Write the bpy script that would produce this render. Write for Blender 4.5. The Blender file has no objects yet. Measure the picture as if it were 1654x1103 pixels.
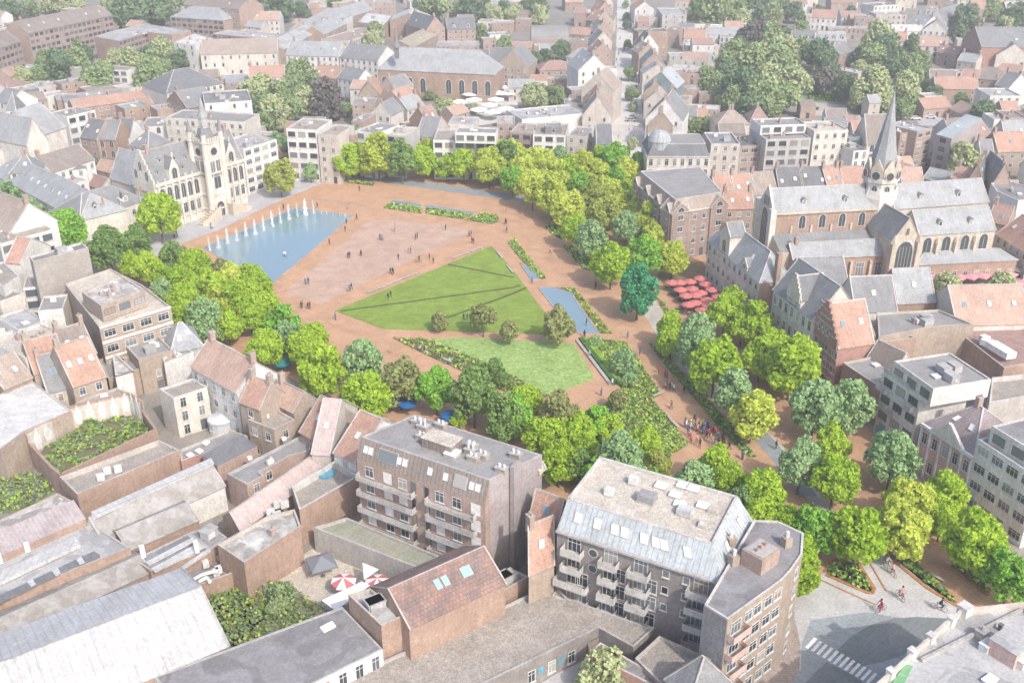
import bpy, math, random
import numpy as np
from mathutils import Vector, Matrix
R = math.radians
rnd = random.Random(7)
S = bpy.context.scene
COL = S.collection
# ---------------- camera
CAMH, FPX, PITCH = 100.0, 1667.0, R(26.0)
cd = bpy.data.cameras.new('camera'); cam = bpy.data.objects.new('camera', cd); COL.objects.link(cam)
cam.location = (0, 0, CAMH); cam.rotation_euler = (R(90) - PITCH, 0, 0)
cd.sensor_width = 36.0; cd.lens = 36.0 * FPX / 1654.0; cd.clip_start = 1.0; cd.clip_end = 9000.0
S.camera = cam
# ---------------- sky, sun, exposure
SUN_EL, SUN_AZ = R(43), R(147)          # azimuth clockwise from +Y
wd = bpy.data.worlds.new('World'); S.world = wd; wd.use_nodes = True
nt = wd.node_tree; bg = nt.nodes['Background']
sk = nt.nodes.new('ShaderNodeTexSky'); sk.sky_type = 'NISHITA'; sk.sun_disc = False
sk.sun_elevation = SUN_EL; sk.sun_rotation = SUN_AZ; sk.dust_density = 3.0; sk.air_density = 0.8; sk.ozone_density = 1.0
nt.links.new(sk.outputs[0], bg.inputs[0]); bg.inputs[1].default_value = 0.15
sl = bpy.data.lights.new('sun', 'SUN'); sl.energy = 1.85; sl.angle = R(0.6); sl.color = (1.0, 0.95, 0.87)
so = bpy.data.objects.new('sun', sl); COL.objects.link(so)
sd = Vector((math.sin(SUN_AZ) * math.cos(SUN_EL), math.cos(SUN_AZ) * math.cos(SUN_EL), math.sin(SUN_EL)))
so.rotation_euler = sd.to_track_quat('Z', 'Y').to_euler(); so.location = (0, 0, 400)
S.view_settings.view_transform = 'Standard'; S.view_settings.look = 'None'
S.view_settings.exposure = 0.94; S.view_settings.gamma = 1.0
try: S.cycles.max_bounces = 5; S.cycles.volume_bounces = 0; S.cycles.transparent_max_bounces = 6
except Exception: pass

# ---------------- projection of photo points onto level planes at a height
def ray(x, y):
    dx = (x - 827) / FPX; dy = -(y - 551.5) / FPX
    c, s = math.cos(PITCH), math.sin(PITCH)
    return Vector((dx, c + dy * s, -s + dy * c))
def W(x, y, h=0.0):
    d = ray(x, y); t = (h - CAMH) / d.z
    return Vector((d.x * t, d.y * t, h))
def PX(p):                               # world -> photo pixel
    v = Vector(p) - Vector((0, 0, CAMH)); c, s = math.cos(PITCH), math.sin(PITCH)
    z = v.y * c - v.z * s; u = v.y * s + v.z * c
    return 827 + FPX * v.x / z, 551.5 - FPX * u / z
TILE = {k + r: (x0, y0, 3.938) for k, x0 in zip('abcd', (0, 410, 820, 1234)) for r, y0 in zip('0123', (0, 270, 540, 823))}
TILE.update(T1=(200, 130, 6.892), T2=(200, 250, 6.892), T3=(1380, 130, 6.892), T4=(1180, 270, 6.892), T5=(1400, 270, 6.488),
            T6=(1120, 370, 6.892), V1=(0, 640, 6.892), V2=(240, 640, 6.892), V3=(0, 780, 6.892), V4=(200, 780, 6.892), V5=(400, 700, 6.892), U1=(560, 640, 4.594), U2=(880, 770, 3.938), U3=(1300, 520, 4.596), U4=(1220, 400, 5.804), F=(0, 0, 1.0))
def tp(tile, s):                         # "x,y x,y" in a detail view -> photo pixels
    x0, y0, k = TILE[tile]
    return [(x0 + float(a) / k, y0 + float(b) / k) for a, b in (q.split(',') for q in s.split())]

# ---------------- materials
MAT = {}; VEIL = [1]
def mat(name, c1, c2=None, pat='plain', rough=0.85, scale=0.6, amt=0.5, metal=0.0, line=0.25, sz=0.35):
    m = bpy.data.materials.new(name); m.use_nodes = True; MAT[name] = m
    n = m.node_tree.nodes; L = m.node_tree.links; b = n['Principled BSDF']
    b.inputs['Roughness'].default_value = rough; b.inputs['Metallic'].default_value = metal
    try: b.inputs['Specular IOR Level'].default_value = 0.35
    except Exception: pass
    if c2 is None: c2 = tuple(v * 0.72 for v in c1)
    if VEIL[0]: c1, c2 = (tuple((.94 * v + .06 * sum(c) / 3) + .10 * (1 - v) ** 2 for v in c) for c in (c1, c2))  # white haze veil put into the base colours: dark tones lifted, slightly greyed
    geo = n.new('ShaderNodeNewGeometry')
    def noise(sc, det=4, dist=0.0):
        t = n.new('ShaderNodeTexNoise'); t.inputs['Scale'].default_value = sc; t.inputs['Detail'].default_value = det
        t.inputs['Distortion'].default_value = dist
        L.new(geo.outputs['Position'], t.inputs['Vector']); return t
    def mix(fac, a, bb, mode='MIX'):
        x = n.new('ShaderNodeMix'); x.data_type = 'RGBA'; x.blend_type = mode
        if hasattr(fac, 'is_linked'): L.new(fac, x.inputs[0])
        else: x.inputs[0].default_value = fac
        for i, v in ((6, a), (7, bb)):
            if isinstance(v, tuple): x.inputs[i].default_value = (*v, 1)
            else: L.new(v, x.inputs[i])
        return x.outputs[2]
    def ramp(s, lo, hi):
        r = n.new('ShaderNodeMapRange'); r.inputs[1].default_value = lo; r.inputs[2].default_value = hi
        L.new(s, r.inputs[0]); return r.outputs[0]
    col = mix(ramp(noise(scale).outputs['Fac'], 0.5 - amt / 2, 0.5 + amt / 2), tuple(c1), tuple(c2))
    uv = n.new('ShaderNodeUVMap'); uv.uv_map = 'uv'
    if pat in ('brick', 'tile', 'slab', 'block'):
        bt = n.new('ShaderNodeTexBrick'); L.new(uv.outputs[0], bt.inputs['Vector'])
        bt.inputs['Scale'].default_value = 1.0
        bt.inputs['Brick Width'].default_value = sz * (1.0 if pat in ('tile', 'slab') else 2.6)
        bt.inputs['Row Height'].default_value = sz
        bt.inputs['Mortar Size'].default_value = sz * 0.09; bt.inputs['Mortar Smooth'].default_value = 0.3
        bt.inputs['Color1'].default_value = (1, 1, 1, 1); bt.inputs['Color2'].default_value = (0.72, 0.72, 0.72, 1)
        k = (0.45, 0.45, 0.45, 1) if pat == 'tile' else (1.25, 1.22, 1.15, 1) if pat == 'brick' else (0.7, 0.7, 0.7, 1)
        bt.inputs['Mortar'].default_value = k
        if pat == 'slab': bt.offset = 0.0
        col = mix(line * 2.2, col, bt.outputs['Color'], 'MULTIPLY')
    if pat in ('seam', 'corr'):
        sep = n.new('ShaderNodeSeparateXYZ'); L.new(uv.outputs[0], sep.inputs[0])
        f = n.new('ShaderNodeMath'); f.operation = 'FRACT'; mm = n.new('ShaderNodeMath'); mm.operation = 'DIVIDE'
        L.new(sep.outputs[0], mm.inputs[0]); mm.inputs[1].default_value = sz; L.new(mm.outputs[0], f.inputs[0])
        g = n.new('ShaderNodeMath'); g.operation = 'LESS_THAN'; L.new(f.outputs[0], g.inputs[0])
        g.inputs[1].default_value = 0.16 if pat == 'seam' else 0.5
        sc = n.new('ShaderNodeMath'); sc.operation = 'MULTIPLY'; L.new(g.outputs[0], sc.inputs[0]); sc.inputs[1].default_value = line
        col = mix(sc.outputs[0], col, tuple(v * 0.45 for v in c1))
    if pat == 'stain':
        r = ramp(noise(0.11, 3, 2.0).outputs['Fac'], 0.52, 0.535)
        col = mix(r, col, mix(0.5, tuple(c2), tuple(v * 0.6 for v in c1)))
    if pat == 'gravel':
        col = mix(ramp(noise(.5, 4, 1.5).outputs['Fac'], 0.3, 0.7), col, tuple(min(1, v * 1.18) for v in c1)); col = mix(ramp(noise(6.0, 6).outputs['Fac'], .4, .6), mix(1.0, col, (.8, .8, .8), 'MULTIPLY'), mix(1.0, col, (1.25, 1.24, 1.2), 'MULTIPLY'))
    if pat == 'grain':
        w_ = n.new('ShaderNodeMapping'); w_.inputs['Scale'].default_value = (.25, 1.6, 1); w_.inputs['Rotation'].default_value = (0, 0, .5); L.new(geo.outputs['Position'], w_.inputs[0])
        t_ = n.new('ShaderNodeTexNoise'); t_.inputs['Scale'].default_value = 1.6; t_.inputs['Detail'].default_value = 6; L.new(w_.outputs[0], t_.inputs[0])
        col = mix(.8, col, mix(ramp(t_.outputs['Fac'], .35, .65), (.84, .87, .8), (1.13, 1.11, 1.05)), 'MULTIPLY')
    if pat == 'patch':
        r = ramp(noise(0.45, 5, 0.6).outputs['Fac'], 0.47, 0.56); col = mix(r, col, tuple(c2))
    f2 = ramp(noise(2.6, 5, .4).outputs['Fac'], 0.3, 0.7)
    fine = mix(f2, (0.78, 0.77, 0.76), (1.12, 1.12, 1.12)); col = mix(0.9, col, fine, 'MULTIPLY')
    big = mix(ramp(noise(.22, 3, 1.0).outputs['Fac'], .35, .65), (.88, .87, .85), (1.06, 1.06, 1.06)); col = mix(.9, col, big, 'MULTIPLY')
    if pat in ('brick', 'plain', 'block') or pat in ('tile', 'seam') :             # rain streaks run down the face
        mp = n.new('ShaderNodeMapping'); mp.inputs['Scale'].default_value = (2.2, .22, 1); L.new(uv.outputs[0], mp.inputs[0])
        ts = n.new('ShaderNodeTexNoise'); ts.inputs['Scale'].default_value = 1.0; ts.inputs['Detail'].default_value = 4; L.new(mp.outputs[0], ts.inputs[0])
        st = mix(ramp(ts.outputs['Fac'], .38, .6), (.86, .85, .83), (1.03, 1.03, 1.03)); col = mix(.7, col, st, 'MULTIPLY')
    L.new(col, b.inputs['Base Color'])
    return m
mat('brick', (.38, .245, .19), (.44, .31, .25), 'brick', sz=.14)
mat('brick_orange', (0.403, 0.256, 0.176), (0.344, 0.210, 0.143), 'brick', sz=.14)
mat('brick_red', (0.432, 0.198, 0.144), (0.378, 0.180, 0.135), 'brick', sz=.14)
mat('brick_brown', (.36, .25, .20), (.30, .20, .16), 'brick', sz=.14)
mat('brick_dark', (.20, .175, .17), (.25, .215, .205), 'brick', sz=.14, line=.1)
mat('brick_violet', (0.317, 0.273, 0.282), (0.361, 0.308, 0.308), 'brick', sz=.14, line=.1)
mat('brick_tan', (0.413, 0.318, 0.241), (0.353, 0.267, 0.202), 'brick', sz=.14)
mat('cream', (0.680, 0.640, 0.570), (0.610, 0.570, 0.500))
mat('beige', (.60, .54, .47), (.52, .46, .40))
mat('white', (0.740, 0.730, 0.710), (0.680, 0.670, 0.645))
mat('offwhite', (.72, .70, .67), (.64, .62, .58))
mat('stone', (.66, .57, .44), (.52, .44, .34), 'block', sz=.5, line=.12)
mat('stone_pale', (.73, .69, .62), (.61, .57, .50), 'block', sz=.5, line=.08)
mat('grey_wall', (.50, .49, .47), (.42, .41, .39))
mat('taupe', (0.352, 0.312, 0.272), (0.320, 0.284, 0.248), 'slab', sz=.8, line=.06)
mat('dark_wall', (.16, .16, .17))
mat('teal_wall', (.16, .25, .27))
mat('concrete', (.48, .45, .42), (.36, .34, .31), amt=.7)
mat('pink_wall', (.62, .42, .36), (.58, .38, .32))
# roofs
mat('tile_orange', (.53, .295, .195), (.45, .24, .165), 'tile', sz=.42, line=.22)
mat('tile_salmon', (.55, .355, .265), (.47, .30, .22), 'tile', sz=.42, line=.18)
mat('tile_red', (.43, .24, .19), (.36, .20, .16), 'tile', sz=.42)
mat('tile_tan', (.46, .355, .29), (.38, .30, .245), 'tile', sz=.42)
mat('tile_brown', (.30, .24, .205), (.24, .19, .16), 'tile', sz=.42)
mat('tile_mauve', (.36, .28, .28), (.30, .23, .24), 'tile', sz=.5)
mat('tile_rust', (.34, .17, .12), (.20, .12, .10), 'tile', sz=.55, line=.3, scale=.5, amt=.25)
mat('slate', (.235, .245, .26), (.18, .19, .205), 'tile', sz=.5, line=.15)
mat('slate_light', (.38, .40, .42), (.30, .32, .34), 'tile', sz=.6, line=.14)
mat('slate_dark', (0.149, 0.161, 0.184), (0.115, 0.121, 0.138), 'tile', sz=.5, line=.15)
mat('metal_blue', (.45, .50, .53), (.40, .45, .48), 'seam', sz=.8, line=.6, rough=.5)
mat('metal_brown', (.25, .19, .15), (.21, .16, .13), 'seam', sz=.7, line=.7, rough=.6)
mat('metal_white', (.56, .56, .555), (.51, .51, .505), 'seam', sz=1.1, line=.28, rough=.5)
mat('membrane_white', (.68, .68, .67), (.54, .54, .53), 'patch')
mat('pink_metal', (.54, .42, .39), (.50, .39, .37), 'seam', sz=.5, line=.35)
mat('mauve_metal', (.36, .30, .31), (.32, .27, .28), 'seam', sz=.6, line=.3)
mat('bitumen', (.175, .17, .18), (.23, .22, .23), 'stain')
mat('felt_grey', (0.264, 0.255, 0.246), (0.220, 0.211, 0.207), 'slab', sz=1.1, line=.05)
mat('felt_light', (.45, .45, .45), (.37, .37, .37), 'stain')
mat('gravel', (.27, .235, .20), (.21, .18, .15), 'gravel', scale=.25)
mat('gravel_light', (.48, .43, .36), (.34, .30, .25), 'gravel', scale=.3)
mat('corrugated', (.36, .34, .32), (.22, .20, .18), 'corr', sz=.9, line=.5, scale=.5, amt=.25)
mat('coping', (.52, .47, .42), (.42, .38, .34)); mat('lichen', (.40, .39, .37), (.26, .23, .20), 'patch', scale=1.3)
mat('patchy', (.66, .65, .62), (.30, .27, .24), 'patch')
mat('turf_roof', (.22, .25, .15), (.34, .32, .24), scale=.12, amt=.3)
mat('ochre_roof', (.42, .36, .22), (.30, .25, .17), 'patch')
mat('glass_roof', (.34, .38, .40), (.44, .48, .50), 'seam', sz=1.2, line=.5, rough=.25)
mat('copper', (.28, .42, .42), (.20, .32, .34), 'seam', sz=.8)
# trims
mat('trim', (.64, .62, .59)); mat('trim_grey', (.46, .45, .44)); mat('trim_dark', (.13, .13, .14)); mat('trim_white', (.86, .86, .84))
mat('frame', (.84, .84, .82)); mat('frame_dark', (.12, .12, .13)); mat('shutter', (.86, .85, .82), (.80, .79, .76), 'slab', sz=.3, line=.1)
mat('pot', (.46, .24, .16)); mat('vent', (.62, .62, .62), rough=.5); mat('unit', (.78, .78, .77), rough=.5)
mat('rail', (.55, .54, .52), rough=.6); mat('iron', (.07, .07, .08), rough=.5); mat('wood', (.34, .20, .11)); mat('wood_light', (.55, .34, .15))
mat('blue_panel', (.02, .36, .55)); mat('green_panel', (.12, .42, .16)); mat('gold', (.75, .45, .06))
def simple(name, c, rough=.5, metal=0, spec=.5, alpha=None):
    m = bpy.data.materials.new(name); m.use_nodes = True; b = m.node_tree.nodes['Principled BSDF']; MAT[name] = m
    b.inputs['Base Color'].default_value = (*c, 1); b.inputs['Roughness'].default_value = rough; b.inputs['Metallic'].default_value = metal
    b.inputs['Specular IOR Level'].default_value = spec
    if alpha is not None: b.inputs['Alpha'].default_value = alpha
    return m
simple('pane', (.06, .075, .09), .12)
def vary_pane():
    m = MAT['pane']; n = m.node_tree.nodes; L = m.node_tree.links; oi = n.new('ShaderNodeObjectInfo'); r = n.new('ShaderNodeValToRGB'); r.color_ramp.interpolation = 'CONSTANT'
    for i, (p, c) in enumerate(((0, (.05, .06, .07, 1)), (.34, (.10, .12, .135, 1)), (.58, (.17, .19, .20, 1)), (.84, (.36, .35, .33, 1)), (.90, (.03, .035, .045, 1)), (.95, (.30, .25, .21, 1)))):
        e = r.color_ramp.elements[i] if i < 2 else r.color_ramp.elements.new(p); e.position = p; e.color = c
    L.new(oi.outputs['Random'], r.inputs[0]); L.new(r.outputs[0], n['Principled BSDF'].inputs['Base Color'])
vary_pane(); simple('pane_dark', (.07, .08, .09), .15); simple('pane_blue', (.16, .25, .33), .12); simple('skypane', (.70, .74, .76), .12, spec=.8)
simple('skypane_white', (.86, .87, .86), .3)

VEIL[0] = 0
# ---------------- mesh builder
class MB:
    def __init__(s): s.v = []; s.f = []; s.m = []
    def face(s, pts, m=0):
        i = len(s.v); s.v += [tuple(p) for p in pts]; s.f.append(tuple(range(i, i + len(pts)))); s.m.append(m)
    def hexa(s, b, t, m=0, mt=None):                       # bottom ring, top ring (same count, CCW from above)
        n = len(b)
        for i in range(n): s.face([b[i], b[(i + 1) % n], t[(i + 1) % n], t[i]], m)
        s.face(t, m if mt is None else mt); s.face(b[::-1], m)
    def box(s, c, d, rz=0.0, m=0):                         # c = centre of the bottom face
        cs, sn = math.cos(rz), math.sin(rz); q = []
        for x, y in ((-1, -1), (1, -1), (1, 1), (-1, 1)):
            a, b = x * d[0] / 2, y * d[1] / 2; q.append((c[0] + a * cs - b * sn, c[1] + a * sn + b * cs))
        s.hexa([(*p, c[2]) for p in q], [(*p, c[2] + d[2]) for p in q], m)
    def slab(s, q, t, m=0, me=None):                       # polygon with thickness t below it
        q = [Vector(p) for p in q]; n = (q[1] - q[0]).cross(q[2] - q[1]).normalized()
        if n.z < 0: q = q[::-1]; n = -n
        b = [p - n * t for p in q]; k = len(q); me = m if me is None else me
        s.face(q, m); s.face(b[::-1], me)
        for i in range(k): s.face([b[i], b[(i + 1) % k], q[(i + 1) % k], q[i]], me)
    def beam(s, a, b, w, h, m=0):                          # bar from a to b, h up from the line
        a, b = Vector(a), Vector(b); d = (b - a); 
        if d.length < 1e-4: return
        d.normalize(); side = d.cross(Vector((0, 0, 1)))
        side = Vector((1, 0, 0)) if side.length < 1e-3 else side.normalized(); up = side.cross(d) 
        o = [-side * w / 2, side * w / 2, side * w / 2 + up * h, -side * w / 2 + up * h]
        A = [a + x for x in o]; B = [b + x for x in o]
        for i in range(4): s.face([A[i], B[i], B[(i + 1) % 4], A[(i + 1) % 4]], m)
        s.face(A, m); s.face(B[::-1], m)
    def tube(s, a, b, r0, r1, n=8, m=0, cap=True):
        a, b = Vector(a), Vector(b); d = (b - a).normalized()
        x = d.orthogonal().normalized(); y = d.cross(x)
        A = [a + (x * math.cos(2 * math.pi * i / n) + y * math.sin(2 * math.pi * i / n)) * r0 for i in range(n)]
        B = [b + (x * math.cos(2 * math.pi * i / n) + y * math.sin(2 * math.pi * i / n)) * r1 for i in range(n)]
        for i in range(n): s.face([A[i], A[(i + 1) % n], B[(i + 1) % n], B[i]], m)
        if cap: s.face(A[::-1], m); s.face(B, m)
    def lathe(s, c, prof, n=12, m=0, rot=0.0):             # prof: (r, z) list
        c = Vector(c)
        ring = lambda r, z: [c + Vector((r * math.cos(rot + 2 * math.pi * i / n), r * math.sin(rot + 2 * math.pi * i / n), z)) for i in range(n)]
        for (r0, z0), (r1, z1) in zip(prof, prof[1:]):
            A, B = ring(r0, z0), ring(r1, z1)
            for i in range(n):
                j = (i + 1) % n
                if r1 < 1e-4: s.face([A[i], A[j], B[i]], m)
                elif r0 < 1e-4: s.face([A[i], B[j], B[i]], m)
                else: s.face([A[i], A[j], B[j], B[i]], m)
    def mesh(s, name, mats, off=(0, 0, 0), smooth=False):
        off = Vector(off); me = bpy.data.meshes.new(name)
        me.from_pydata([tuple(Vector(p) - off) for p in s.v], [], s.f)
        for m in mats: me.materials.append(MAT[m] if isinstance(m, str) else m)
        me.polygons.foreach_set('material_index', s.m)
        uvl = me.uv_layers.new(name='uv'); uvs = []
        for f in s.f:                                      # metric uv in the plane of each face
            P = [Vector(s.v[i]) for i in f]
            n = (P[1] - P[0]).cross(P[2] - P[1])
            if n.length < 1e-9 and len(P) > 3: n = (P[2] - P[0]).cross(P[3] - P[2])
            if n.length < 1e-9: n = Vector((0, 0, 1))
            n.normalize()
            if abs(n.z) > .999:
                e = P[1] - P[0]; e.z = 0; u = e.normalized() if e.length > 1e-6 else Vector((1, 0, 0))
                if getattr(s, 'axis', None) is not None: u = s.axis
            else: u = Vector((0, 0, 1)).cross(n).normalized()
            v = n.cross(u)
            for p in P: uvs += [p.dot(u), p.dot(v)]
        uvl.data.foreach_set('uv', uvs)
        if smooth: me.polygons.foreach_set('use_smooth', [True] * len(s.f))
        me.update(); return me
    def build(s, name, mats, parent=None, off=None, smooth=False):
        if isinstance(mats, str): mats = [mats]
        if off is None: off = parent['_b'] if parent is not None and '_b' in parent else (0, 0, 0)
        o = bpy.data.objects.new(name, s.mesh(name, mats, off, smooth)); COL.objects.link(o)
        if parent is not None: o.parent = parent
        elif Vector(off).length > 0: o.location = off
        return o
def thing(name, label, cat, loc=(0, 0, 0), rz=0, group=None):
    o = bpy.data.objects.new(name, None); COL.objects.link(o); o.location = loc; o.rotation_euler = (0, 0, rz)
    o.empty_display_size = .5; o['category'] = cat; o['_b'] = tuple(loc)
    if label: o['label'] = label
    if group: o['group'] = group
    return o
def tag(o, label=None, cat=None, group=None, kind=None):
    for k, v in (('label', label), ('category', cat), ('group', group), ('kind', kind)):
        if v: o[k] = v
    return o
def dup(root, loc, rz=0, sc=None, label=None, group=None):
    r = root.copy(); COL.objects.link(r); r.location = loc; r.rotation_euler = (0, 0, rz)
    if sc is not None: r.scale = sc if hasattr(sc, '__len__') else (sc, sc, sc)
    if label: r['label'] = label
    if group: r['group'] = group
    def kids(a, b):
        for ch in a.children:
            c = ch.copy(); COL.objects.link(c); c.parent = b; kids(ch, c)
    kids(root, r); return r

# ---------------- windows: shared unit meshes
WIN = {}
def win_mesh(kind, w, h):
    w = round(w * 5) / 5; h = round(h * 5) / 5; key = (kind, w, h)
    if key in WIN: return WIN[key]
    b = MB(); f = .09; d = .07
    def ring(x0, x1, z0, z1, f, y0=-d, m=0):
        b.box((x0 + f / 2, y0 / 2, z0), (f, -y0, z1 - z0), 0, m); b.box((x1 - f / 2, y0 / 2, z0), (f, -y0, z1 - z0), 0, m)
        b.box(((x0 + x1) / 2, y0 / 2, z0), (x1 - x0 - 2 * f, -y0, f), 0, m); b.box(((x0 + x1) / 2, y0 / 2, z1 - f), (x1 - x0 - 2 * f, -y0, f), 0, m)
    if kind == 'blind':
        b.box((0, -.03, 0), (w, .06, h), 0, 1); ring(-w / 2, w / 2, -.05, h + .05, .08)
        fr, gl = 'frame', 'shutter'
    elif kind == 'arch':
        n = 6; hs = h - w * .62; pts = [(-w / 2, 0), (w / 2, 0)] + [(w / 2 * math.cos(t), hs + w * .62 * math.sin(t)) for t in [math.pi * i / n for i in range(n + 1)]]
        b.face([(x, -.05, z) for x, z in pts], 1)
        o = [(x * 1.25, z * 1.05 if z > 0 else -.15) for x, z in pts]
        k = len(pts)
        for i in range(k):
            j = (i + 1) % k; b.face([(o[i][0], -d, o[i][1]), (o[j][0], -d, o[j][1]), (pts[j][0], -d, pts[j][1]), (pts[i][0], -d, pts[i][1])], 0)
            b.face([(o[i][0], 0, o[i][1]), (o[j][0], 0, o[j][1]), (o[j][0], -d, o[j][1]), (o[i][0], -d, o[i][1])], 0)
        for i in (range(1, max(2, int(w / .8)))):
            b.box((-w / 2 + i * w / max(2, int(w / .8)), -.08, 0), (.08, .05, hs + w * .3), 0, 0)
        fr, gl = 'trim', 'pane_dark'
    elif kind == 'round':
        b.lathe((0, 0, 0), [(w / 2, 0)] * 1, 12)
        n = 14; c = [(w / 2 * math.cos(2 * math.pi * i / n), w / 2 + w / 2 * math.sin(2 * math.pi * i / n)) for i in range(n)]
        o = [(x * 1.2, (z - w / 2) * 1.2 + w / 2) for x, z in c]
        b.face([(x, -.05, z) for x, z in c], 1)
        for i in range(n):
            j = (i + 1) % n; b.face([(o[i][0], -.09, o[i][1]), (o[j][0], -.09, o[j][1]), (c[j][0], -.09, c[j][1]), (c[i][0], -.09, c[i][1])], 0)
            b.face([(o[i][0], 0, o[i][1]), (o[j][0], 0, o[j][1]), (o[j][0], -.09, o[j][1]), (o[i][0], -.09, o[i][1])], 0)
        fr, gl = 'trim', 'pane_dark'
    else:
        b.box((0, -.02, 0), (w, .04, h), 0, 1); ring(-w / 2, w / 2, 0, h, f)
        k = max(1, round(w / .75)) if kind != 'plain' else 1
        for i in range(1, k): b.box((-w / 2 + i * w / k, -.03, f), (.06, .06, h - 2 * f), 0, 0)
        if h > 1.5 and kind != 'dark': b.box((0, -.035, h * .68), (w - 2 * f, .06, .06), 0, 0)
        b.box((0, -.09, -.12), (w + .2, .18, .1), 0, 2)
        fr, gl = ('frame_dark', 'pane') if kind == 'dark' else ('frame', 'pane')
    WIN[key] = b.mesh('window', [fr, gl, 'trim']); return WIN[key]
NWIN = [0]
def put_win(T, p, n, kind, w, h, name='window'):
    o = bpy.data.objects.new(name, win_mesh(kind, w, h)); COL.objects.link(o); o.parent = T
    o.location = Vector(p) - Vector(T['_b']); o.rotation_euler = (0, 0, math.atan2(n[0], -n[1])); NWIN[0] += 1
    return o
WK = {  # kind: (mesh kind, width, height, spacing)
 'n': ('n', 1.1, 1.7, 2.7), 't': ('n', 1.1, 2.2, 2.3), 's': ('n', 2.4, 1.5, 3.0), 'd': ('dark', 1.2, 1.7, 2.7), 'D': ('dark', 2.4, 1.6, 3.2),
 'a': ('arch', 1.2, 2.2, 3.0), 'A': ('arch', 2.2, 6.0, 5.2), 'w': ('n', 1.5, 1.5, 4.0), 'b': ('blind', 1.4, 1.7, 3.4), 'q': ('n', 1.0, 1.5, 3.6)}
def facade(T, A, B, z0, z1, k, cen, rows=None, cols=None, flr=3.1, door=True, skip=0.0):
    A = Vector((A[0], A[1])); B = Vector((B[0], B[1])); e = B - A; L = e.length
    if L < 1.6 or z1 - z0 < 2.2: return
    n = Vector((e.y, -e.x)) / L; mid = (A + B) / 2
    if n.dot(mid - Vector((cen[0], cen[1]))) < 0: n = -n
    if n.dot(-mid) < 0: return
    kind, w, h, sp = WK[k]
    if rows is None: rows = max(1, round((z1 - z0) / flr))
    if cols is None: cols = max(1, int(L / sp)); skip = skip or (.22 if k == 'q' else 0)
    fh = (z1 - z0) / rows; h = min(h, fh * .72)
    for r in range(rows):
        for c in range(cols):
            if skip and rnd.random() < skip: continue
            p = A + e * ((c + .5) / cols); q = (p.x + n.x * .012, p.y + n.y * .012, z0 + r * fh + (fh - h) * .5)
            if r == 0 and c == cols // 2 and door and z0 < .5:
                put_win(T, (q[0], q[1], z0 + .15), n, 'dark', 1.2, 2.2, 'door'); continue
            put_win(T, q, n, kind, w, h)
# ---------------- buildings
V2 = lambda p: Vector((p[0], p[1]))
def area(P): return sum(P[i][0] * P[(i + 1) % len(P)][1] - P[(i + 1) % len(P)][0] * P[i][1] for i in range(len(P))) / 2
def inset(P, t):
    n = len(P); s = 1 if area(P) > 0 else -1; out = []
    for i in range(n):
        a, b, c = (Vector((q[0], q[1])) for q in (P[i - 1], P[i], P[(i + 1) % n]))
        e0 = (b - a).normalized(); e1 = (c - b).normalized()
        n0 = Vector((-e0.y, e0.x)) * s; n1 = Vector((-e1.y, e1.x)) * s
        m = n0 + n1; m = m.normalized() if m.length > .05 else n0
        k = max(.35, m.dot(n0)); out.append(b + m * (t / k))
    return out
def lift(P, z): return [(p[0], p[1], z) for p in P]
def chimney(T, x, y, z, rz, wallm, h=1.5):
    b = MB(); b.box((x, y, z - 1.2), (.8, 1.1, h + 1.2), rz); b.box((x, y, z + h), (.95, 1.25, .12), rz, 1)
    for k in (-.28, .28):
        px, py = x - k * math.sin(rz), y + k * math.cos(rz); b.tube((px, py, z + h + .12), (px, py, z + h + .55), .14, .12, 6, 2)
    b.build('chimney', [wallm if wallm.startswith('brick') else 'brick', 'trim_grey', 'pot'], T)
def skylight(T, p, u, v, w=.95, h=1.3, m='skypane'):
    # p on slope, u along eave, v up slope
    u = Vector(u).normalized(); v = Vector(v).normalized(); n = u.cross(v)
    if n.z < 0: n = -n
    b = MB(); p = Vector(p) + n * .06
    q = lambda a, c, d=0: p + u * a + v * c + n * d
    b.slab([q(-w / 2, -h / 2, .08), q(w / 2, -h / 2, .08), q(w / 2, h / 2, .08), q(-w / 2, h / 2, .08)], .16, 0)
    i = .1; b.slab([q(-w / 2 + i, -h / 2 + i, .11), q(w / 2 - i, -h / 2 + i, .11), q(w / 2 - i, h / 2 - i, .11), q(-w / 2 + i, h / 2 - i, .11)], .02, 1)
    b.build('skylight', ['trim_grey', m], T)
def dormer(T, p, u, v, w=1.5, h=1.5, rm='slate', wm='white'):
    # p on the slope at dormer foot centre; u along eave, outward horizontal = -v_h
    u = Vector((u[0], u[1], 0)).normalized(); vh = Vector((v[0], v[1], 0)); sl = v[2] / vh.length; vh.normalize()
    p = Vector(p); dep = h / max(.3, sl); b = MB()
    F = [p - u * w / 2, p + u * w / 2]; up = Vector((0, 0, h))
    bk = vh * dep
    b.face([F[0], F[1], F[1] + up, F[0] + up], 1)
    b.face([F[0], F[0] + up, F[0] + up + bk], 1); b.face([F[1], F[1] + up + bk, F[1] + up], 1)
    r = Vector((0, 0, w * .45)); m0 = p + up + r - vh * .2; m1 = p + up + r + vh * (dep + w * .45 / max(.3, sl))
    b.slab([F[0] + up - u * .12 - vh * .2, m0, m1, F[0] + up + bk - u * .12], .07, 0)
    b.slab([F[1] + up + u * .12 - vh * .2, m0, m1, F[1] + up + bk + u * .12], .07, 0)
    b.face([F[0] + up, F[1] + up, p + up + r], 1)
    o = -vh * .03; b.face([p - u * w * .32 + o + up * .12, p + u * w * .32 + o + up * .12, p + u * w * .32 + o + up * .92, p - u * w * .32 + o + up * .92], 2)
    b.build('dormer', [rm, wm, 'pane'], T)
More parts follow.
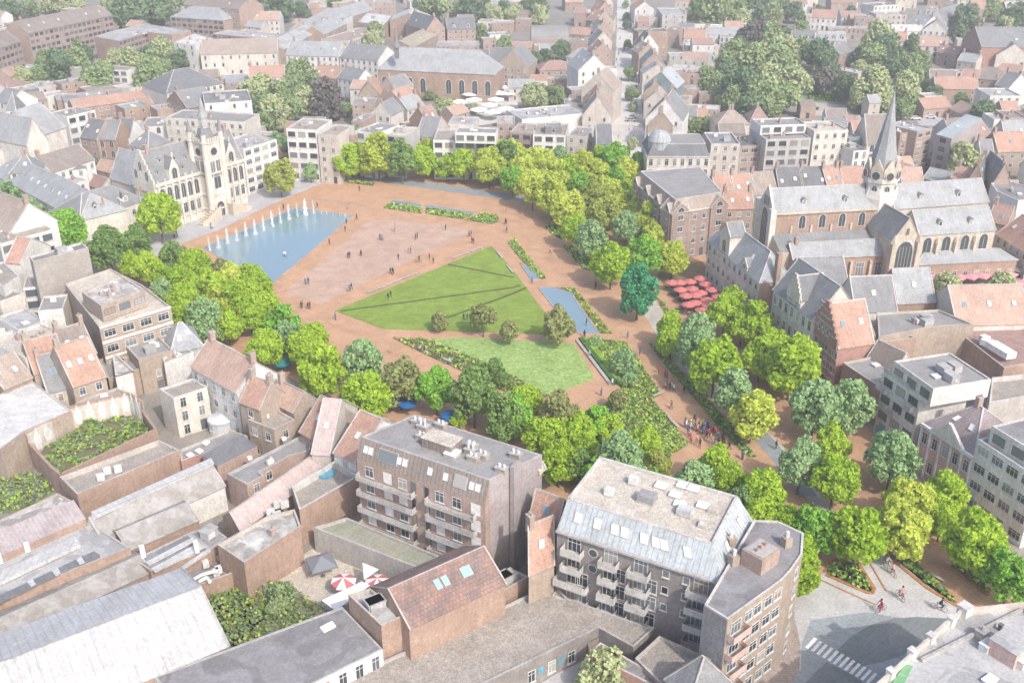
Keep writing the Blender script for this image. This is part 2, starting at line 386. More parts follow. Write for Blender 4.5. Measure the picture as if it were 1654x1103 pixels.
def slope_pt(P0, P1, R0, R1, a, c): # a along, c up
    P0, P1, R0, R1 = map(Vector, (P0, P1, R0, R1)); lo = P0.lerp(P1, a); hi = R0.lerp(R1, a); return lo.lerp(hi, c), (P1 - P0), (hi - lo)
def volume(T, P, h, roof='f', rh=0.0, wall='brick', rc='tile_orange', z0=0.0, win='n', edges=(0,), trim='trim', flr=3.1, clutter=True, near=True, sky=None, dor=0, chim=None, par=.45, wedge=None, band=None, door=True):
    P = [Vector((p[0], p[1])) for p in P]; n = len(P)
    cen = sum(P, Vector((0, 0))) / n
    ccw = area(P) > 0
    Q = P if ccw else P[::-1]
    wb = MB(); 
    ax = 0
    if roof[0] in 'gshbm' and n != 4 and roof[0] != 'm': roof = 'f'
    if roof == 'g1': P4 = P[1:] + P[:1]
    else: P4 = P
    e = (P4[1] - P4[0]); rz = math.atan2(e.y, e.x); L0 = e.length
    ax3 = Vector((e.x, e.y, 0)).normalized()
    for i in range(n):
        a, b = Q[i], Q[(i + 1) % n]; wb.face([(a.x, a.y, z0), (b.x, b.y, z0), (b.x, b.y, h), (a.x, a.y, h)])
    rb = MB(); rb.axis = ax3
    if roof[0] == 'f' or roof[0] == 'p' and n < 3:
        I = inset(Q, .3); zr = h - par
        for i in range(n):
            j = (i + 1) % n
            wb.face([(Q[i].x, Q[i].y, h), (Q[j].x, Q[j].y, h), (I[j].x, I[j].y, h), (I[i].x, I[i].y, h)], 1)
            wb.face([(I[j].x, I[j].y, zr), (I[i].x, I[i].y, zr), (I[i].x, I[i].y, h), (I[j].x, I[j].y, h)], 1)
        rb.face(lift(I, zr), 0)
        rb.build('roof', [rc], T)
        wb.build('wall', [wall, trim], T)
    else:
        a, b, c, d = (P4 + P4[:1])[:4] if n == 4 else (None,) * 4
        if roof[0] == 'g':
            R0 = (a + d) / 2; R1 = (b + c) / 2; hw = (a - d).length / 2; ov = .3; dz = ov * rh / hw
            out = lambda p, q: p + (p - q).normalized() * ov
            A, D = out(a, d), out(d, a); B, C = out(b, c), out(c, b)
            r0, r1 = (*R0, h + rh), (*R1, h + rh)
            lo = h - dz
            rb.slab([(*A, lo), (*B, lo), r1, r0], .18, 0, 1); rb.slab([(*D, lo), (*C, lo), r1, r0], .18, 0, 1)
            s = .2; k = h + rh - .12
            for x, y, r in ((a, d, R0), (c, b, R1)):
                wb.face([(x.x, x.y, h), (y.x, y.y, h), (r.x, r.y, k)] if ccw != (x is a and False) else [(x.x, x.y, h), (y.x, y.y, h), (r.x, r.y, k)])
            up = .08
            for x, y in ((A, r0), (D, r0), (B, r1), (C, r1)):
                rb.beam((x.x, x.y, lo + .02), y, .2, up + .02, 1)
            rb.beam(r0, r1, .22, .08, 1)
            sl = [((*a, h), (*b, h), r0, r1), ((*d, h), (*c, h), r0, r1)]
        elif roof[0] == 'h':
            hw = (a - d).length / 2; t = min(.45, hw * .95 / max((b - a).length, .1)); M0 = (a + d) / 2; M1 = (b + c) / 2
            R0 = M0.lerp(M1, t); R1 = M0.lerp(M1, 1 - t); ov = .3; O = inset([a, b, c, d], -ov); lo = h - ov * rh / hw
            r0, r1 = (*R0, h + rh), (*R1, h + rh); o = lift(O, lo)
            rb.slab([o[0], o[1], r1, r0], .15, 0, 1); rb.slab([o[2], o[3], r0, r1], .15, 0, 1)
            rb.slab([o[1], o[2], r1], .15, 0, 1); rb.slab([o[3], o[0], r0], .15, 0, 1)
            for x, y in ((o[0], r0), (o[1], r1), (o[2], r1), (o[3], r0), (r0, r1)): rb.beam(x, y, .25, .08, 1)
            sl = [((*a, h), (*b, h), r0, r1), ((*d, h), (*c, h), r0, r1)]
        elif roof[0] == 'm':
            I = inset(Q, max(.8, rh * .45)); 
            for i in range(n):
                j = (i + 1) % n; rb.face([(Q[i].x, Q[i].y, h), (Q[j].x, Q[j].y, h), (I[j].x, I[j].y, h + rh), (I[i].x, I[i].y, h + rh)], 0)
            rb.face(lift(I, h + rh), 2)
            for i in range(n):
                j = (i + 1) % n; rb.beam((I[i].x, I[i].y, h + rh), (I[j].x, I[j].y, h + rh), .3, .15, 1); rb.beam((Q[i].x, Q[i].y, h - .1), (Q[j].x, Q[j].y, h - .1), .5, .3, 1)
            sl = []
        elif roof[0] == 's':                               # back edge raised
            rb.slab([(*a, h), (*b, h), (*c, h + rh), (*d, h + rh)], .18, 0, 1)
            for x, y in ((b, c), (d, a)):
                hi, loo = (y, x) if x is b else (x, y)
                wb.face([(x.x, x.y, h), (y.x, y.y, h), (hi.x, hi.y, h + rh - .1)])
            wb.face([(c.x, c.y, h), (d.x, d.y, h), (d.x, d.y, h + rh - .1), (c.x, c.y, h + rh - .1)])
            sl = [((*a, h), (*b, h), (*d, h + rh), (*c, h + rh))]
        elif roof[0] == 'b':                               # barrel, axis along a-b
            K = 10; pr = [((a.lerp(d, (1 - math.cos(math.pi * i / K)) / 2)), (b.lerp(c, (1 - math.cos(math.pi * i / K)) / 2)), h + rh * math.sin(math.pi * i / K)) for i in range(K + 1)]
            for (p, q, z), (p2, q2, z2) in zip(pr, pr[1:]): rb.face([(*p, z), (*q, z), (*q2, z2), (*p2, z2)], 0)
            wb.face([(*p, z) for p, q, z in pr]); wb.face([(*q, z) for p, q, z in pr][::-1]); sl = []
        elif roof[0] == 'y':                               # pyramid
            apx = (cen.x, cen.y, h + rh); O = lift(inset(Q, -.25), h - .1)
            for i in range(n): rb.face([O[i], O[(i + 1) % n], apx], 0); rb.beam(O[i], apx, .2, .06, 1)
            rb.face(O[::-1], 1); sl = []
        for i in range(n if roof[0] in 'hsb' else 0):
            pass
        rb.build('roof', [rc, trim, 'felt_grey'], T); wb.build('wall', [wall, trim], T)
        if near or roof[0] == 'g':
            s0 = sl[0] if sl else None
            if len(sl) == 2 and Vector(sl[1][0][:2] if 0 else (sl[1][0][0], sl[1][0][1])).length < Vector((sl[0][0][0], sl[0][0][1])).length: s0 = sl[1]
            if s0:
                L = (Vector(s0[1]) - Vector(s0[0])).length
                ns = sky if sky is not None else (rnd.choice((0, 0, 1, 2)) if L > 5 else 0)
                for i in range(ns):
                    a_ = (i + .5) / ns if sky else (i + rnd.uniform(.3, .7)) / ns; p, u, v = slope_pt(*s0, a_, .5 if sky else rnd.uniform(.35, .6)); skylight(T, p, u, v, m=rnd.choice(('skypane', 'skypane_white', 'pane_blue')))
                for i in range(dor):
                    p, u, v = slope_pt(*s0, (i + .5) / dor, .16); dormer(T, p, u, v, rm=rc)
                if roof[0] in 'gh':
                    nc = chim if chim is not None else rnd.choice((1, 1, 2, 1))
                    for i in range(nc):
                        q = Vector(s0[2]).lerp(Vector(s0[3]), (.07, .93)[i % 2] if nc < 3 else (i + .5) / nc); chimney(T, q.x, q.y, q.z, rz, wall)
    if roof[0] == 'f' and clutter and n >= 3:
        xs = [p.x for p in P]; A = abs(area(P)); k = (min(8, int(A / 32)) if near else min(5, 1 + int(A / 80))) if clutter is True else clutter
        I = inset(Q, 1.4)
        for i in range(k):
            w = [rnd.random() + .05 for _ in I]; s = sum(w); p = sum((q * x for q, x in zip(I, w)), Vector((0, 0))) / s
            p = cen.lerp(p, 1.2); z = h - par + .004; t = rnd.random(); b = MB()
            if t < .3:
                b.box((p.x, p.y, z), (1.1, .8, .5), rz); b.tube((p.x, p.y, z + .5), (p.x, p.y, z + 1.2), .22, .22, 8, 1); b.build('roof_vent', ['brick_tan', 'vent'], T)
            elif t < .55:
                b.box((p.x, p.y, z), (1.5, 1.5, .25), rz); b.box((p.x, p.y, z + .25), (1.3, 1.3, .14), rz, 1); b.build('roof_skylight', ['trim_grey', 'skypane_white'], T)
            elif t < .72:
                b.box((p.x, p.y, z + .15), (1.2, .5, .9), rz, 0); b.box((p.x, p.y, z), (1.0, .6, .15), rz, 1); b.build('air_conditioner', ['unit', 'trim_dark'], T)
            elif t < .85:
                b.box((p.x, p.y, z), (2.2, 1.6, 1.3), rz); b.box((p.x, p.y, z + 1.3), (2.4, 1.8, .12), rz, 1); b.build('roof_hatch', ['felt_light', 'trim_grey'], T)
            else:
                b.box((p.x, p.y, z), (.7, .9, 1.1), rz); b.box((p.x, p.y, z + 1.1), (.85, 1.05, .1), rz, 1); b.tube((p.x, p.y, z + 1.2), (p.x, p.y, z + 1.6), .15, .15, 6, 2); b.build('chimney', ['brick', 'trim_grey', 'pot'], T)
    if win != '0':
        for i in edges:
            if i >= n: continue
            a, b = P[i], P[(i + 1) % n]; facade(T, a, b, z0, h, win, cen, flr=flr, door=door and z0 == 0)
            if near and h - z0 > 5:
                nn = Vector(((b - a).y, -(b - a).x)).normalized()
                if nn.dot((a + b) / 2 - cen) < 0: nn = -nn
                if band:
                    bb = MB(); k = round((h - z0) / flr)
                    for r in range(1, k + 1):
                        z = z0 + (h - z0) * r / k - .3; bb.beam((a.x + nn.x * .06, a.y + nn.y * .06, z), (b.x + nn.x * .06, b.y + nn.y * .06, z), .12, .5)
                    bb.build('floor_band', band, T)
    return P
HOODS = {'brick': 'red brick', 'brick_orange': 'orange brick', 'brick_red': 'dark red brick', 'brick_brown': 'brown brick', 'brick_dark': 'dark grey brick', 'brick_tan': 'tan brick',
 'cream': 'cream', 'beige': 'beige', 'white': 'white', 'offwhite': 'off-white', 'stone': 'stone', 'stone_pale': 'pale stone', 'grey_wall': 'grey', 'taupe': 'taupe', 'dark_wall': 'dark grey', 'teal_wall': 'teal', 'concrete': 'concrete', 'pink_wall': 'pinkish', 'brick_violet': 'greyish brick'}
RNAME = {'tile_orange': 'orange', 'tile_salmon': 'salmon', 'tile_red': 'dark red', 'tile_tan': 'tan', 'tile_brown': 'brown', 'tile_mauve': 'mauve', 'tile_rust': 'rusty', 'slate': 'grey slate', 'slate_light': 'pale slate', 'slate_dark': 'dark slate',
 'metal_blue': 'blue-grey metal', 'metal_brown': 'brown metal', 'metal_white': 'white metal', 'membrane_white': 'white', 'pink_metal': 'pink metal', 'mauve_metal': 'mauve', 'bitumen': 'dark bitumen', 'felt_grey': 'grey felt', 'felt_light': 'light grey', 'gravel': 'gravel', 'gravel_light': 'pale gravel', 'corrugated': 'corrugated', 'patchy': 'patchy white', 'turf_roof': 'mossy', 'ochre_roof': 'ochre', 'glass_roof': 'glazed', 'copper': 'green copper', 'lichen': 'lichened'}
SH = {'f': 'flat', 'g0': 'pitched', 'g1': 'gable-fronted', 'h': 'hipped', 'm': 'mansard', 's': 'lean-to', 'b': 'barrel', 'y': 'pyramid'}
KEYW = dict(br='brick', bo='brick_orange', bR='brick_red', bb='brick_brown', bd='brick_dark', bt='brick_tan', cr='cream', be='beige', wh='white', ow='offwhite', st='stone', sp='stone_pale', gw='grey_wall', ta='taupe', dk='dark_wall', te='teal_wall', co='concrete', pw='pink_wall', bv='brick_violet')
KEYR = dict(to='tile_orange', ts='tile_salmon', tr='tile_red', tt='tile_tan', tb='tile_brown', tm='tile_mauve', ru='tile_rust', sl='slate', sL='slate_light', sd='slate_dark', mb='metal_blue', mw='metal_white', Mb='metal_brown', mm='membrane_white', pm='pink_metal', ma='mauve_metal', bi='bitumen', fg='felt_grey', fl='felt_light', gr='gravel', gL='gravel_light', cg='corrugated', pa='patchy', tu='turf_roof', oc='ochre_roof', gl='glass_roof', cp='copper', li='lichen')
FOOT = []; AUTO = []; LASTT = [None]
def resolve(tile, pts, h, d=None):
    px = tp(tile, pts); w = [W(x, y, h) for x, y in px]; w = [Vector((p.x, p.y)) for p in w]
    if len(w) == 2:
        e = w[1] - w[0]; n = Vector((-e.y, e.x)).normalized()
        if n.dot((w[0] + w[1]) / 2) < 0: n = -n
        w += [w[1] + n * d, w[0] + n * d]
    elif len(w) == 3: w.append(w[0] + w[2] - w[1])
    return w
def B(line):
    f = [q.strip() for q in line.split(';')]; tile, h, roof, wl, rf, pts = f[:6]; o = {}
    lab = None
    for q in f[6:]:
        if '=' in q and q.split('=')[0] in ('d', 'w', 'e', 'z', 's', 'o', 'c', 'k', 'b', 't', 'n', 'f', 'p', 'q'): kk, v = q.split('=', 1); o[kk] = v
        elif q: lab = q
    rt, rh = (roof.split(':') + ['0'])[:2]; h = float(h); rh = float(rh)
    if rt == 'g': rt = 'g0'
    w = resolve(tile, pts, h, float(o.get('d', 10)))
    cen = sum(w, Vector((0, 0))) / len(w)
    attach = lab == '+'
    if attach: T = LASTT[0]
    else:
        kind = o.get('n', 'house' if h < 12 else 'apartment_building')
        T = thing(kind, None if lab is None else lab, kind.replace('_', ' '), (cen.x, cen.y, 0)); LASTT[0] = T
        if lab is None:
            cat = {'house': 'house', 'apartment_building': 'apartment block'}.get(kind, kind.replace('_', ' '))
            AUTO.append((T, f"{SH[rt]} {HOODS[KEYW[wl]]} {cat}, {RNAME[KEYR[rf]]} roof", 'buildings', cen.x, cen.y))
    FOOT.append((w, h))
    near = cen.length < 420
    if o.get('w') == '0' and tile[-1] == '0' and rt in ('g0', 'g1', 'f') and len(w) == 4: o['w'] = 'q'
    if 't' not in o and wl[0] == 'b' and wl not in ('be',): o['t'] = 'coping'
    volume(T, w, h, rt, rh or 3.0, KEYW[wl], KEYR[rf], z0=float(o.get('z', 0)), win=o.get('w', 'n'), edges=[int(x) for x in o.get('e', '0')] if o.get('e') != '-' else [], near=near,
           sky=int(o['s']) if 's' in o else None, dor=int(o.get('o', 0)), chim=int(o['c']) if 'c' in o else None, trim=o.get('t', 'trim'), band=o.get('b'), clutter=(True if 'k' not in o else int(o['k'])), flr=float(o.get('f', 3.1)), par=float(o.get('p', .45)))
    return T
# tile; eave height; roof:ridge rise; wall; roof; eave corners (front edge first); options; label
CITY = '''
a0;15;g0:5;br;tb;180,212 712,98;d=15;s=6;w=D;long brick apartment block with many roof windows in the far left corner
a0;13;g0:5;br;tb;-60,325 130,262;d=14;w=D
a0;11;f;br;fl;755,262 940,205 1090,222 1215,195 920,152 690,205 600,235;w=D;e=0;brick school with pale flat roof and a row of dark windows among trees
a0;11;h:5;br;sL;1085,108 1420,132;d=18;w=D
a0;16;g0:5;br;tb;1170,30 1520,62;d=20;w=n
a0;7;g0:4;cr;to;1500,125 1680,150;d=10
a0;8;f;br;fl;1350,215 1760,255;d=14;w=D
a0;14;f;wh;mm;1105,270 1240,288 1350,243 1240,213;w=0;white cube of the theatre with white flat roof beside its brown hall
a0;10;g0:5;cr;tt;1275,348 1765,335;d=20;w=0;k=0;s=0;n=theatre;long white theatre hall with pale brown pitched roof
a0;6;f;wh;fg;530,438 805,448 875,428 700,412 440,428;w=D;e=0;low white pavilion with two dark window groups between the trees at left
a0;7;f;be;fl;245,560 390,532;d=9;w=0
a0;8;f;bo;fg;390,537 565,512;d=9;w=0
a0;7;f;dk;fl;70,587 240,562;d=9;w=0
a0;6;f;wh;mm;85,650 255,612;d=6;w=0
a0;6;g0:2.5;bo;to;470,690 1060,612;d=9;s=0;c=0;long low orange-roofed workshop behind the town hall
a0;5;g0:1.5;bb;fg;360,640 830,590;d=6;w=0;c=0;s=6
a0;7;f;bo;cp;790,692 945,667;d=9;w=0;n=workshop;brick workshop with green copper roof panel beside the long orange roof
a0;7;f;br;fl;1000,702 1140,682;d=9;w=0
a0;11;h:6;cr;sd;1060,590 1420,528;d=20;s=3;big dark slate hipped house behind the town hall spire
a0;9;g1:5;bo;sl;1060,640 1190,690;d=12;w=t
a0;13;f;wh;bi;1300,660 1600,640;d=20;w=0;k=8;white modern hall with dark roof full of machines behind the town hall
a0;8;g1:5;bo;to;1370,722 1550,722;d=5;w=0;c=0;s=0
a0;18;g0:7;sp;sL;255,862 415,806;d=16;w=A;e=0;s=0;c=0;f=16;n=church;pale stone church with crossing slate roofs at the left edge
a0;18;g1:7;sp;sL;172,918 300,884;d=22;w=A;f=16;s=0;c=0;+
a0;13;g1:5;sp;sl;-30,985 165,985;d=16;w=a;f=12;s=0;c=0;+
a0;17;f;wh;fg;425,742 605,700;d=10;w=D;white and grey balcony block beside the left church
a0;13;g0:5;br;sd;510,872 615,888;d=10;w=n
a0;13;g0:5;bo;sl;615,882 735,888;d=10;w=a
a0;12;g0:5;wh;sd;735,866 830,870;d=9;w=n
a0;11;f;wh;fg;895,808 1115,800;d=14;w=a
a0;15;f;cr;fg;1050,748 1550,778;d=12;w=n;long cream block with grey flat roof right behind the town hall tower
a0;12;h:4;cr;sl;820,922 940,948 1085,898;w=n
a0;10;g0:4;wh;tb;325,1098 600,1012;d=12;s=1;long white house with dark brown roof next to the left church
a0;12;h:4;sp;sl;60,1100 230,1095;d=9;w=t
a0;10;y:6;wh;sl;40,705 100,705;d=8;w=a;n=turret;small white turret with grey cone roof above the left church
a0;9;g0:4;wh;sl;-40,640 60,660;d=12
b0;11;g0:5;wh;sL;205,352 540,360;d=16;w=n;s=4;long white classical wing with pale slate roof left of the chapel
b0;11;g0:5;wh;sl;545,362 790,388;d=16;w=n;s=4;white classical wing with small pediment touching the chapel
b0;12;h:8;bo;sL;788,440 1530,474;d=17;w=A;c=0;s=0;f=12;door;n=chapel;brick chapel with long pale slate roof and tall arched windows
b0;9;g0:3;br;fl;190,318 425,192;d=16;w=t;s=5
b0;8;g0:4;be;sL;350,200 500,130;d=12
b0;9;g0:4;bo;sL;445,222 590,150;d=12;w=n
b0;11;h:4;wh;sL;380,110 580,115;d=14;o=4;w=n
b0;9;g0:5;br;sL;590,115 755,65;d=12
b0;9;f;bt;mm;660,142 828,162 882,98;w=0
b0;7;f;be;tt;600,262 830,188;d=16;w=t
b0;9;g1:4;bo;mw;865,135 1110,135;d=20;w=0;s=0;c=0;brick hall with wide white gable roof beyond the chapel
b0;9;g1:6;br;sd;1100,190 1215,178;d=24;w=n
b0;8;g0:5;br;sd;1230,190 1410,184;d=12;o=2
b0;6;g0:3;bb;oc;1010,305 1180,215;d=14;w=0;n=shed;long low shed with ochre mossy roof behind the chapel
b0;6;f;br;fl;1160,292 1430,292;d=14;w=t
b0;9;g0:5;wh;sd;1500,392 1700,390;d=12;w=n
b0;8;f;br;fl;700,20 900,10;d=16
b0;9;g0:4;wh;ts;-60,130 160,130;d=12
b0;7;g0:4;bo;to;370,485 530,500;d=10
b0;8;g0:4;wh;sl;530,492 655,520;d=10
b0;8;g1:5;bt;to;665,602 800,602;d=15
b0;8;g0:4;wh;to;-30,500 200,490;d=12
b0;9;g0:4;be;sl;905,570 1015,545;d=10
b0;8;g0:4;br;to;935,650 1045,615;d=9
b0;8;g0:4;be;sL;975,700 1085,672;d=9
b0;9;f;br;fg;625,655 770,655;d=9
b0;9;g1:4;cr;sl;740,722 872,735;d=10
b0;12;f;br;fg;620,770 690,775;d=12;w=n
b0;17;f;wh;gr;205,818 400,828;d=14;w=D;white balcony block, first of the row along the far side of the square
b0;16;f;be;gr;405,852 530,862;d=13;w=n
b0;14;f;br;fl;535,852 640,862;d=10;w=D
b0;15;f;wh;fg;645,832 780,852;d=13;w=D
b0;14;f;gw;gL;785,852 960,868;d=12;w=D
b0;11;g0:5;be;sl;1030,862 1150,872;d=14;w=n
b0;9;g0:5;bo;tr;1110,790 1190,770;d=10
b0;13;f;wh;gr;1140,892 1540,895;d=14;w=D;broad white terraced block facing the far side of the square
b0;16.5;f;wh;fg;1280,842 1540,848;d=7;w=D;z=13;k=2;+
b0;12;f;br;fl;1545,790 1660,790;d=12;w=n
b0;8;f;ow;fl;1230,790 1400,795;d=12;w=0
c0;6;b:5;br;fg;150,252 388,252;d=24;w=0;n=hall;brick hall with grey barrel roof left of the shopping street
c0;5;f;br;mm;45,290 372,292;d=6;w=0
c0;6;h:4;wh;sL;375,362 545,382;d=10
c0;6;h:3;bt;tr;205,448 435,440;d=12
c0;9;g1:7;bt;sl;-70,420 130,430;d=18;w=n;orange brick house with stepped gable and slate roof right of the chapel
c0;5;f;br;gL;140,503 435,503;d=5;w=q
c0;11;g1:7;be;tt;475,735 662,740;d=15;w=q;tall beige gabled house at the near left corner of the shopping street
c0;11;g1:5;bt;to;490,655 658,655;d=9;w=0
c0;13;g1:6;be;tt;470,560 672,575;d=14;w=q
c0;13;g1:6;wh;sL;450,450 642,440;d=16;w=q
c0;10;g1:4;br;tr;540,335 668,332;d=12;w=0
c0;10;g1:5;be;sl;548,272 664,268;d=10;w=0
c0;10;g1:5;br;sl;560,205 662,198;d=10;w=0
c0;10;g1:5;bt;to;562,140 668,130;d=10;w=0
c0;10;g1:5;br;to;575,72 670,68;d=12;w=0
c0;10;g1:5;be;tt;590,20 672,18;d=12;w=0
c0;8;f;wh;mm;515,110 560,112;d=10;w=0
c0;6;f;br;mm;435,80 530,82;d=12;w=0
c0;8;g0:3;bt;to;400,215 520,225;d=8
c0;6;f;br;fg;380,260 540,265;d=8;w=0
c0;11;g1:7;wh;sl;878,752 1112,768;d=18;w=0;big white gabled house with slate roof on the right corner of the shopping street
c0;9;g1:5;bt;tt;893,792 1052,800;d=3;w=0
c0;9;g1:4;be;tt;868,645 1015,655;d=9;w=0
c0;9;g1:4;bt;to;866,590 1000,595;d=7;w=0
c0;11;g1:6;te;mb;865,545 1072,562;d=14;w=0;house with dark teal gable and metal roof on the right of the shopping street
c0;9;g1:4;be;sL;860,470 1040,470;d=9;w=0
c0;9;g1:5;br;sl;858,410 1000,410;d=12;w=0
c0;9;g1:4;bt;tt;836,340 950,335;d=10;w=0
c0;10;g1:6;wh;sd;835,300 960,298;d=12;w=0
c0;12;f;bo;sd;832,205 1022,200;d=10;w=0
c0;8;f;be;fl;815,110 960,112;d=10;w=0
c0;9;g1:4;wh;to;810,60 930,58;d=14;w=0
c0;11;f;gw;fl;985,95 1140,95;d=26;w=0;k=0;large plain grey-beige warehouse far up the right side of the shopping street
c0;9;f;br;tb;1000,190 1090,195;d=12;w=0
c0;7;g0:4;wh;to;1120,240 1258,246;d=9;w=n
c0;6;g0:3;wh;sL;1262,222 1500,218;d=9;w=n
c0;6;f;wh;fg;1350,235 1500,240;d=7;w=t
c0;6;f;wh;mm;1165,165 1390,168;d=7;w=0
c0;8;g0:3;be;to;1385,178 1500,178;d=8;w=0
c0;5;f;be;mm;1130,290 1345,290;d=5;w=0
c0;5;f;gw;fl;1030,355 1330,355;d=9;w=0
c0;5;f;ow;mw;1045,432 1220,440;d=8;w=0
c0;5;f;br;tb;1040,470 1310,470;d=7;w=0
c0;6;f;br;fl;1070,570 1220,572;d=8;w=0
c0;5;f;bb;fg;1220,600 1395,602;d=6;w=0
c0;6;f;be;fg;1025,630 1145,640;d=9;w=0
c0;5;f;br;mm;1150,690 1350,700;d=8;w=0
c0;6;g0:3;wh;sl;1095,735 1205,740;d=9;w=q
c0;7;h:4;cr;tt;1335,792 1540,790;d=12;w=q
c0;5;f;br;fl;150,710 470,715;d=7;w=0
c0;7;f;bb;fg;360,660 470,660;d=9;w=0
c0;11;f;wh;fl;-10,700 90,760;d=26;w=0
c0;12;f;bb;gr;15,842 155,850;d=13;w=D;e=0
c0;12;f;wh;gr;160,856 370,862;d=16;w=D;white block with long window bands facing the far side of the square
c0;12;f;be;fg;375,862 500,872;d=13;w=n
c0;14;f;dk;fg;240,805 345,805;d=6;w=0;k=0
c0;10;f;gw;fg;500,880 565,890;d=12;w=0
c0;11;g0:5;cr;sd;565,915 668,915;d=12;w=q;c=0
c0;13;m:3.5;cr;sd;888,1000 1290,1000;d=15;w=t;cream corner building with dark mansard roof and round glass dome at the street mouth
c0;15;f;be;sl;1295,915 1480,915;d=14;w=n
c0;12;f;br;sd;1480,932 1665,920;d=12;w=s
c0;6;h:4;br;tr;1545,770 1665,770;d=10;w=0
d0;15;f;gw;fg;15,888 300,878;d=15;w=D;light grey apartment block with white penthouse behind the right church
d0;18;f;wh;fg;-20,800 270,790;d=9;w=D;z=15;k=3;+
d0;17;f;cr;gL;320,835 538,825;d=12;w=n
d0;13;f;te;sl;540,880 622,872;d=12;w=D
d0;12;f;wh;sl;570,962 665,955;d=10;w=t
d0;12;g0:8;cr;tb;655,915 800,915;d=13;w=a;c=0;s=0
T3;14;f;bb;gr;515,590 690,570;d=12;w=n
T3;15;f;br;mb;700,570 870,530;d=12;w=s
T3;14;s:5;bv;mb;905,600 1085,650;d=13;w=D
T3;11;g0:5;cr;tb;1085,645 1410,625;d=12;w=n;s=2;cream house with long brown roof right of the church spire
T3;9;g0:4;be;tr;1410,640 1540,600;d=10;w=q
d0;8;g0:5;wh;sl;1385,1010 1470,1010;d=10
d0;9;g0:5;bt;to;1490,965 1680,960;d=11;w=n;s=1
d0;9;g0:5;be;sL;1530,880 1700,880;d=10
d0;8;f;ow;fl;1465,760 1560,760;d=10;w=0
d0;9;f;br;tb;1560,750 1680,750;d=12
d0;6;g0:4;bo;to;1090,562 1366,568;d=10;w=q;long orange-roofed barn in the gardens behind the spire
d0;4;g0:3;br;to;1020,692 1195,680;d=10;w=q;c=0;low garden house with orange roof, left half of the carport range
d0;4;g0:3;br;ts;1185,690 1330,755;d=8;w=0;c=0
d0;7;f;pw;to;1065,452 1270,458;d=5;w=a
d0;9;g0:4;br;tb;1365,500 1480,510;d=12
d0;8;g0:5;ow;sl;1470,540 1560,560;d=12
d0;10;f;wh;fl;1440,610 1640,610;d=14;w=n
d0;13;g1:7;bR;sl;1265,240 1385,300;d=26;w=a;tall red brick gabled school building in the far right
d0;10;g0:5;cr;sl;1390,270 1480,350;d=14;w=t
d0;7;g0:4;bt;tr;1480,380 1650,400;d=12
d0;7;g0:3;be;sL;1230,385 1350,400;d=10
d0;8;g0:4;wh;sl;165,250 330,262;d=9;w=n;o=4
d0;8;g0:4;wh;sL;330,262 525,262;d=9;w=n;o=4
d0;7;g0:4;br;sl;480,350 560,330;d=9
d0;8;g0:4;wh;to;820,262 912,264;d=9;w=t
d0;8;g0:4;cr;ts;965,290 1170,298;d=9;w=a
d0;6;g0:3;br;tr;1100,330 1230,350;d=9
d0;6;f;br;fl;410,180 735,185;d=8;w=t
d0;7;g0:4;wh;to;300,110 460,118;d=8
d0;7;g0:3;wh;mw;740,195 1010,200;d=6;w=0
d0;8;g0:5;wh;sL;910,150 1010,170;d=14
d0;8;g1:5;ow;sl;1010,190 1160,200;d=12
d0;9;f;be;fl;715,95 910,95;d=12;w=n
d0;11;f;cr;fg;1030,60 1140,65;d=12;w=n
d0;8;f;br;fg;580,110 720,115;d=9;w=n
d0;9;g0:5;wh;sl;1165,130 1290,90;d=12
d0;8;g0:5;br;to;1325,60 1420,60;d=10
d0;8;g0:4;be;to;1430,30 1560,30;d=10
d0;8;g0:4;bo;fl;1540,60 1680,60;d=10
d0;9;g0:4;br;tr;430,20 590,20;d=12
d0;9;f;wh;sl;700,40 860,30;d=12
d0;5;f;pw;mw;310,410 600,470;d=7;w=0
'''
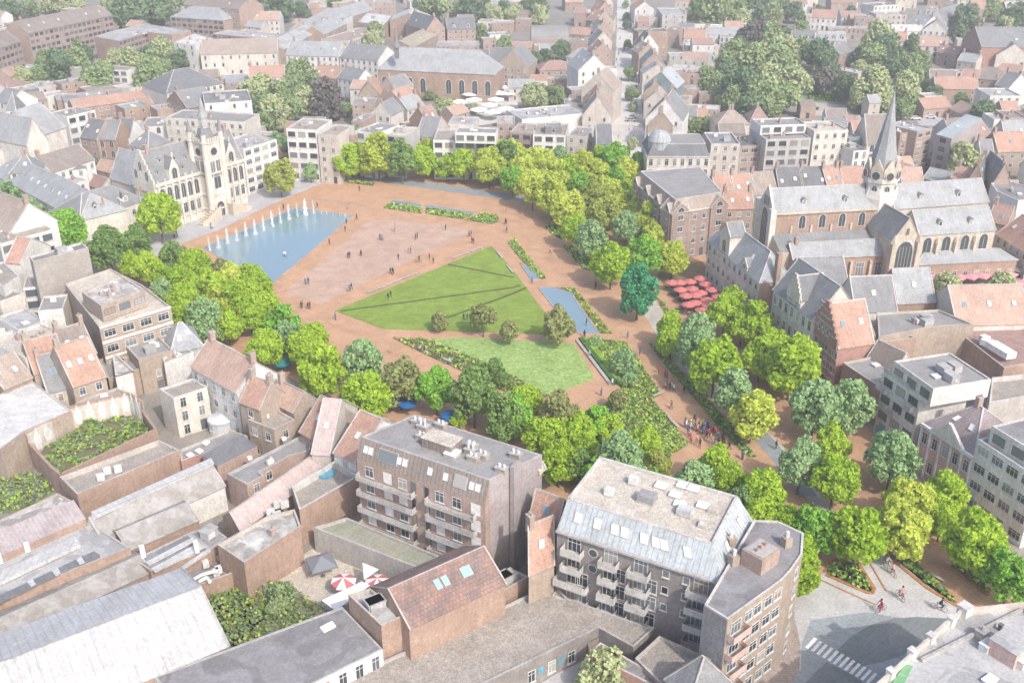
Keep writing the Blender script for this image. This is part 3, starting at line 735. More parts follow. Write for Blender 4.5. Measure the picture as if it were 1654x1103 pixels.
NEARB = '''
a1;9.5;h:4.5;cr;sL;-60,30 508,338;d=13;w=n;s=12;c=0;f=4.5;n=civic_wing;long cream civic wing with pale slate hipped roof running to the left edge
a1;9.5;h:4.5;cr;sl;508,338 930,204;d=13;w=n;s=2;o=2;c=0;f=4.5;n=civic_wing;cream civic wing with slate roof and three flags beside the town hall
a1;9;h:3;wh;sd;320,35 545,0;d=10;w=n;s=0
a1;7;f;ow;fl;400,130 560,80;d=10;w=q
a1;16;f;wh;gr;0,490 335,395 280,365 -60,410;w=D;e=0;white block with flat roof and terrace at the left edge
a1;16;g0:6;wh;tt;-150,330 60,420;d=12;w=n
a1;13;g1:4;ow;to;130,610 320,500;d=4;w=0;c=0;s=0
a1;19;f;ta;bi;208,600 562,514 520,476 186,568;w=0;k=2;e=-;tall windowless taupe wall block with dark roof at the left
a1;13;f;wh;gr;20,600 120,690 20,760 -200,640;w=0;e=-
a1;13.5;f;bt;gL;632,1020 1086,888 905,748 700,645 412,742;w=s;e=0;b=trim_white;large brick block with white window bands and roof terrace at the left
a1;22;f;pw;felt;0,0 0,0;SKIP
a1;16.8;f;bt;pa;640,880 925,782 775,690 520,796;w=D;e=0;z=13.2;k=6;+
F;5.6;f;bt;fg;175,612 300,572 280,546 160,580;w=0;k=4
a1;11;f;cr;tb;0,855 150,800;d=12;w=0
a1;12;f;ow;fg;240,915 400,900;d=8;w=0
a1;10;f;wh;fl;115,1038 300,978;d=10;w=0
a1;9;f;ow;fg;-60,1080 110,1030;d=16;w=0;k=6
a1;11;f;wh;gr;145,770 240,760;d=8;w=D
a2;9;f;wh;fl;-160,230 150,130;d=20;w=0
a2;11;f;ow;gL;160,150 480,20;d=12;w=0
a2;9;g0:5;bt;to;215,248 428,192;d=9;w=0;s=0
a2;9;g0:5;bt;tb;430,168 612,112;d=9;s=2;w=0
a2;9;g0:6;bt;to;462,330 672,262;d=12;w=n;s=3;e=0;brick-yellow house with wide orange roof and three roof windows at the left
a2;7;g0:5;be;sl;300,368 452,330;d=12;w=q;s=1
a2;8;g0:4;bb;tt;20,345 205,270;d=10;w=0
a2;8;f;ow;pa;735,275 860,235 740,125 715,130;w=0
a2;8;f;bo;pa;740,270 862,235 850,232 730,266;w=0;k=0
a2;6;f;bt;gr;475,440 820,372 742,338 545,400;w=0;k=1
a2;6;f;bb;fg;790,150 1110,40 1060,20 770,110;w=n;k=2
a2;8;f;bt;fg;880,160 1100,100;d=9;w=q;k=3
a2;7;h:4;gw;sL;1090,110 1290,70;d=9;w=0;c=0
a2;7;f;ow;gr;1045,185 1230,110 1160,70 1035,150;w=0;k=2
a2;8.5;f;cr;gr;1103,405 1318,335 1222,278 1010,345;w=t;e=0;k=0;cream annex with patchy flat roof and three tall windows
b2;10;g0:3.6;bt;to;-90,420 40,470;d=6.5;w=n;s=0
b2;8.5;g0:2.8;bt;ts;98,412 255,490;d=5.6;w=q;s=0;c=1
b2;9;g0:4;bt;ts;255,420 430,480;d=1;w=0;SKIP
b2;7.5;f;bt;gr;-40,542 128,605 262,540 120,460;w=n;e=01;k=1
b2;8;g0:5;bb;to;293,610 400,672;d=10;w=0;s=1;c=0
b2;8;g0:6;be;pm;366,752 484,762;d=16;w=0;s=1;c=0;narrow house with pink ribbed metal roof
c3;6;g1:4;bt;to;60,230 290,330;d=1;w=0;SKIP
c3;9.5;g0:5;bt;to;135,405 298,335 280,105;w=0;s=1;c=1;near orange pitched house wedged left of the grey flats
c3;11;g0:4;bt;to;132,68 310,140 400,20;w=n;s=1;c=0;small orange roofed house between the brown flats and the grey flats
c3;6;f;bo;gr;-160,590 135,425 20,370 -100,400;w=0;p=.6;k=3
c3;5;f;bR;bi;520,915 930,1120 1000,1080 590,840;w=0;k=0;p=.6
c3;5.5;f;bb;gr;810,942 1000,1130 1330,960 965,800;w=0;p=.4;k=0
c3;8;h:3.5;bb;slate;1010,1055 1310,900;SKIP
c3;8;h:4;bt;sl;1015,1070 1150,1240 1440,1110 1300,960;w=0;s=0;c=0;small brick house with faceted grey slate roof at the foot of the corner block
c1;15;g0:5;bb;tt;1040,250 1120,480;SKIP
d1;10;f;bt;fg;730,1080 1100,1010 1340,1000 1110,905 720,925;w=0;k=6
d1;9;g0:6;be;sl;250,800 548,785;d=12;w=0;s=0;c=0
d1;9;g0:6;ow;sl;580,918 848,905;d=10;w=0;s=1;c=0
d1;9;g0:6;bo;sL;850,862 1092,850;d=10;w=0;s=1;c=0
d1;8;g0:6;cr;ts;1225,1000 1700,990;d=14;w=0;s=3;c=0;wide salmon tiled roof house south of the church terrace
d1;6;f;bt;fg;1095,895 1200,880;d=10;w=0
d1;9;g0:5;br;to;430,1120 712,1090;d=12;w=0;s=2;c=1;brick house with steep orange roof behind the stepped gable
d1;9;f;bo;fg;715,1115 970,1085 880,1045 680,1065;w=0;k=1
d2;6;f;bo;fg;740,130 965,60;d=7;w=0
V1;7;f;bt;mm;10,580 275,380 792,160 376,-165 -900,300;w=0;k=0;p=.2;n=warehouse;warehouse under a large white membrane roof at the left edge
a2;6;f;bo;gr;490,1015 1143,735 1010,670 378,905;w=0;p=.9;k=0;t=coping;n=warehouse;brick walled flat roof with three air conditioners at the left
V2;5;s:.8;br;sd;765,778 1210,552;d=4;w=0;t=trim_grey;s=0;n=shed;low shed with dark teal-slate lean-to roof beside the white rooflight strip
V2;4.5;f;bR;fg;360,720 640,625 1105,440 900,365 350,590;k=0;e=-;w=0;n=annex;low dark roof with three square white rooflights and a red edge
F;5;g0:2.4;ow;li;165,873 363,783;d=7;w=0;s=0;c=0;t=trim_grey;n=shed;long shed with lichen-spotted roof and white rooflight ridge
F;4.6;g0:1.4;bo;li;206,888 321,838;d=7;w=0;s=0;c=0;t=trim_grey;n=shed;brick shed with mossy patched sheet roof below the lichen-spotted one
V4;5;f;bo;bi;300,975 965,742 705,558 110,848;w=0;k=0;p=.15;t=trim_grey;n=workshop;grey flat workshop roof with three long white rooflight stripes
V4;5;f;bo;fg;965,742 1150,600 960,470 705,556;w=0;k=2;p=.15;t=trim_grey;n=workshop
V4;3.2;f;bo;bi;560,1000 780,1150 1330,960 1020,790;w=0;k=0;p=.8;t=coping;n=annex;low dark yard roof with bent white pipes beside the flaking roof
F;7;f;bo;pa;351,879 394,908 486,849 476,822 433,832;w=0;k=1;p=.6;t=coping;n=warehouse;brick warehouse with flaking white flat roof beside the overgrown garden
F;5;g0:2;bo;pm;387,856 530,753 503,734;w=0;s=0;c=0;t=trim_grey;n=workshop;long low workshop with pink metal roof running down the left
V5;7;f;bo;gr;575,850 1240,470 970,300 490,585;w=0;k=0;p=1.3;t=trim;n=warehouse;brick walled roof terrace with a small blue paddling pool
V5;6;f;br;fg;-8,566 185,465 130,425 325,330 460,250 690,190 720,90 570,30 -232,446;w=n;e=012;k=2;t=trim_grey;n=workshop;L-shaped brick workshop with grey felt roof and roof domes
V3;6;f;bo;fl;-500,1480 1450,715 990,430 -700,1140;w=0;p=.3;k=0;t=trim_grey;n=warehouse;brick warehouse with pale flat roof and glazed rooflight strip at left
F;6.9;s:1.8;bo;ma;-60,924 139,838;d=3.6;w=0;s=0;t=trim_grey;n=workshop;narrow workshop with smooth mauve lean-to roof at the left
V3;4;f;bt;pa;-200,600 250,475 835,215 640,110 -200,500;w=0;k=0;p=.3;t=coping;n=shed;collapsed dark patchy roof beyond the mauve lean-to roof
a3;4.2;g0:1.2;br;li;-100,880 960,388;d=6;w=0;s=0;c=0;t=trim_grey;n=shed;long narrow shed with grey sheet roof beside the white metal roof
a3;7;g0:3;bo;mw;-380,1612 1456,855;d=18.6;w=0;s=0;c=0;t=trim_grey;n=warehouse;huge warehouse with smooth white metal roof in the bottom left corner
c3;4.5;f;bd;gr;-700,1368 0,1030 580,750 800,872 930,757 380,560 290,465 -795,960 -1215,1160;w=0;p=.4;k=0;t=trim_grey;n=hall;very large gravel roofed hall with dark brick walls at the bottom
b3;6.8;f;ow;bi;-300,1440 820,885 562,615 -640,1060;w=t;e=0;k=0;p=.12;t=trim_grey;n=hall;flat white-walled block with dark stained bitumen roof at the bottom
b3;9.5;g0:3;bo;ru;988,752 1600,462;d=10;w=0;s=0;c=0;t=coping;n=warehouse;brick workshop with rust-brown tiled roof and blue roof windows at the bottom
b3;9.8;f;bo;fl;810,735 978,665 740,498 600,540;w=0;p=.7;k=2;t=coping;n=annex;small brick annex with pale flat roof at the left end of the rusty roof
b3;4.6;f;co;tu;378,112 1045,370 1185,295 590,48;w=0;p=.5;k=0;t=concrete;n=garage;concrete garage with mossy green flat roof in front of the brown flats
a2;10.5;g0:4.2;wh;ts;1213,195 1507,365;d=9.2;w=n;s=0;c=2;white house with large salmon-orange roof beside the trees
b2;9;g0:5;wh;to;508,745 648,812;d=13;w=n;s=1;c=0;t=trim;white-backed house with tall orange roof left of the brown flats
U3;7;f;bo;tr;1115,55 1480,340 1700,300 1640,-60 1280,25;w=0;k=0;p=.6;n=warehouse;orange brick warehouse with dark red roof and white air ducts at the right
U3;7;f;co;gr;1370,600 1700,540 1700,380 1390,410;w=0;k=0;p=1.0;n=roof_garden_building;concrete building carrying a colourful roof garden at the right edge
d1;8;g0:5;be;to;1480,395 1560,470;SKIP
T5;8;g0:5;be;to;1360,695 1700,905;d=12;w=n;s=3;c=0;n=house;orange roofed house east of the church behind the white parasol
T5;9;f;wh;bi;1360,260 1590,360 1590,200;SKIP
T5;8;f;wh;bi;1300,165 1365,250 1590,350 1760,330 1700,200 1500,150;w=0;k=3;e=-
T5;8;g1:6;br;sl;1330,165 1500,170;d=14;w=0;s=1
T5;8;g1:5;bo;sd;1070,130 1210,150;d=12;w=0
T5;7;g0:4;bo;tr;1270,560 1480,600;d=8;w=0
T5;8;g0:4;wh;ts;370,185 600,190;d=10;w=n
T5;7;g0:3;bt;to;880,110 1070,150;d=8;w=0
T1;14.5;f;wh;fl;1330,768 1700,655;d=13;w=s;e=0;modern white annex with long glazed bands right of the town hall
F;9;g0:8;cr;sL;178,286 215,298;d=9;w=0;s=0;c=0
T4;8;g0:5;cr;to;60,325 272,312;d=11;w=n
T4;8;g0:5;wh;to;-140,340 50,325;d=11;w=n
T4;7;g0:4;br;to;-60,460 260,450;d=7;w=n
T4;8;g0:5;wh;tt;285,305 530,290;d=11;w=0
T4;9;g0:5;br;sd;540,250 800,245;d=11;w=0
T4;9;g0:5;br;sd;815,245 1085,240;d=11;w=0
T4;9;g0:5;br;to;1085,250 1262,240;d=11;w=0;s=2
T4;9;g0:5;br;to;1265,240 1525,232;d=11;w=0
'''
for ln in (CITY + NEARB).strip().split('\n'):
    if 'SKIP' in ln or not ln.strip(): continue
    ln = ln.replace(';felt;', ';fg;').replace(';door', '').replace(';band', '')
    B(ln)

def rooflights(T, tile, polys, z, m, name='rooflight', th=.25):
    for s_ in polys:
        P = [W(x, y, z) for x, y in tp(tile, s_)]; b = MB(); b.slab([(p.x, p.y, z) for p in P], th); b.build(name, m, T)
def byl(s_): return [t for t in COL.objects if t.parent is None and str(t.get('label', '')).startswith(s_)][0]
rooflights(byl('low dark roof with three'), 'V2', ['410,645 455,680 510,645 465,615', '510,600 560,630 612,598 565,570', '590,515 635,540 685,500 640,478'], 4.5, 'skypane_white')
rooflights(byl('long shed with lichen'), 'F', ['150,838 346,748 341,739 147,826'], 7.45, 'metal_white', th=.2)
rooflights(byl('grey flat workshop roof'), 'V4', ['240,880 275,905 795,630 765,600', '300,950 345,985 900,705 830,660', '560,980 590,1000 970,745 930,735'], 5.25, 'metal_white', th=.3)
rooflights(byl('brick warehouse with pale flat'), 'V3', ['-60,1100 0,1100 895,680 845,590 -60,1010'], 6.5, 'metal_white', th=.6)
rooflights(byl('brick warehouse with pale flat'), 'V3', ['-120,1380 100,1270 1110,800 1045,755 -120,1300'], 6.2, 'slate_dark', th=.35)
rooflights(byl('brick warehouse with pale flat'), 'V3', ['850,850 890,905 945,880 905,815', '575,975 620,1030 675,1000 640,935', '300,1095 345,1150 400,1120 360,1060'], 6.32, 'metal_white', th=.1)
def acs(T, tile, s_, z, d=(1.2, .55, 1.3), name='air_conditioner', m=('unit', 'trim_dark')):
    for x, y in tp(tile, s_):
        p = W(x, y, z); b = MB(); b.box((p.x, p.y, z + .15), d, .5); b.box((p.x, p.y, z), (d[0] * .8, d[1] * 1.1, .15), .5, 1); b.build(name, list(m), T)
acs(byl('brick walled flat roof with three'), 'V1', '1130,945 1200,870 1320,850', 5.1); acs(byl('grey flat workshop roof'), 'V4', '220,830 815,775', 5.0, (.7, .7, 2.0), 'flue'); acs(byl('brick warehouse with pale flat'), 'V3', '315,770 10,900', 5.7, (.7, .6, 1.6), 'flue')
acs(byl('long low workshop with pink'), 'V5', '260,920 330,950 415,830 340,830', 5.2, (1.3, .5, 1.2)); acs(byl('L-shaped brick'), 'V5', '25,290 405,75', 5.55, (.7, .7, .4), 'roof_dome', ('skypane_white', 'trim_grey'))
def pipes():
    T = byl('low dark yard roof'); b = MB(); P = [W(x, y, 3.6) for x, y in tp('V4', '760,1080 870,1020 990,985 1060,990')]
    for p, q in zip(P, P[1:]): b.tube(p, q, .28, .28, 8)
    P = [W(x, y, 3.6) for x, y in tp('V4', '830,1100 920,1050 960,1100')]
    for p, q in zip(P, P[1:]): b.tube(p, q, .28, .28, 8)
    b.build('duct', 'trim_white', T); acs(T, 'V4', '1030,1030 1060,1000 915,935', 2.5, (.9, .9, 1.0))
    T = byl('brick walled roof terrace'); b = MB(); p = W(*tp('V5', '870,450')[0], 5.8); b.lathe((p.x, p.y, 5.72), [(1.5, 0), (1.6, .5), (1.4, .5), (1.4, .35), (0, .35)], 12); b.build('paddling_pool', 'blue_panel', T)
    T = byl('orange brick warehouse'); b = MB(); P = [W(x, y, 7.3) for x, y in tp('U3', '1310,160 1380,185 1530,275')]
    for p, q, w in zip(P, P[1:], (1.6, 2.4)): b.beam(p, q, w, 1.3)
    b.build('air_duct', 'trim_white', T); acs(T, 'U3', '1325,160', 6.6, (1.6, 1.6, 1.6), 'vent_drum')
    T = byl('brick workshop with rust'); P = resolve('b3', '988,752 1600,462', 9.5, 10); R0 = (P[0] + P[3]) / 2; R1 = (P[1] + P[2]) / 2
    for f, w in ((.42, .9), (.5, .9), (.72, 1.6)): p, u, v = slope_pt((*P[0], 9.5), (*P[1], 9.5), (*R0, 12.5), (*R1, 12.5), f, .62); skylight(T, p, u, v, w, 1.5, 'skyblue')
    T = byl('flat white-walled block'); rooflights(T, 'b3', ['418,745 445,775 522,735 498,705'], 7.0, 'skypane_white')
    T = byl('white house with large salmon'); c = W(*tp('V2', '800,240')[0], 2.8); b = MB(); b.lathe((c.x, c.y, 0), [(2.3, 0), (2.3, .9), (2.2, .9), (2.2, 2.6), (2.5, 2.6), (2.4, 2.9), (0, 3.5)], 12, 0); b.build('conservatory', 'conserv', T)
simple('skyblue', (.30, .50, .75), .15); simple('conserv', (.55, .58, .60), .25); pipes()
def gravel_extras():
    T = byl('very large gravel'); a, c = [V2(W(x, y, 4.5)) for x, y in tp('c3', '0,1030 580,750')]; n = Vector((c.y - a.y, a.x - c.x)).normalized(); n = n if n.dot(-a) > 0 else -n
    for f, m in ((-.2, 'n'), (.25, 'n'), (.47, 'n'), (.69, 'n'), (.95, 'dark')):
        p = a.lerp(c, f) + n * .03; put_win(T, (p.x, p.y, .8 if m == 'n' else .1), n, m, 1.2 if m == 'n' else 2.4, 2.0 if m == 'n' else 2.8)
    for f in (.35, .57): b = MB(); p = a.lerp(c, f) + n * .05; b.box((p.x, p.y, 1.6), (.9, .1, .9), math.atan2((c - a).y, (c - a).x)); b.build('sign_panel', 'blue_panel', T)
gravel_extras()
# ---------------- landmark buildings
V2 = lambda p: Vector((p[0], p[1]))
def pts(tile, s, h=0.0): return [W(x, y, h) for x, y in tp(tile, s)]
def p2(tile, s, h=0.0): return [V2(p) for p in pts(tile, s, h)]
def T_at(name, label, cat, P):
    c = sum((V2(p) for p in P), Vector((0, 0))) / len(P); FOOT.append(([V2(p) for p in P], 10)); return thing(name, label, cat, (c.x, c.y, 0))
def outn(a, b, cen):
    n = Vector(((b - a).y, -(b - a).x)).normalized(); return n if n.dot((a + b) / 2 - cen) > 0 else -n
def zat(x, y, ypx):                       # height above (x, y) that shows at photo row ypx
    t = (551.5 - ypx) / FPX; c, s = math.cos(PITCH), math.sin(PITCH)
    # (y*s + k*c) / (y*c - k*s) = t
    k = (t * y * c - y * s) / (c + t * s); return CAMH + k

# --- town hall
def town_hall():
    h = 13.0; P = p2('T2', '110,290 345,358 1330,66', h); P.append(P[0] + P[2] - P[1])
    T = T_at('town_hall', 'pale stone town hall with tall clock tower and steep slate roof beside the fountain pool', 'town hall', P)
    volume(T, P, h, 'g1', 9.0, 'stone_pale', 'slate', win='0', sky=0, dor=0, chim=2, trim='stone')
    cen = sum(P, Vector((0, 0))) / 4; A, Bq = P[1], P[2]; n = outn(A, Bq, cen); e = (Bq - A); L = e.length; u = e / L
    z3 = lambda p, z: (p.x, p.y, z)
    for lo, hi in ((.03, .47), (.70, .99)):
        k = 6 if lo < .1 else 4
        for i in range(k):
            p = A + e * (lo + (hi - lo) * (i + .5) / k) + n * .02
            put_win(T, z3(p, 7.6), n, 'arch', 1.5, 4.2); put_win(T, z3(p, 3.0), n, 'n', 1.5, 3.0)
            b = MB(); q = A + e * (lo + (hi - lo) * i / k) + n * .25; b.box(z3(q, 0), (.55, .5, 12.6), math.atan2(u.y, u.x)); b.box(z3(q, 12.6), (.35, .35, 1.8), math.atan2(u.y, u.x)); b.build('buttress', 'stone_pale', T)
    b = MB()                                              # parapet and string course
    for z, w, hh in ((12.7, .5, .9), (6.5, .3, .35), (2.2, .35, .3)): b.beam(z3(A + n * .2, z), z3(Bq + n * .2, z), w, hh)
    b.build('cornice', 'stone_pale', T)
    b = MB()                                              # crow-stepped end gable
    S0, S1 = P[0], P[1]; ne = outn(S0, S1, cen); st = 7
    for i in range(st):
        f0 = i / st * .5; zt = h + 9.0 * (i + 1) / st + .7
        for f in (f0, 1 - f0 - .5 / st):
            a = S0.lerp(S1, f) + ne * .1; c = S0.lerp(S1, f + .5 / st) + ne * .1
            b.beam(z3(a, h - 2), z3(c, h - 2), .5, zt - h + 2)
    b.build('stepped_gable', 'stone_pale', T)
    for i in range(3): put_win(T, z3(S0.lerp(S1, .25 + .25 * i) + ne * .4, h + (1.5, 4, 1.5)[i]), ne, 'arch', 1.1, 2.4)
    for f in (.22, .86):                                  # stone dormers
        b = MB(); p = A + e * f; w = 3.4; d = 5.0
        q = [p - u * w / 2, p + u * w / 2, p + u * w / 2 - n * d, p - u * w / 2 - n * d]
        b.hexa([z3(x, h) for x in q], [z3(x, h + 3.4) for x in q], 0)
        ap = h + 6.8; m0, m1 = z3(p + n * .05, ap), z3(p - n * (d + 1.2), ap)
        b.face([z3(q[0] + n * .05, h + 3.4), z3(q[1] + n * .05, h + 3.4), m0], 0)
        b.slab([z3(q[0], h + 3.4), m0, m1, z3(q[3], h + 3.4)], .15, 1); b.slab([z3(q[1], h + 3.4), m0, m1, z3(q[2], h + 3.4)], .15, 1)
        b.box(m0, (.4, .4, 1.3), 0, 0); o = b.build('dormer', ['stone_pale', 'slate'], T)
        put_win(T, z3(p + n * .12, h + .8), n, 'arch', 1.5, 3.0)
    for f, c in ((.08, .3), (.34, .25), (.42, .5), (.3, .55), (.15, .6), (.78, .3), (.93, .3), (.82, .6)):
        hw = (P[0] - P[1]).length / 2; p, uu, vv = slope_pt(z3(A, h), z3(Bq, h), z3((P[0] + P[1]) / 2, h + 9), z3((P[2] + P[3]) / 2, h + 9), f, c)
        dormer(T, p, uu, vv, .9, .9, 'slate', 'stone_pale')
    # tower
    w = 6.0; tc = A + e * .585 + n * .6; rz = math.atan2(u.y, u.x); fy = tc + n * w / 2
    bot = tc; zp = zat(tc.x, tc.y, 226); ztip = zat(tc.x, tc.y, 152)
    tb = MB(); tb.box(z3(tc, 0), (w, w, zp), rz)
    for z in (2.3, 6.6, 13.0, zp - 4.6, zp - .5): tb.box(z3(tc, z), (w + .5, w + .5, .4), rz)
    for sx in (-1, 1):
        for sy in (-1, 1):
            c = tc + u * sx * w * .5 + n * sy * w * .5
            tb.lathe(z3(c, 0), [(1.0, 0), (.9, zp * .5), (.85, zp), (1.1, zp), (1.1, zp + .4), (.75, zp + .4), (.75, zp + 2.6)], 8)
    tb.build('tower', 'stone_pale', T)
    for sx in (-1, 1):
        for sy in (-1, 1):
            c = tc + u * sx * w * .5 + n * sy * w * .5; b = MB(); b.lathe(z3(c, zp + 2.6), [(.95, 0), (.7, .7), (.05, 3.6), (0, 3.6)], 8); b.build('turret_roof', 'slate', T)
    b = MB()                                              # battlement
    for s, a0 in (((u, n), 0), ((-u, n), 0), ((n, u), 0), ((-n, u), 0)):
        for i in range(7): q = tc + s[0] * w * .52 + s[1] * (i - 3) * .85; b.box(z3(q, zp), (.5, .5, 1.2), rz)
    b.build('battlement', 'stone_pale', T)
    b = MB(); r = 2.4
    b.lathe(z3(tc, zp), [(r, 0), (r, 1.2), (r * 1.02, 1.2), (r * .72, 3.4)], 8); b.build('spire_base', 'slate', T)
    b = MB(); H2 = ztip - zp
    b.lathe(z3(tc, zp + 3.4), [(1.6, 0), (1.75, .2), (1.75, .4), (1.3, .4), (1.25, H2 * .24)], 8); b.build('lantern', 'trim_grey', T)
    b = MB(); b.lathe(z3(tc, zp + 3.4 + H2 * .24), [(1.5, 0), (1.15, 1.0), (.5, H2 * .32), (.05, H2 - 4.4 - H2 * .24), (0, H2 - 4.4 - H2 * .24)], 8)
    b.tube(z3(tc, ztip - 1.2), z3(tc, ztip + .8), .07, .05, 5); b.build('spire', 'slate_light', T)
    for sgn, nn in ((1, n), (1, -u)):
        side = u if nn is n else n
        for k in (-1, 1):
            c = tc + nn * (w / 2 + .02) + side * k * 1.0
            for j in (-.32, .32): put_win(T, z3(c + side * j * 1.25, zp - 10.2), nn, 'arch', .6, 4.6)
        put_win(T, z3(tc + nn * (w / 2 + .03), zp - 4.0), nn, 'round', 2.2, 2.2, 'clock_face')
    put_win(T, z3(fy + n * .03, 8.6), n, 'arch', 2.2, 4.8); put_win(T, z3(fy + n * .03, .1), n, 'arch', 2.6, 4.4, 'door')
    for s in (-1, 1):                                     # twin stairs
        b = MB(); k = 8
        for i in range(k): q = fy + u * s * (2.6 + i * .85) + n * 1.3; b.box(z3(q, 0), (.85, 2.6, 3.4 * (1 - i / k)), rz)
        a = fy + u * s * 2.2 + n * 2.7; c = fy + u * s * 9.4 + n * 2.7; b.slab([z3(a, 0), z3(c, 0), z3(c, .9), z3(a, 4.3)], .3); b.build('stairs', 'stone', T)
    return T, A, Bq, n
TH = town_hall()

# --- church
def church():
    hN = 17.0; P = resolve('T4', '485,512 1640,452', hN, 9.0)
    T = T_at('church', 'large brick and stone church with slate roofs and a slender grey spire at the right', 'church', P)
    vol = lambda tile, s, h, roof, rh, wl, rc, **k: volume(T, resolve(tile, s, h, k.pop('d', 10)), h, roof, rh, wl, rc, sky=0, chim=0, door=False, **k)
    z3 = lambda p, z: (p.x, p.y, z)
    N = volume(T, P, hN, 'g0', 4.9, 'brick_orange', 'slate_light', win='0', sky=0, chim=0)
    cen = sum(N, Vector((0, 0))) / 4; n = outn(N[0], N[1], cen); e = N[1] - N[0]
    for i in range(4): p = N[0] + e * (.28 + .193 * i) + n * .02; put_win(T, z3(p, 12.6), n, 'arch', 1.5, 3.4)
    b = MB()
    for i in range(6): p = N[0] + e * (.18 + .193 * i) + n * .1; b.box(z3(p, 10), (.5, .4, 3.4), math.atan2(e.y, e.x))
    b.beam(z3(N[0] + n * .2, hN - .5), z3(N[1] + n * .2, hN - .5), .5, .5); b.build('buttress', 'stone', T)
    ne = outn(N[3], N[0], cen); b = MB(); a, c = N[3] + ne * .3, N[0] + ne * .3; m = (a + c) / 2
    b.slab([z3(a, 0), z3(c, 0), z3(c, hN + .3), z3(m, hN + 5.8), z3(a, hN + .3)], .5)
    for q in (a, c): b.box(z3(q, 0), (1.5, 1.5, hN + 1.0), math.atan2(e.y, e.x))
    b.build('west_front', 'stone_pale', T); put_win(T, z3(m + ne * .05, 5), ne, 'arch', 3.6, 12.0); 
    for k in (-1, 0, 1): put_win(T, z3(m + ne * .05 + (c - a).normalized() * k * 1.2, hN + .6), ne, 'arch', .7, 2.6)
    ai = [N[0] + n * 6.5, N[1] + n * 6.5, N[1] + n * .3, N[0] + n * .3]
    volume(T, ai, 9.0, 's', 2.6, 'stone', 'slate', win='0', sky=0, chim=0)
    oh = 8.0; O = resolve('T4', '692,1024 1781,964', oh, 6.5); volume(T, O, oh, 'g0', 2.9, 'brick_orange', 'slate_light', win='0', sky=0, chim=1)
    oc = sum(O, Vector((0, 0))) / 4; n2 = outn(O[0], O[1], oc); e2 = O[1] - O[0]
    for i in range(5):
        p = O[0] + e2 * (.1 + .2 * i) + n2 * .02; put_win(T, z3(p, 2.2), n2, 'n', 2.2, 4.0)
        b = MB(); p = O[0] + e2 * (.2 * i) + n2 * .35; b.box(z3(p, 0), (.6, .8, 6.6), math.atan2(e2.y, e2.x)); b.build('buttress', 'stone', T)
    # choir, south aisle, transept, sacristy
    C = volume(T, resolve('T5', '290,432 1280,358', hN, 9.5), hN, 'g0', 4.7, 'stone', 'slate_light', win='0', sky=0, chim=0)
    S_ = volume(T, resolve('T5', '548,706 1352,652', 12.5, 9.5), 12.5, 'g0', 4.6, 'stone', 'slate_light', win='0', sky=0, chim=0)
    sc = sum(S_, Vector((0, 0))) / 4; ns = outn(S_[0], S_[1], sc); es = S_[1] - S_[0]
    for i in range(4):
        p = S_[0] + es * (.13 + .245 * i) + ns * .02; put_win(T, z3(p, 6.3), ns, 'arch', 2.2, 5.2)
        p = S_[0] + es * (.245 * i) + ns * .5; b = MB(); b.box(z3(p, 0), (.7, 1.1, 10), math.atan2(es.y, es.x)); b.lathe(z3(p, 10), [(.6, 0), (0, 1.8)], 4); b.build('buttress', 'stone', T)
    R_ = resolve('T5', '285,758 548,735', 13.0, 15.0); volume(T, R_, 13.0, 'g1', 5.2, 'stone', 'slate', win='0', sky=0, chim=0)
    rc_ = sum(R_, Vector((0, 0))) / 4; nr = outn(R_[0], R_[1], rc_); er = R_[1] - R_[0]; m = (R_[0] + R_[1]) / 2
    put_win(T, z3(m + nr * .05, 2.6), nr, 'arch', 4.4, 9.6); put_win(T, z3(m + nr * .05, 13.8), nr, 'arch', .8, 1.8)
    for q in (R_[0], R_[1]): b = MB(); b.box(z3(q + nr * .3, 0), (1.3, 1.3, 12), math.atan2(er.y, er.x)); b.lathe(z3(q + nr * .3, 12), [(.9, 0), (0, 2.4)], 4); b.build('buttress', 'stone', T)
    volume(T, resolve('T5', '530,1020 1578,966', 6.0, 7.5), 6.0, 'h', 1.7, 'brick_orange', 'slate_light', win='n', sky=0, chim=0, flr=6, door=False)
    for V_, hh, rr in ((N, hN, 4.9), (C, hN, 4.7), (S_, 12.5, 4.6)):
        for f in (.3, .7):
            p, uu, vv = slope_pt(z3(V_[0], hh), z3(V_[1], hh), z3((V_[0] + V_[3]) / 2, hh + rr), z3((V_[1] + V_[2]) / 2, hh + rr), f, .28); dormer(T, p, uu, vv, 1.0, 1.2, 'slate', 'stone_pale')
    # crossing tower and spire
    tc = (N[1] + N[2]) / 2 * .5 + (C[0] + C[3]) / 2 * .5; w = 4.1
    zs = zat(tc.x, tc.y, 283); zt = zat(tc.x, tc.y, 147); print('church tower', tc, zs, zt)
    b = MB(); rot = R(22.5) + math.atan2(e.y, e.x)
    b.lathe(z3(tc, 0), [(w * 1.25, 0), (w * 1.2, hN + 2), (w * 1.0, hN + 4.5), (w, zs - 1), (w * 1.12, zs - 1), (w * 1.12, zs), (w * .9, zs)], 8, 0, rot); b.build('tower', 'stone_pale', T)
    b = MB(); Hs = zt - zs
    b.lathe(z3(tc, zs), [(w * 1.0, 0), (w * .86, Hs * .12), (w * .55, Hs * .4), (w * .22, Hs * .75), (.05, Hs)], 8, 0, rot)
    b.tube(z3(tc, zt - .5), z3(tc, zt + 1.6), .08, .06, 5); b.build('spire', 'slate_light', T)
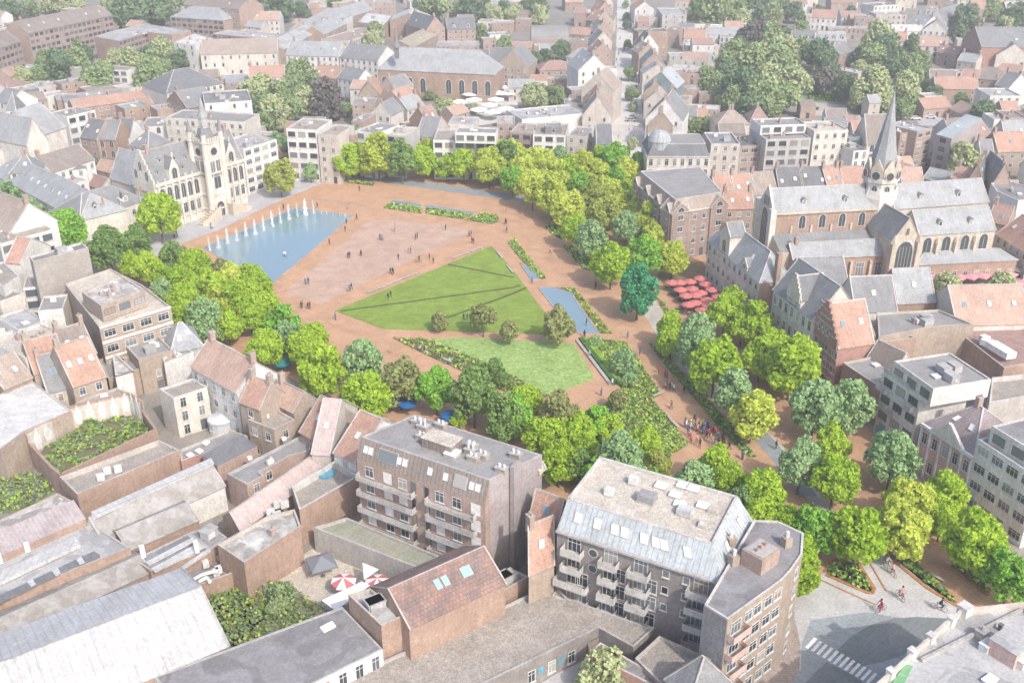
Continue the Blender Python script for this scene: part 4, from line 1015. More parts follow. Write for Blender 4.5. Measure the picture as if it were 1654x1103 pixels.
    for i in range(8):
        a = rot + R(22.5) + i * R(45); d = Vector((math.cos(a), math.sin(a)))
        if d.y > .35: continue
        f = tc + d * w * .93; put_win(T, z3(f + d * .1, zs - 6.6), d, 'arch', 1.1, 4.8)
        if i % 2 == 0 or True:
            b = MB(); s = Vector((-d.y, d.x)); q = tc + d * w * .98; ww = 1.5
            b.slab([z3(q - s * ww, zs - .6), z3(q + s * ww, zs - .6), z3(q + s * ww, zs + 2.2), z3(q, zs + 4.8), z3(q - s * ww, zs + 2.2)], .6); b.build('clock_gable', 'stone', T)
            put_win(T, z3(q + d * .32, zs - .2), d, 'round', 2.0, 2.0, 'clock_face')
    return T
church()

# --- generic balcony
def balcony(T, p, u, n, w=3.0, d=1.2, rail='rail', hh=1.0, solid=True):
    b = MB(); rz = math.atan2(u.y, u.x); c = Vector((p[0], p[1])) + n * d / 2; z = p[2]
    b.box((c.x, c.y, z - .15), (w, d, .15), rz, 1)
    o = c + n * (d / 2 - .05)
    if solid: b.box((o.x, o.y, z), (w, .07, hh), rz, 0)
    else:
        b.box((o.x, o.y, z + hh - .08), (w, .07, .08), rz, 0); k = int(w / .35)
        for i in range(k + 1): q = o + u * (i / k - .5) * (w - .1); b.box((q.x, q.y, z), (.05, .05, hh - .08), rz, 0)
    for s in (-1, 1): q = c + u * s * (w / 2 - .04); b.box((q.x, q.y, z), (.07, d - .12, hh), rz, 0)
    b.build('balcony', [rail, 'concrete'], T)
z3 = lambda p, z: (p.x, p.y, z)
# --- brown brick flats
def brown_flats():
    P = p2('U1', '105,300 1062,622 1450,432', 18.4); P.append(P[0] + P[2] - P[1])
    T = T_at('apartment_building', 'brown brick flats with metal-clad top floor, long balconies and blank violet end wall', 'apartment block', P)
    volume(T, P, 18.4, 'f', 0, 'brick_violet', 'felt_grey', win='0', trim='trim_grey', clutter=0, par=.12)
    cen = sum(P, Vector((0, 0))) / 4; n = outn(P[0], P[1], cen); e = P[1] - P[0]; u = e.normalized(); o = n * 1.3
    Q = [P[0] + o, P[1] + o, P[1] + n * .01, P[0] + n * .01]
    volume(T, Q, 15.2, 's', 3.1, 'brick', 'metal_brown', win='0', trim='trim', sky=0, chim=0)
    rows = [0.4, 3.4, 6.4, 9.4, 12.2]
    for z in rows:
        for f, k in ((.1, 'n'), (.25, 'blind'), (.37, 'n'), (.66, 'n'), (.79, 'n'), (.93, 'blind')):
            kk = k if rnd.random() < .75 else ('blind' if k == 'n' else 'n'); put_win(T, z3(P[0] + e * f + n * 1.33, z + .5), n, kk, 1.6, 1.8)
        for f in (.455, .56): put_win(T, z3(P[0] + e * f + n * 1.33, z + .3), n, 'dark', .8, 2.0)
        if z > 1:
            balcony(T, z3(P[0] + e * .24 + n * 1.3, z), u, n, 10.5, 1.1, 'rail', .9, z < 12); balcony(T, z3(P[0] + e * .755 + n * 1.3, z), u, n, 8.5, 1.1, 'rail', .9, z < 10)
    hr = Vector((-n.x, -n.y)); sl = (z3(Q[0], 15.2), z3(Q[1], 15.2), z3(P[0], 18.3), z3(P[1], 18.3))
    for f, w in ((.06, .9), (.1, .9), (.24, 3.6), (.33, .9), (.375, .9), (.57, .9), (.69, .9), (.8, 2.2), (.885, .9), (.93, .9)):
        p, a, v = slope_pt(*sl, f, .55); skylight(T, p, a, v, w, 1.2 if w < 2 else 1.9, 'skypane_white' if w < 2 else 'pane')
    rz = math.atan2(u.y, u.x)
    for f, g in ((.12, .78), (.2, .7), (.3, .45), (.42, .62), (.62, .62), (.66, .5), (.76, .48), (.74, .35), (.9, .75), (.97, .3), (.26, .9)):
        p = P[0] + e * f + (P[3] - P[0]) * g; b = MB(); b.box(z3(p, 18.29), (1.7, 1.1, .7), rz); b.box(z3(p, 18.99), (1.9, 1.3, .12), rz, 1)
        for k in (-.4, .4): b.tube(z3(p + u * k, 19.1), z3(p + u * k, 19.6 + (.6 if f in (.2, .66) else 0)), .2, .18, 8, 2)
        b.build('chimney', ['brick_tan', 'trim_grey', 'unit'], T)
    p = P[0] + e * .47 + (P[3] - P[0]) * .42; b = MB(); b.box(z3(p, 18.29), (5.2, 3.0, 1.5), rz); b.box(z3(p, 19.79), (5.4, 3.2, .15), rz, 1); b.build('lift_housing', ['metal_brown', 'gravel_light'], T)
    p = P[0] + e * .6 + (P[3] - P[0]) * .3; b = MB(); b.box(z3(p, 18.29), (1.9, 1.9, .5), rz); b.box(z3(p, 18.79), (2.0, 2.0, .15), rz, 1); b.build('roof_skylight', ['trim_grey', 'skypane_white'], T)
    b = MB(); p = P[1].lerp(P[2], .45) + u * .3; b.box(z3(p, 0), (.7, 2.0, 19.3), rz); b.build('chimney_stack', 'brick_violet', T)
    # curved stone pediments over the street front
    for f in (.30, .86):
        c = P[3] + e * f - n * .6; b = MB(); K = 10
        arc = [(c + u * 3.4 * math.cos(math.pi * i / K), 15.3 + 2.0 * math.sin(math.pi * i / K)) for i in range(K + 1)]
        b.slab([z3(q, z) for q, z in arc], .3); 
        for (q0, za), (q1, zb) in zip(arc, arc[1:]): b.slab([z3(q0 + n * 1.4, za), z3(q1 + n * 1.4, zb), z3(q1 - n * .6, zb), z3(q0 - n * .6, za)], .3)
        b.build('curved_pediment', 'beige', T)
    return T
brown_flats()
# --- grey flats with metal mansard
def grey_flats():
    P = p2('U2', '78,332 1130,672 1325,278', 14.6); P.append(P[0] + P[2] - P[1])
    T = T_at('apartment_building', 'dark grey brick flats with pale metal mansard, square roof windows and gravel top', 'apartment block', P)
    cen = sum(P, Vector((0, 0))) / 4; n = outn(P[0], P[1], cen); e = P[1] - P[0]; u = e.normalized(); h = 14.6
    rz = math.atan2(u.y, u.x)
    nr = outn(P[1], P[2], cen)
    I = [P[0] - n * 2.6 + u * .2, P[1] - n * 2.6 - nr * 2.4, P[2] + n * .3 - nr * 2.4, P[3] + n * .3 + u * .2]; zt = 18.0
    rb = MB(); rb.face([z3(P[0], h), z3(P[1], h), z3(I[1], zt), z3(I[0], zt)]); rb.face([z3(P[1], h), z3(P[2], h), z3(I[2], zt), z3(I[1], zt)])
    rb.face([z3(P[2], h), z3(P[3], h), z3(I[3], zt), z3(I[2], zt)], 2); rb.face([z3(P[3], h), z3(P[0], h), z3(I[0], zt), z3(I[3], zt)], 2)
    rb.face([z3(q, zt - .3) for q in inset(I, .3)], 1)
    J = inset(I, .3)
    for i in range(4): j = (i + 1) % 4; rb.beam(z3((I[i] + J[i]) / 2, zt - .3), z3((I[j] + J[j]) / 2, zt - .3), .35, .45, 3)
    rb.build('roof', ['metal_blue', 'gravel_light', 'brick_dark', 'trim'], T)
    wb = MB(); Q = P if area(P) > 0 else P[::-1]
    for i in range(4): wb.face([z3(Q[i], 0), z3(Q[(i + 1) % 4], 0), z3(Q[(i + 1) % 4], h), z3(Q[i], h)])
    wb.beam(z3(P[0] + n * .25, h - .25), z3(P[1] + n * .25, h - .25), .5, .3, 1); wb.build('wall', ['brick_dark', 'trim_grey'], T)
    for f in (.11, .24, .355, .42, .545, .62, .675, .82):
        p, a, v = slope_pt(z3(P[0], h), z3(P[1], h), z3(I[0], zt), z3(I[1], zt), f, .55); skylight(T, p, a, v, 1.2, 1.5, 'skypane_white')
    for f in (.3, .75):
        p, a, v = slope_pt(z3(P[1], h), z3(P[2], h), z3(I[1], zt), z3(I[2], zt), f, .5); skylight(T, p, a, v, 1.0, 1.3, 'skypane_white')
    zz = [0.6, 3.4, 6.2, 9.0, 11.7]
    for k, z in enumerate(zz):
        for f, bw in ((.115, 3.0), (.345, 2.6), (.53, 3.0), (.885, 3.2)):
            if f > .8 and k in (1, 3): pass
            put_win(T, z3(P[0] + e * f + n * .02, z + .1), n, 'n', 2.0, 2.2)
            if z > 1: balcony(T, z3(P[0] + e * f, z), u, n, bw + (2 if k in (2, 1) and f < .3 else 0), 1.5, 'trim', 1.0)
        for f in (.175, .41, .6): 
            if k < 4 and (f != .175 or k < 3): put_win(T, z3(P[0] + e * f + n * .02, z + .2), n, 'n', 1.6, 2.2)
        for f in (.68, .8):
            if k > 1: put_win(T, z3(P[0] + e * f + n * .02, z + .8), n, 'n', 1.0, 1.1)
    for z in (9.4, 12.0): put_win(T, z3(P[0] + e * .235 + n * .02, z), n, 'round', 1.2, 1.2)
    for f, g, w, d, hh, m in ((.22, .35, 1.2, 1.0, .9, 'unit'), (.32, .7, 1.2, 1.0, 1.0, 'unit'), (.47, .45, 2.4, 1.8, 1.0, 'felt_grey'), (.5, .8, 1.6, 1.4, .25, 'skypane_white'), (.62, .7, 1.6, 1.2, .25, 'skypane_white'), (.68, .55, 1.6, 1.2, .25, 'skypane_white'),
                          (.74, .42, 2.0, 1.6, .8, 'vent'), (.82, .65, 1.6, 1.2, .25, 'skypane_white'), (.63, .92, 1.6, 1.2, .25, 'skypane_white'), (.7, .92, 1.6, 1.2, .25, 'skypane_white'), (.88, .3, 1.0, 1.0, .3, 'trim'), (.9, .62, 1.5, 1.1, .25, 'gravel_light')):
        p = I[0] + (I[1] - I[0]) * f + (I[3] - I[0]) * g; b = MB(); b.box(z3(p, zt - .29), (w + .2, d + .2, .2), rz, 1); b.box(z3(p, zt - .09), (w, d, hh), rz, 0)
        b.build('roof_skylight' if 'sky' in m else 'roof_vent', [m, 'trim_grey'], T)
    # ground-floor terrace strip with planters
    b = MB(); a, c = P[0] + n * 3.4 + e * .08, P[0] + n * 3.4 + e * .72; b.beam(z3(a, 0), z3(c, 0), .3, 1.1); b.build('terrace_wall', 'trim', T)
    return T
grey_flats()
def corner_block():
    pl = p2('U2', '1165,905 1512,655 1572,590 1640,490 1648,355 1480,278 1330,272 1015,812', 15.8)
    T = T_at('apartment_building', 'tan brick corner block with dark flat roof and pink-railed balconies by the plaza', 'apartment block', pl)
    volume(T, pl, 15.8, 'f', 0, 'brick_tan', 'bitumen', win='0', clutter=0, par=.2)
    cen = sum(pl, Vector((0, 0))) / len(pl); a, b_ = pl[0], pl[1]; n = outn(a, b_, cen); e = b_ - a; u = e.normalized()
    for r in range(5):
        z = .6 + r * 3.0
        for f in (.38, .55, .75, .93): put_win(T, z3(a + e * f + n * .02, z + .6), n, 'n', 1.5, 1.6)
        put_win(T, z3(a + e * .16 + n * .02, z + .1), n, 'n', 2.0, 2.1)
        balcony(T, z3(a + e * .16, z), u, n, 3.4, 1.2, 'pink_wall', .9)
    for i in (2, 3): facade(T, pl[i], pl[i + 1], 0, 15.6, 'n', cen, door=False)
    b = MB(); m = outn(pl[7], pl[0], cen); b.slab([z3(pl[7] + m * .14, 0), z3(pl[0] + m * .14, 0), z3(pl[0] + m * .14, 15.7), z3(pl[7] + m * .14, 15.7)], .12); b.build('side_cladding', 'slate', T)
    c = p2('U2', '1365,545', 15.8)[0]; b = MB(); b.box(z3(c, 15.61), (3.8, 3.2, 2.4), math.atan2(u.y, u.x)); b.box(z3(c, 18.01), (3.2, 2.6, .1), math.atan2(u.y, u.x), 1)
    for k in (-.9, 0, .9): q = c + u * k; b.tube(z3(q, 18.1), z3(q, 18.6), .22, .2, 8, 2)
    b.build('chimney_block', ['brick', 'trim_grey', 'pot'], T)
    for q in ('1535,430', '1200,545', '1180,425'):
        c = p2('U2', q, 15.8)[0]; b = MB(); b.box(z3(c, 15.61), (1.1, 1.1, 1.4), .4); b.tube(z3(c, 17), z3(c, 17.9), .25, .25, 8, 1); b.build('roof_vent', ['brick_tan', 'unit'], T)
corner_block()
# --- red-brown corner block with gables
def gable_block():
    pl = p2('c1', '800,92 1045,300 1395,242 1235,60', 13.0)
    T = T_at('apartment_building', 'brown brick corner block with white-edged gables and tiled mansard above the red parasols', 'apartment block', pl)
    volume(T, pl, 13.0, 'm', 3.2, 'brick_brown', 'tile_tan', win='n', edges=(0, 1), trim='trim')
    cen = sum(pl, Vector((0, 0))) / 4
    for i, ks in ((1, (.14, .84)), (0, (.1, .38, .66, .92))):
        a, b_ = pl[i], pl[i + 1]; n = outn(a, b_, cen); e = b_ - a; u = e.normalized()
        for f in ks:
            w = 2.6 if i else 1.9; c = a + e * f; q = [c - u * w + n * .5, c + u * w + n * .5, c + u * w - n * 5, c - u * w - n * 5]
            volume(T, q, 13.4, 'g1', w * .95, 'brick_brown', 'tile_tan', z0=0.01, win='0', sky=0, chim=0)
            for z in (2, 5, 8, 11.2): put_win(T, z3(c + n * .53, z), n, 'n', 1.8, 1.4)
            put_win(T, z3(c + n * .53, 13.4), n, 'arch', 2.0, 1.2)
gable_block()
# --- long white house with hipped slate roof on the square (right)
def white_house():
    pl = p2('T6', '165,112 740,582 1095,548', 10.5); pl.append(pl[0] + pl[2] - pl[1])
    T = T_at('house', 'long pale stone house with slate roof and carved dormer gable beside the red parasols', 'house', pl)
    volume(T, pl, 10.5, 'h', 5.5, 'stone_pale', 'slate_light', win='n', sky=2, chim=0, dor=0, flr=3.4)
    cen = sum(pl, Vector((0, 0))) / 4; a, b_ = pl[0], pl[1]; n = outn(a, b_, cen); e = b_ - a; u = e.normalized()
    for f, w, hh in ((.33, 2.6, 7.5), (.72, 1.5, 2.6)):
        c = a + e * f; q = [c - u * w + n * .1, c + u * w + n * .1, c + u * w - n * 4, c - u * w - n * 4]; z = 10.5
        volume(T, q, z + hh - w, 'g1', w, 'stone_pale', 'slate', z0=z - 1, win='0', sky=0, chim=0); put_win(T, z3(c + n * .13, z + .2), n, 'arch', w * .6, hh * .4)
    s = outn(pl[1], pl[2], cen); b = MB(); b.slab([z3(pl[1] + s * .16, 0), z3(pl[2] + s * .16, 0), z3(pl[2] + s * .16, 10.3), z3(pl[1] + s * .16, 10.3)], .14); b.build('side_wall', 'brick_orange', T)
    c = pl[1].lerp(pl[2], .5) + s * .2; b = MB(); b.box(z3(c, 0), (1.4, 1.0, 17), math.atan2(u.y, u.x)); b.build('chimney_stack', 'brick_orange', T)
white_house()
def steps(T, a, c, z, rise, n, m, k=6, th=.5):
    b = MB(); u = (c - a)
    for i in range(k):
        f = i / k * .5; zt = z + rise * (i + 1) / k + .5
        for g in (f, 1 - f - .5 / k): b.beam(z3(a + u * g + n * .15, z - 1), z3(a + u * (g + .5 / k) + n * .15, z - 1), th, zt - z + 1)
    b.build('stepped_gable', m, T)
def gabled_pair():
    P = resolve('U4', '172,382 548,668', 12.5, 10.5)
    T = T_at('house', 'cream baroque townhouse with curved dormer gable and tall windows facing the square', 'house', P)
    volume(T, P, 12.5, 'g0', 6.5, 'cream', 'slate', win='t', flr=4.1, sky=0, chim=0)
    cen = sum(P, Vector((0, 0))) / 4; a, b_ = P[0], P[1]; n = outn(a, b_, cen); u = (b_ - a).normalized(); c = a.lerp(b_, .52)
    q = [c - u * 2.6 + n * .1, c + u * 2.6 + n * .1, c + u * 2.6 - n * 6, c - u * 2.6 - n * 6]; volume(T, q, 14.6, 'g1', 4.2, 'cream', 'slate_dark', z0=11.5, win='0', sky=0, chim=0)
    steps(T, q[0], q[1], 14.6, 4.2, n, 'cream', 5, .4)
    for k in (-1, 1): put_win(T, z3(c + u * k * 1.1 + n * .4, 13.1), n, 'n', .9, 1.5)
    P = p2('U4', '530,712 778,932 1112,882', 10.5); P.append(P[0] + P[2] - P[1])
    T = T_at('house', 'red brick house with white-banded stepped gable and steep orange roof', 'house', P)
    volume(T, P, 10.5, 'g1', 7.0, 'brick_red', 'tile_orange', win='t', flr=3.4, sky=2, chim=0); cen = sum(P, Vector((0, 0))) / 4; n = outn(P[0], P[1], cen)
    steps(T, P[0], P[1], 10.5, 7.0, n, 'brick_red', 7, .5)
    b = MB()
    for z in (1, 2.6, 4.2, 5.8, 7.4, 9, 10.4): b.beam(z3(P[0] + n * .05, z), z3(P[1] + n * .05, z), .12, .22)
    for i, z in enumerate((11.8, 13.2, 14.6, 16)): f = .1 + .11 * i; b.beam(z3(P[0].lerp(P[1], f) + n * .42, z), z3(P[0].lerp(P[1], 1 - f) + n * .42, z), .12, .2)
    b.build('white_bands', 'trim', T)
    for k in (.35, .5, .65): put_win(T, z3(P[0].lerp(P[1], k) + n * .45, 11.2), n, 'n', .8, 1.6)
gabled_pair()
B('d2;8;f;bR;fg;500,178 755,348;d=9;w=q;f=3.4;row of low red brick house fronts left of the big white-grey flats')
B('d2;7;g0:4;be;tb;640,170 820,260;d=6;w=0;s=0;c=0')
B('d2;13.4;f;ow;fl;763,232 1000,398 1300,372;w=D;k=0;e=0;large white-grey flats with turquoise shop panel at the right')
B('U3;16.4;f;ow;fg;662,288 955,495 1385,425;w=D;e=0;z=12.9;k=5;p=.3;+')
def deco():
    T = LASTT[0]; a, b_ = p2('d2', '763,232 1000,398', 13.4); P4 = p2('d2', '763,232 1000,398 1300,372', 13.4); cen = (P4[0] + P4[2]) / 2; n = outn(a, b_, cen); e = b_ - a; u = e.normalized()
    b = MB(); b.beam(z3(a + e * .12 + n * .1, .6), z3(a + e * .3 + n * .1, .6), .12, 2.8); b.build('shop_panel', 'blue_panel', T)
    for i, f in enumerate((.1, .42, .78)): balcony(T, z3(a + e * f + n * .05, (10, 7, 10)[i]), u, n, 2.6, 1.0, 'rail', .9, False)
    b = MB(); b.beam(z3(a + n * .05, 13.4), z3(b_ + n * .05, 13.4), .1, .8); b.build('terrace_railing', 'rail', T)
deco()
B('U3;9.6;h:5;pw;tm;872,748 1256,1000;d=12;w=t;c=1;s=2;f=4.2;pink and cream townhouse with pediment and mauve hipped roof')
def pediment():
    T = LASTT[0]; a, b_ = p2('U3', '872,748 1256,1000', 9.6); e = b_ - a; cen = (a + b_) / 2 + Vector((5, 8)); n = outn(a, b_, cen)
    p, q = a + e * .22 + n * .15, a + e * .8 + n * .15; m = (p + q) / 2; b = MB()
    b.slab([z3(p, 9.7), z3(q, 9.7), z3(m, 12.6)], .3); b.beam(z3(p, 9.6), z3(m, 12.6), .5, .3, 1); b.beam(z3(q, 9.6), z3(m, 12.6), .5, .3, 1); b.beam(z3(a + n * .2, 9.2), z3(b_ + n * .2, 9.2), .4, .5, 1)
    b.build('pediment', ['cream', 'trim_white'], T); put_win(T, z3(m + n * .08, 10.4), n, 'round', .9, .9)
    for f in (.02, .2, .4, .6, .8, .98): bb = MB(); x = a + e * f + n * .1; bb.box(z3(x, 0), (.35, .25, 9.2), math.atan2(e.y, e.x)); bb.build('pilaster', 'trim_white', T)
pediment()
B('U3;13;f;wh;fl;1288,868 1730,1160;d=14;w=s;e=0;k=0;white modern flats with roof terrace at the right edge')
B('U3;16;f;ow;bi;1388,770 1830,1040;d=12;w=D;z=12.5;k=3;p=.3;+')
B('d3;16;f;cr;fl;600,1200 1252,628 1700,578 2100,1500;w=0;k=0;p=1.0;t=beige;cream-edged block with cluttered grey roof in the bottom right corner')
def br_roof():
    T = LASTT[0]; z = 15.01
    def it(name, px, d, ms, rz=.6, top=None):
        c = p2('d3', px, 15.5)[0]; b = MB(); b.box(z3(c, z), d, rz); b.box(z3(c, z + d[2]), (d[0] + .15, d[1] + .15, .12), rz, 1)
        if top: b.tube(z3(c, z + d[2] + .1), z3(c, z + d[2] + .7), .2, .18, 8, 1)
        b.build(name, ms, T)
    it('stair_housing', '1560,900', (3.6, 3.4, 2.0), ['pink_wall', 'felt_light']); it('air_conditioner', '1418,865', (1.6, 1.1, .9), ['unit', 'trim_white'])
    it('roof_vent', '1385,790', (1.2, 1.1, 1.0), ['gravel_light', 'trim_grey'], top=1); it('air_conditioner', '1640,975', (1.3, 1.0, 1.0), ['unit', 'trim_white'])
    it('roof_skylight', '1440,1070', (1.6, 1.0, .3), ['unit', 'skypane_white']); it('roof_vent', '1505,745', (.4, .4, .8), ['iron', 'iron']); it('chimney', '1275,645', (1.3, 1.3, 1.3), ['trim_white', 'trim'])
    for q in ('1190,715', '1060,825', '940,920', '805,1050'): it('parapet_post', q, (.8, .8, 1.2), ['trim_white', 'trim'])
    b = MB(); q = p2('d3', '1000,960 1090,1010 1150,905 1640,640', 15.2); b.beam(z3(q[0], z), z3(q[3], z), .35, .5); b.build('roof_kerb', 'trim_grey', T)
    b = MB(); q = p2('d3', '820,1075 905,965 950,975 880,1120', 15.6); b.slab([z3(x, z + .2) for x in q], .15); b.build('roof_mat', 'green_panel', T)
br_roof()
# glass dome on the mansard corner
def dome():
    T = [t for t in COL.objects if t.get('label', '').startswith('cream corner building')][0]
    c = p2('c0', '965,905', 16.5)[0]; b = MB(); b.lathe(z3(c, 14), [(3.4, 0), (3.4, 3.0), (3.6, 3.0), (3.6, 3.3), (3.1, 4.6), (2.0, 5.8), (0, 6.4)], 14); b.build('glass_dome', 'glass_roof', T)
dome()
def spire_small():
    T = [t for t in COL.objects if t.name.startswith('chapel')][0]; c = p2('b0', '908,325', 20)[0]; b = MB()
    b.box(z3(c, 17), (1.8, 1.8, 4.5), 0, 1); b.lathe(z3(c, 21.5), [(1.6, 0), (.9, 1.6), (.3, 6), (0, 11)], 8, 0); b.build('bell_turret', ['slate', 'slate_dark'], T)
spire_small()
# flags on the civic wing
def wing_flags():
    a, b_ = p2('a1', '508,338 930,204', 9.5); u = (b_ - a).normalized(); n = Vector((u.y, -u.x)); n = n if n.dot(-a) > 0 else -n
    for i, (f, m) in enumerate(((.33, 'gold'), (.6, 'iron'), (.9, 'gold'))):
        p = a.lerp(b_, f) + n * .3; t = thing('flagpole', 'flagpole with %s flag on the cream wing, %s from the left' % (('yellow', 'black', 'yellow')[i], ('first', 'second', 'third')[i]), 'flagpole', z3(p, 9.5), group='flags on the civic wing')
        b = MB(); b.tube(z3(p, 9.5), z3(p, 14.0), .07, .05, 6); b.build('pole', 'trim_white', t)
        b = MB(); q = p + n * .1; b.slab([z3(q, 12.2), z3(q + u * .15 + n * .9, 12.0), z3(q + u * .1 + n * .9, 13.8), z3(q, 13.9)], .03); b.build('flag', m, t)
wing_flags()
# ---------------- ground
mat('ground_town', (.34, .31, .28), (.26, .25, .22), scale=.08, amt=.3)
mat('ground_green', (.20, .25, .13), (.26, .27, .17), scale=.15)
mat('paving', (.57, .355, .22), (.49, .29, .178), 'slab', sz=4.2, line=.10, scale=.35, amt=.6)
mat('paving_field', (.54, .38, .295), (.48, .33, .25), 'slab', sz=4.2, line=.06, scale=.25, amt=.3)
mat('paving_grey', (.50, .49, .50), (.44, .43, .44), 'slab', sz=.8, line=.06)
mat('paving_pale', (.54, .53, .525), (.49, .48, .48), 'slab', sz=.6, line=.05)
mat('asphalt_blue', (.30, .33, .36), (.26, .29, .32)); mat('asphalt', (.22, .245, .25), (.195, .215, .22), scale=.3)
mat('asphalt_mid', (.34, .375, .395), (.31, .34, .36), scale=.3)
mat('street_pale', (.66, .64, .61), (.58, .56, .53), scale=.3)
mat('path_pale', (.52, .48, .43), (.46, .42, .38)); mat('kerb_brown', (.50, .24, .11)); mat('kerb_dark', (.10, .10, .11)); mat('kerb_grey', (.42, .40, .40))
mat('lawn', (.245, .34, .055), (.19, .27, .042), 'grain', scale=.5, amt=.5)
mat('meadow', (.22, .36, .07), (.36, .47, .20), 'grain', scale=1.3, amt=.3)
mat('soil', (.20, .19, .09), (.16, .22, .08), scale=.5); mat('soil_red', (.28, .17, .11), (.16, .17, .08), scale=.5)
mat('roof_soil', (.20, .15, .10), (.16, .19, .08), scale=.4)
mat('channel', (.10, .12, .04)); mat('white_line', (.92, .92, .90), (.86, .86, .84)); mat('red_carpet', (.42, .12, .10), (.36, .10, .09))
def water(name, c):
    m = simple(name, c, .06, 0, 1.0); n = m.node_tree.nodes; L = m.node_tree.links
    g = n.new('ShaderNodeNewGeometry'); t = n.new('ShaderNodeTexNoise'); t.inputs['Scale'].default_value = 1.6; bp = n.new('ShaderNodeBump'); bp.inputs['Strength'].default_value = .06; bp.inputs['Distance'].default_value = .3
    L.new(g.outputs['Position'], t.inputs[0]); L.new(t.outputs[0], bp.inputs['Height']); L.new(bp.outputs[0], n['Principled BSDF'].inputs['Normal'])
water('water', (.20, .30, .35))
def sheet(name, tile, s, z, m, kind='structure', ax=None):
    P = pts(tile, s, z); b = MB(); b.axis = ax
    if area(P) < 0: P = P[::-1]
    b.face(P); o = b.build(name, m, off=(0, 0, 0)); o['kind'] = kind
    bm_tri(o); return o
def bm_tri(o):
    import bmesh
    bm = bmesh.new(); bm.from_mesh(o.data); bmesh.ops.triangulate(bm, faces=bm.faces[:]); bm.to_mesh(o.data); bm.free()
def strip(name, tile, s, z, w, h, m, kind='structure', closed=False):
    P = pts(tile, s, z); b = MB(); P = P + ([P[0]] if closed else [])
    for p, q in zip(P, P[1:]): b.beam(p, q, w, h)
    o = b.build(name, m, off=(0, 0, 0)); o['kind'] = kind; return o
b = MB(); b.face([(-4000, -300, 0), (4000, -300, 0), (4000, 6000, 0), (-4000, 6000, 0)]); g = b.build('ground', 'ground_town'); g['kind'] = 'structure'
AXP = Vector((.72, -.69, 0)).normalized()
SQ = '100,470 190,420 250,408 400,330 470,282 540,262 640,240 820,240 1000,250 1080,262 1120,330 1090,370 1160,430 1230,490 1300,560 1360,640 1410,700 1500,790 1654,905 1654,975 1545,985 1440,930 1330,930 1296,905 1290,840 1180,800 1060,800 920,830 860,790 780,720 640,680 540,660 470,610 380,600 280,560 200,500'
sheet('square_paving', 'F', SQ, .02, 'paving', ax=AXP)
sheet('event_field', 'b1', '725,345 905,330 1400,392 1345,440 1060,562 435,872 190,800', .034, 'paving_field', ax=AXP)
sheet('forecourt', 'F', '232,430 262,405 352,372 440,330 520,296 500,283 470,262 430,300 330,340 220,395', .034, 'paving_grey', ax=AXP)
sheet('town_street', 'F', '0,350 60,372 150,420 235,440 262,405 230,398 130,372 60,330 0,300', .03, 'paving_grey')
sheet('road', 'b1', '330,15 420,30 640,70 940,115 1200,150 1654,215 1900,250 1900,215 1654,175 1200,112 940,78 640,40 420,5', .034, 'asphalt_blue')
sheet('road', 'F', '980,425 1018,470 1048,520 1080,575 1130,625 1200,690 1250,745 1300,800 1370,880 1400,900 1425,898 1370,850 1310,780 1265,720 1200,660 1140,600 1100,550 1068,500 1040,455 1000,415', .034, 'path_pale')
sheet('road', 'F', '1200,690 1250,745 1290,800 1320,800 1280,745 1232,690', .046, 'asphalt_blue')
# plaza bottom right
sheet('plaza', 'F', '1278,1110 1285,1040 1282,965 1300,940 1330,925 1400,890 1435,890 1560,985 1600,985 1500,1110', .05, 'paving_pale', ax=AXP)
sheet('plaza', 'F', '1200,1110 1290,1110 1293,1040 1280,980 1250,975 1200,1060', .062, 'tile_tan')
sheet('road', 'd3', '150,1150 235,1010 240,850 300,700 640,650 900,690 1150,690 700,1150', .064, 'asphalt_mid')
sheet('road', 'd3', '455,900 560,800 680,730 820,690 980,680 1170,690 1040,810 880,930 700,980 560,1000 500,960', .078, 'asphalt')
sheet('road', 'd3', '250,1110 330,1030 400,965 560,1050 640,1110', .078, 'asphalt')
for i in range(12):
    x, y = 300 + 35 * i, 845 + 20.2 * i
    sheet('crossing_stripe', 'd3', f'{x-38},{y+28} {x-19},{y+38} {x+38},{y-24} {x+19},{y-34}', .092, 'white_line')
strip('kerb', 'd3', '390,400 420,340 480,308 550,290', .05, .5, .12, 'kerb_brown'); strip('kerb', 'd3', '545,250 600,340 700,500 690,530 660,530 395,415', .05, .55, .13, 'kerb_brown')
strip('kerb', 'd3', '625,270 700,385 775,515', .05, .3, .05, 'kerb_brown'); strip('kerb', 'd3', '325,430 520,520 710,605', .05, .3, .05, 'kerb_brown')
strip('kerb', 'd3', '765,260 880,370 1040,500 1240,620', .05, .55, .13, 'kerb_brown'); strip('kerb', 'd3', '1180,360 1300,450 1430,545', .05, .5, .13, 'kerb_brown')
# fountain pool
pool = pts('b1', '-323,516 270,258 628,314 105,752', 0)
def basin(name, label, P, matw='water', rim='kerb_grey', w=.35, z=.1):
    if area(P) < 0: P = P[::-1]
    c = sum((Vector(p) for p in P), Vector()) / len(P)
    t = thing(name, label, 'pool', (c.x, c.y, 0)); b = MB(); b.face([(p[0], p[1], z) for p in P]); o = b.build('water', matw, t); bm_tri(o)
    b = MB()
    for i in range(len(P)): p, q = P[i], P[(i + 1) % len(P)]; b.beam((p[0], p[1], .01), (q[0], q[1], .01), w, .16)
    b.build('rim', rim, t); return t
basin('fountain_pool', 'big blue four-sided reflecting pool with a line of white fountain jets', pool)
basin('pool', 'small wedge-shaped blue pool with a planted edge between lawn and avenue', pts('c1', '195,768 285,768 340,782 405,802 470,905 580,1058 455,1058 330,940', 0))
basin('pool', 'tiny triangular pool above the wedge-shaped pool', pts('c1', '78,612 130,640 205,712 155,722', 0))
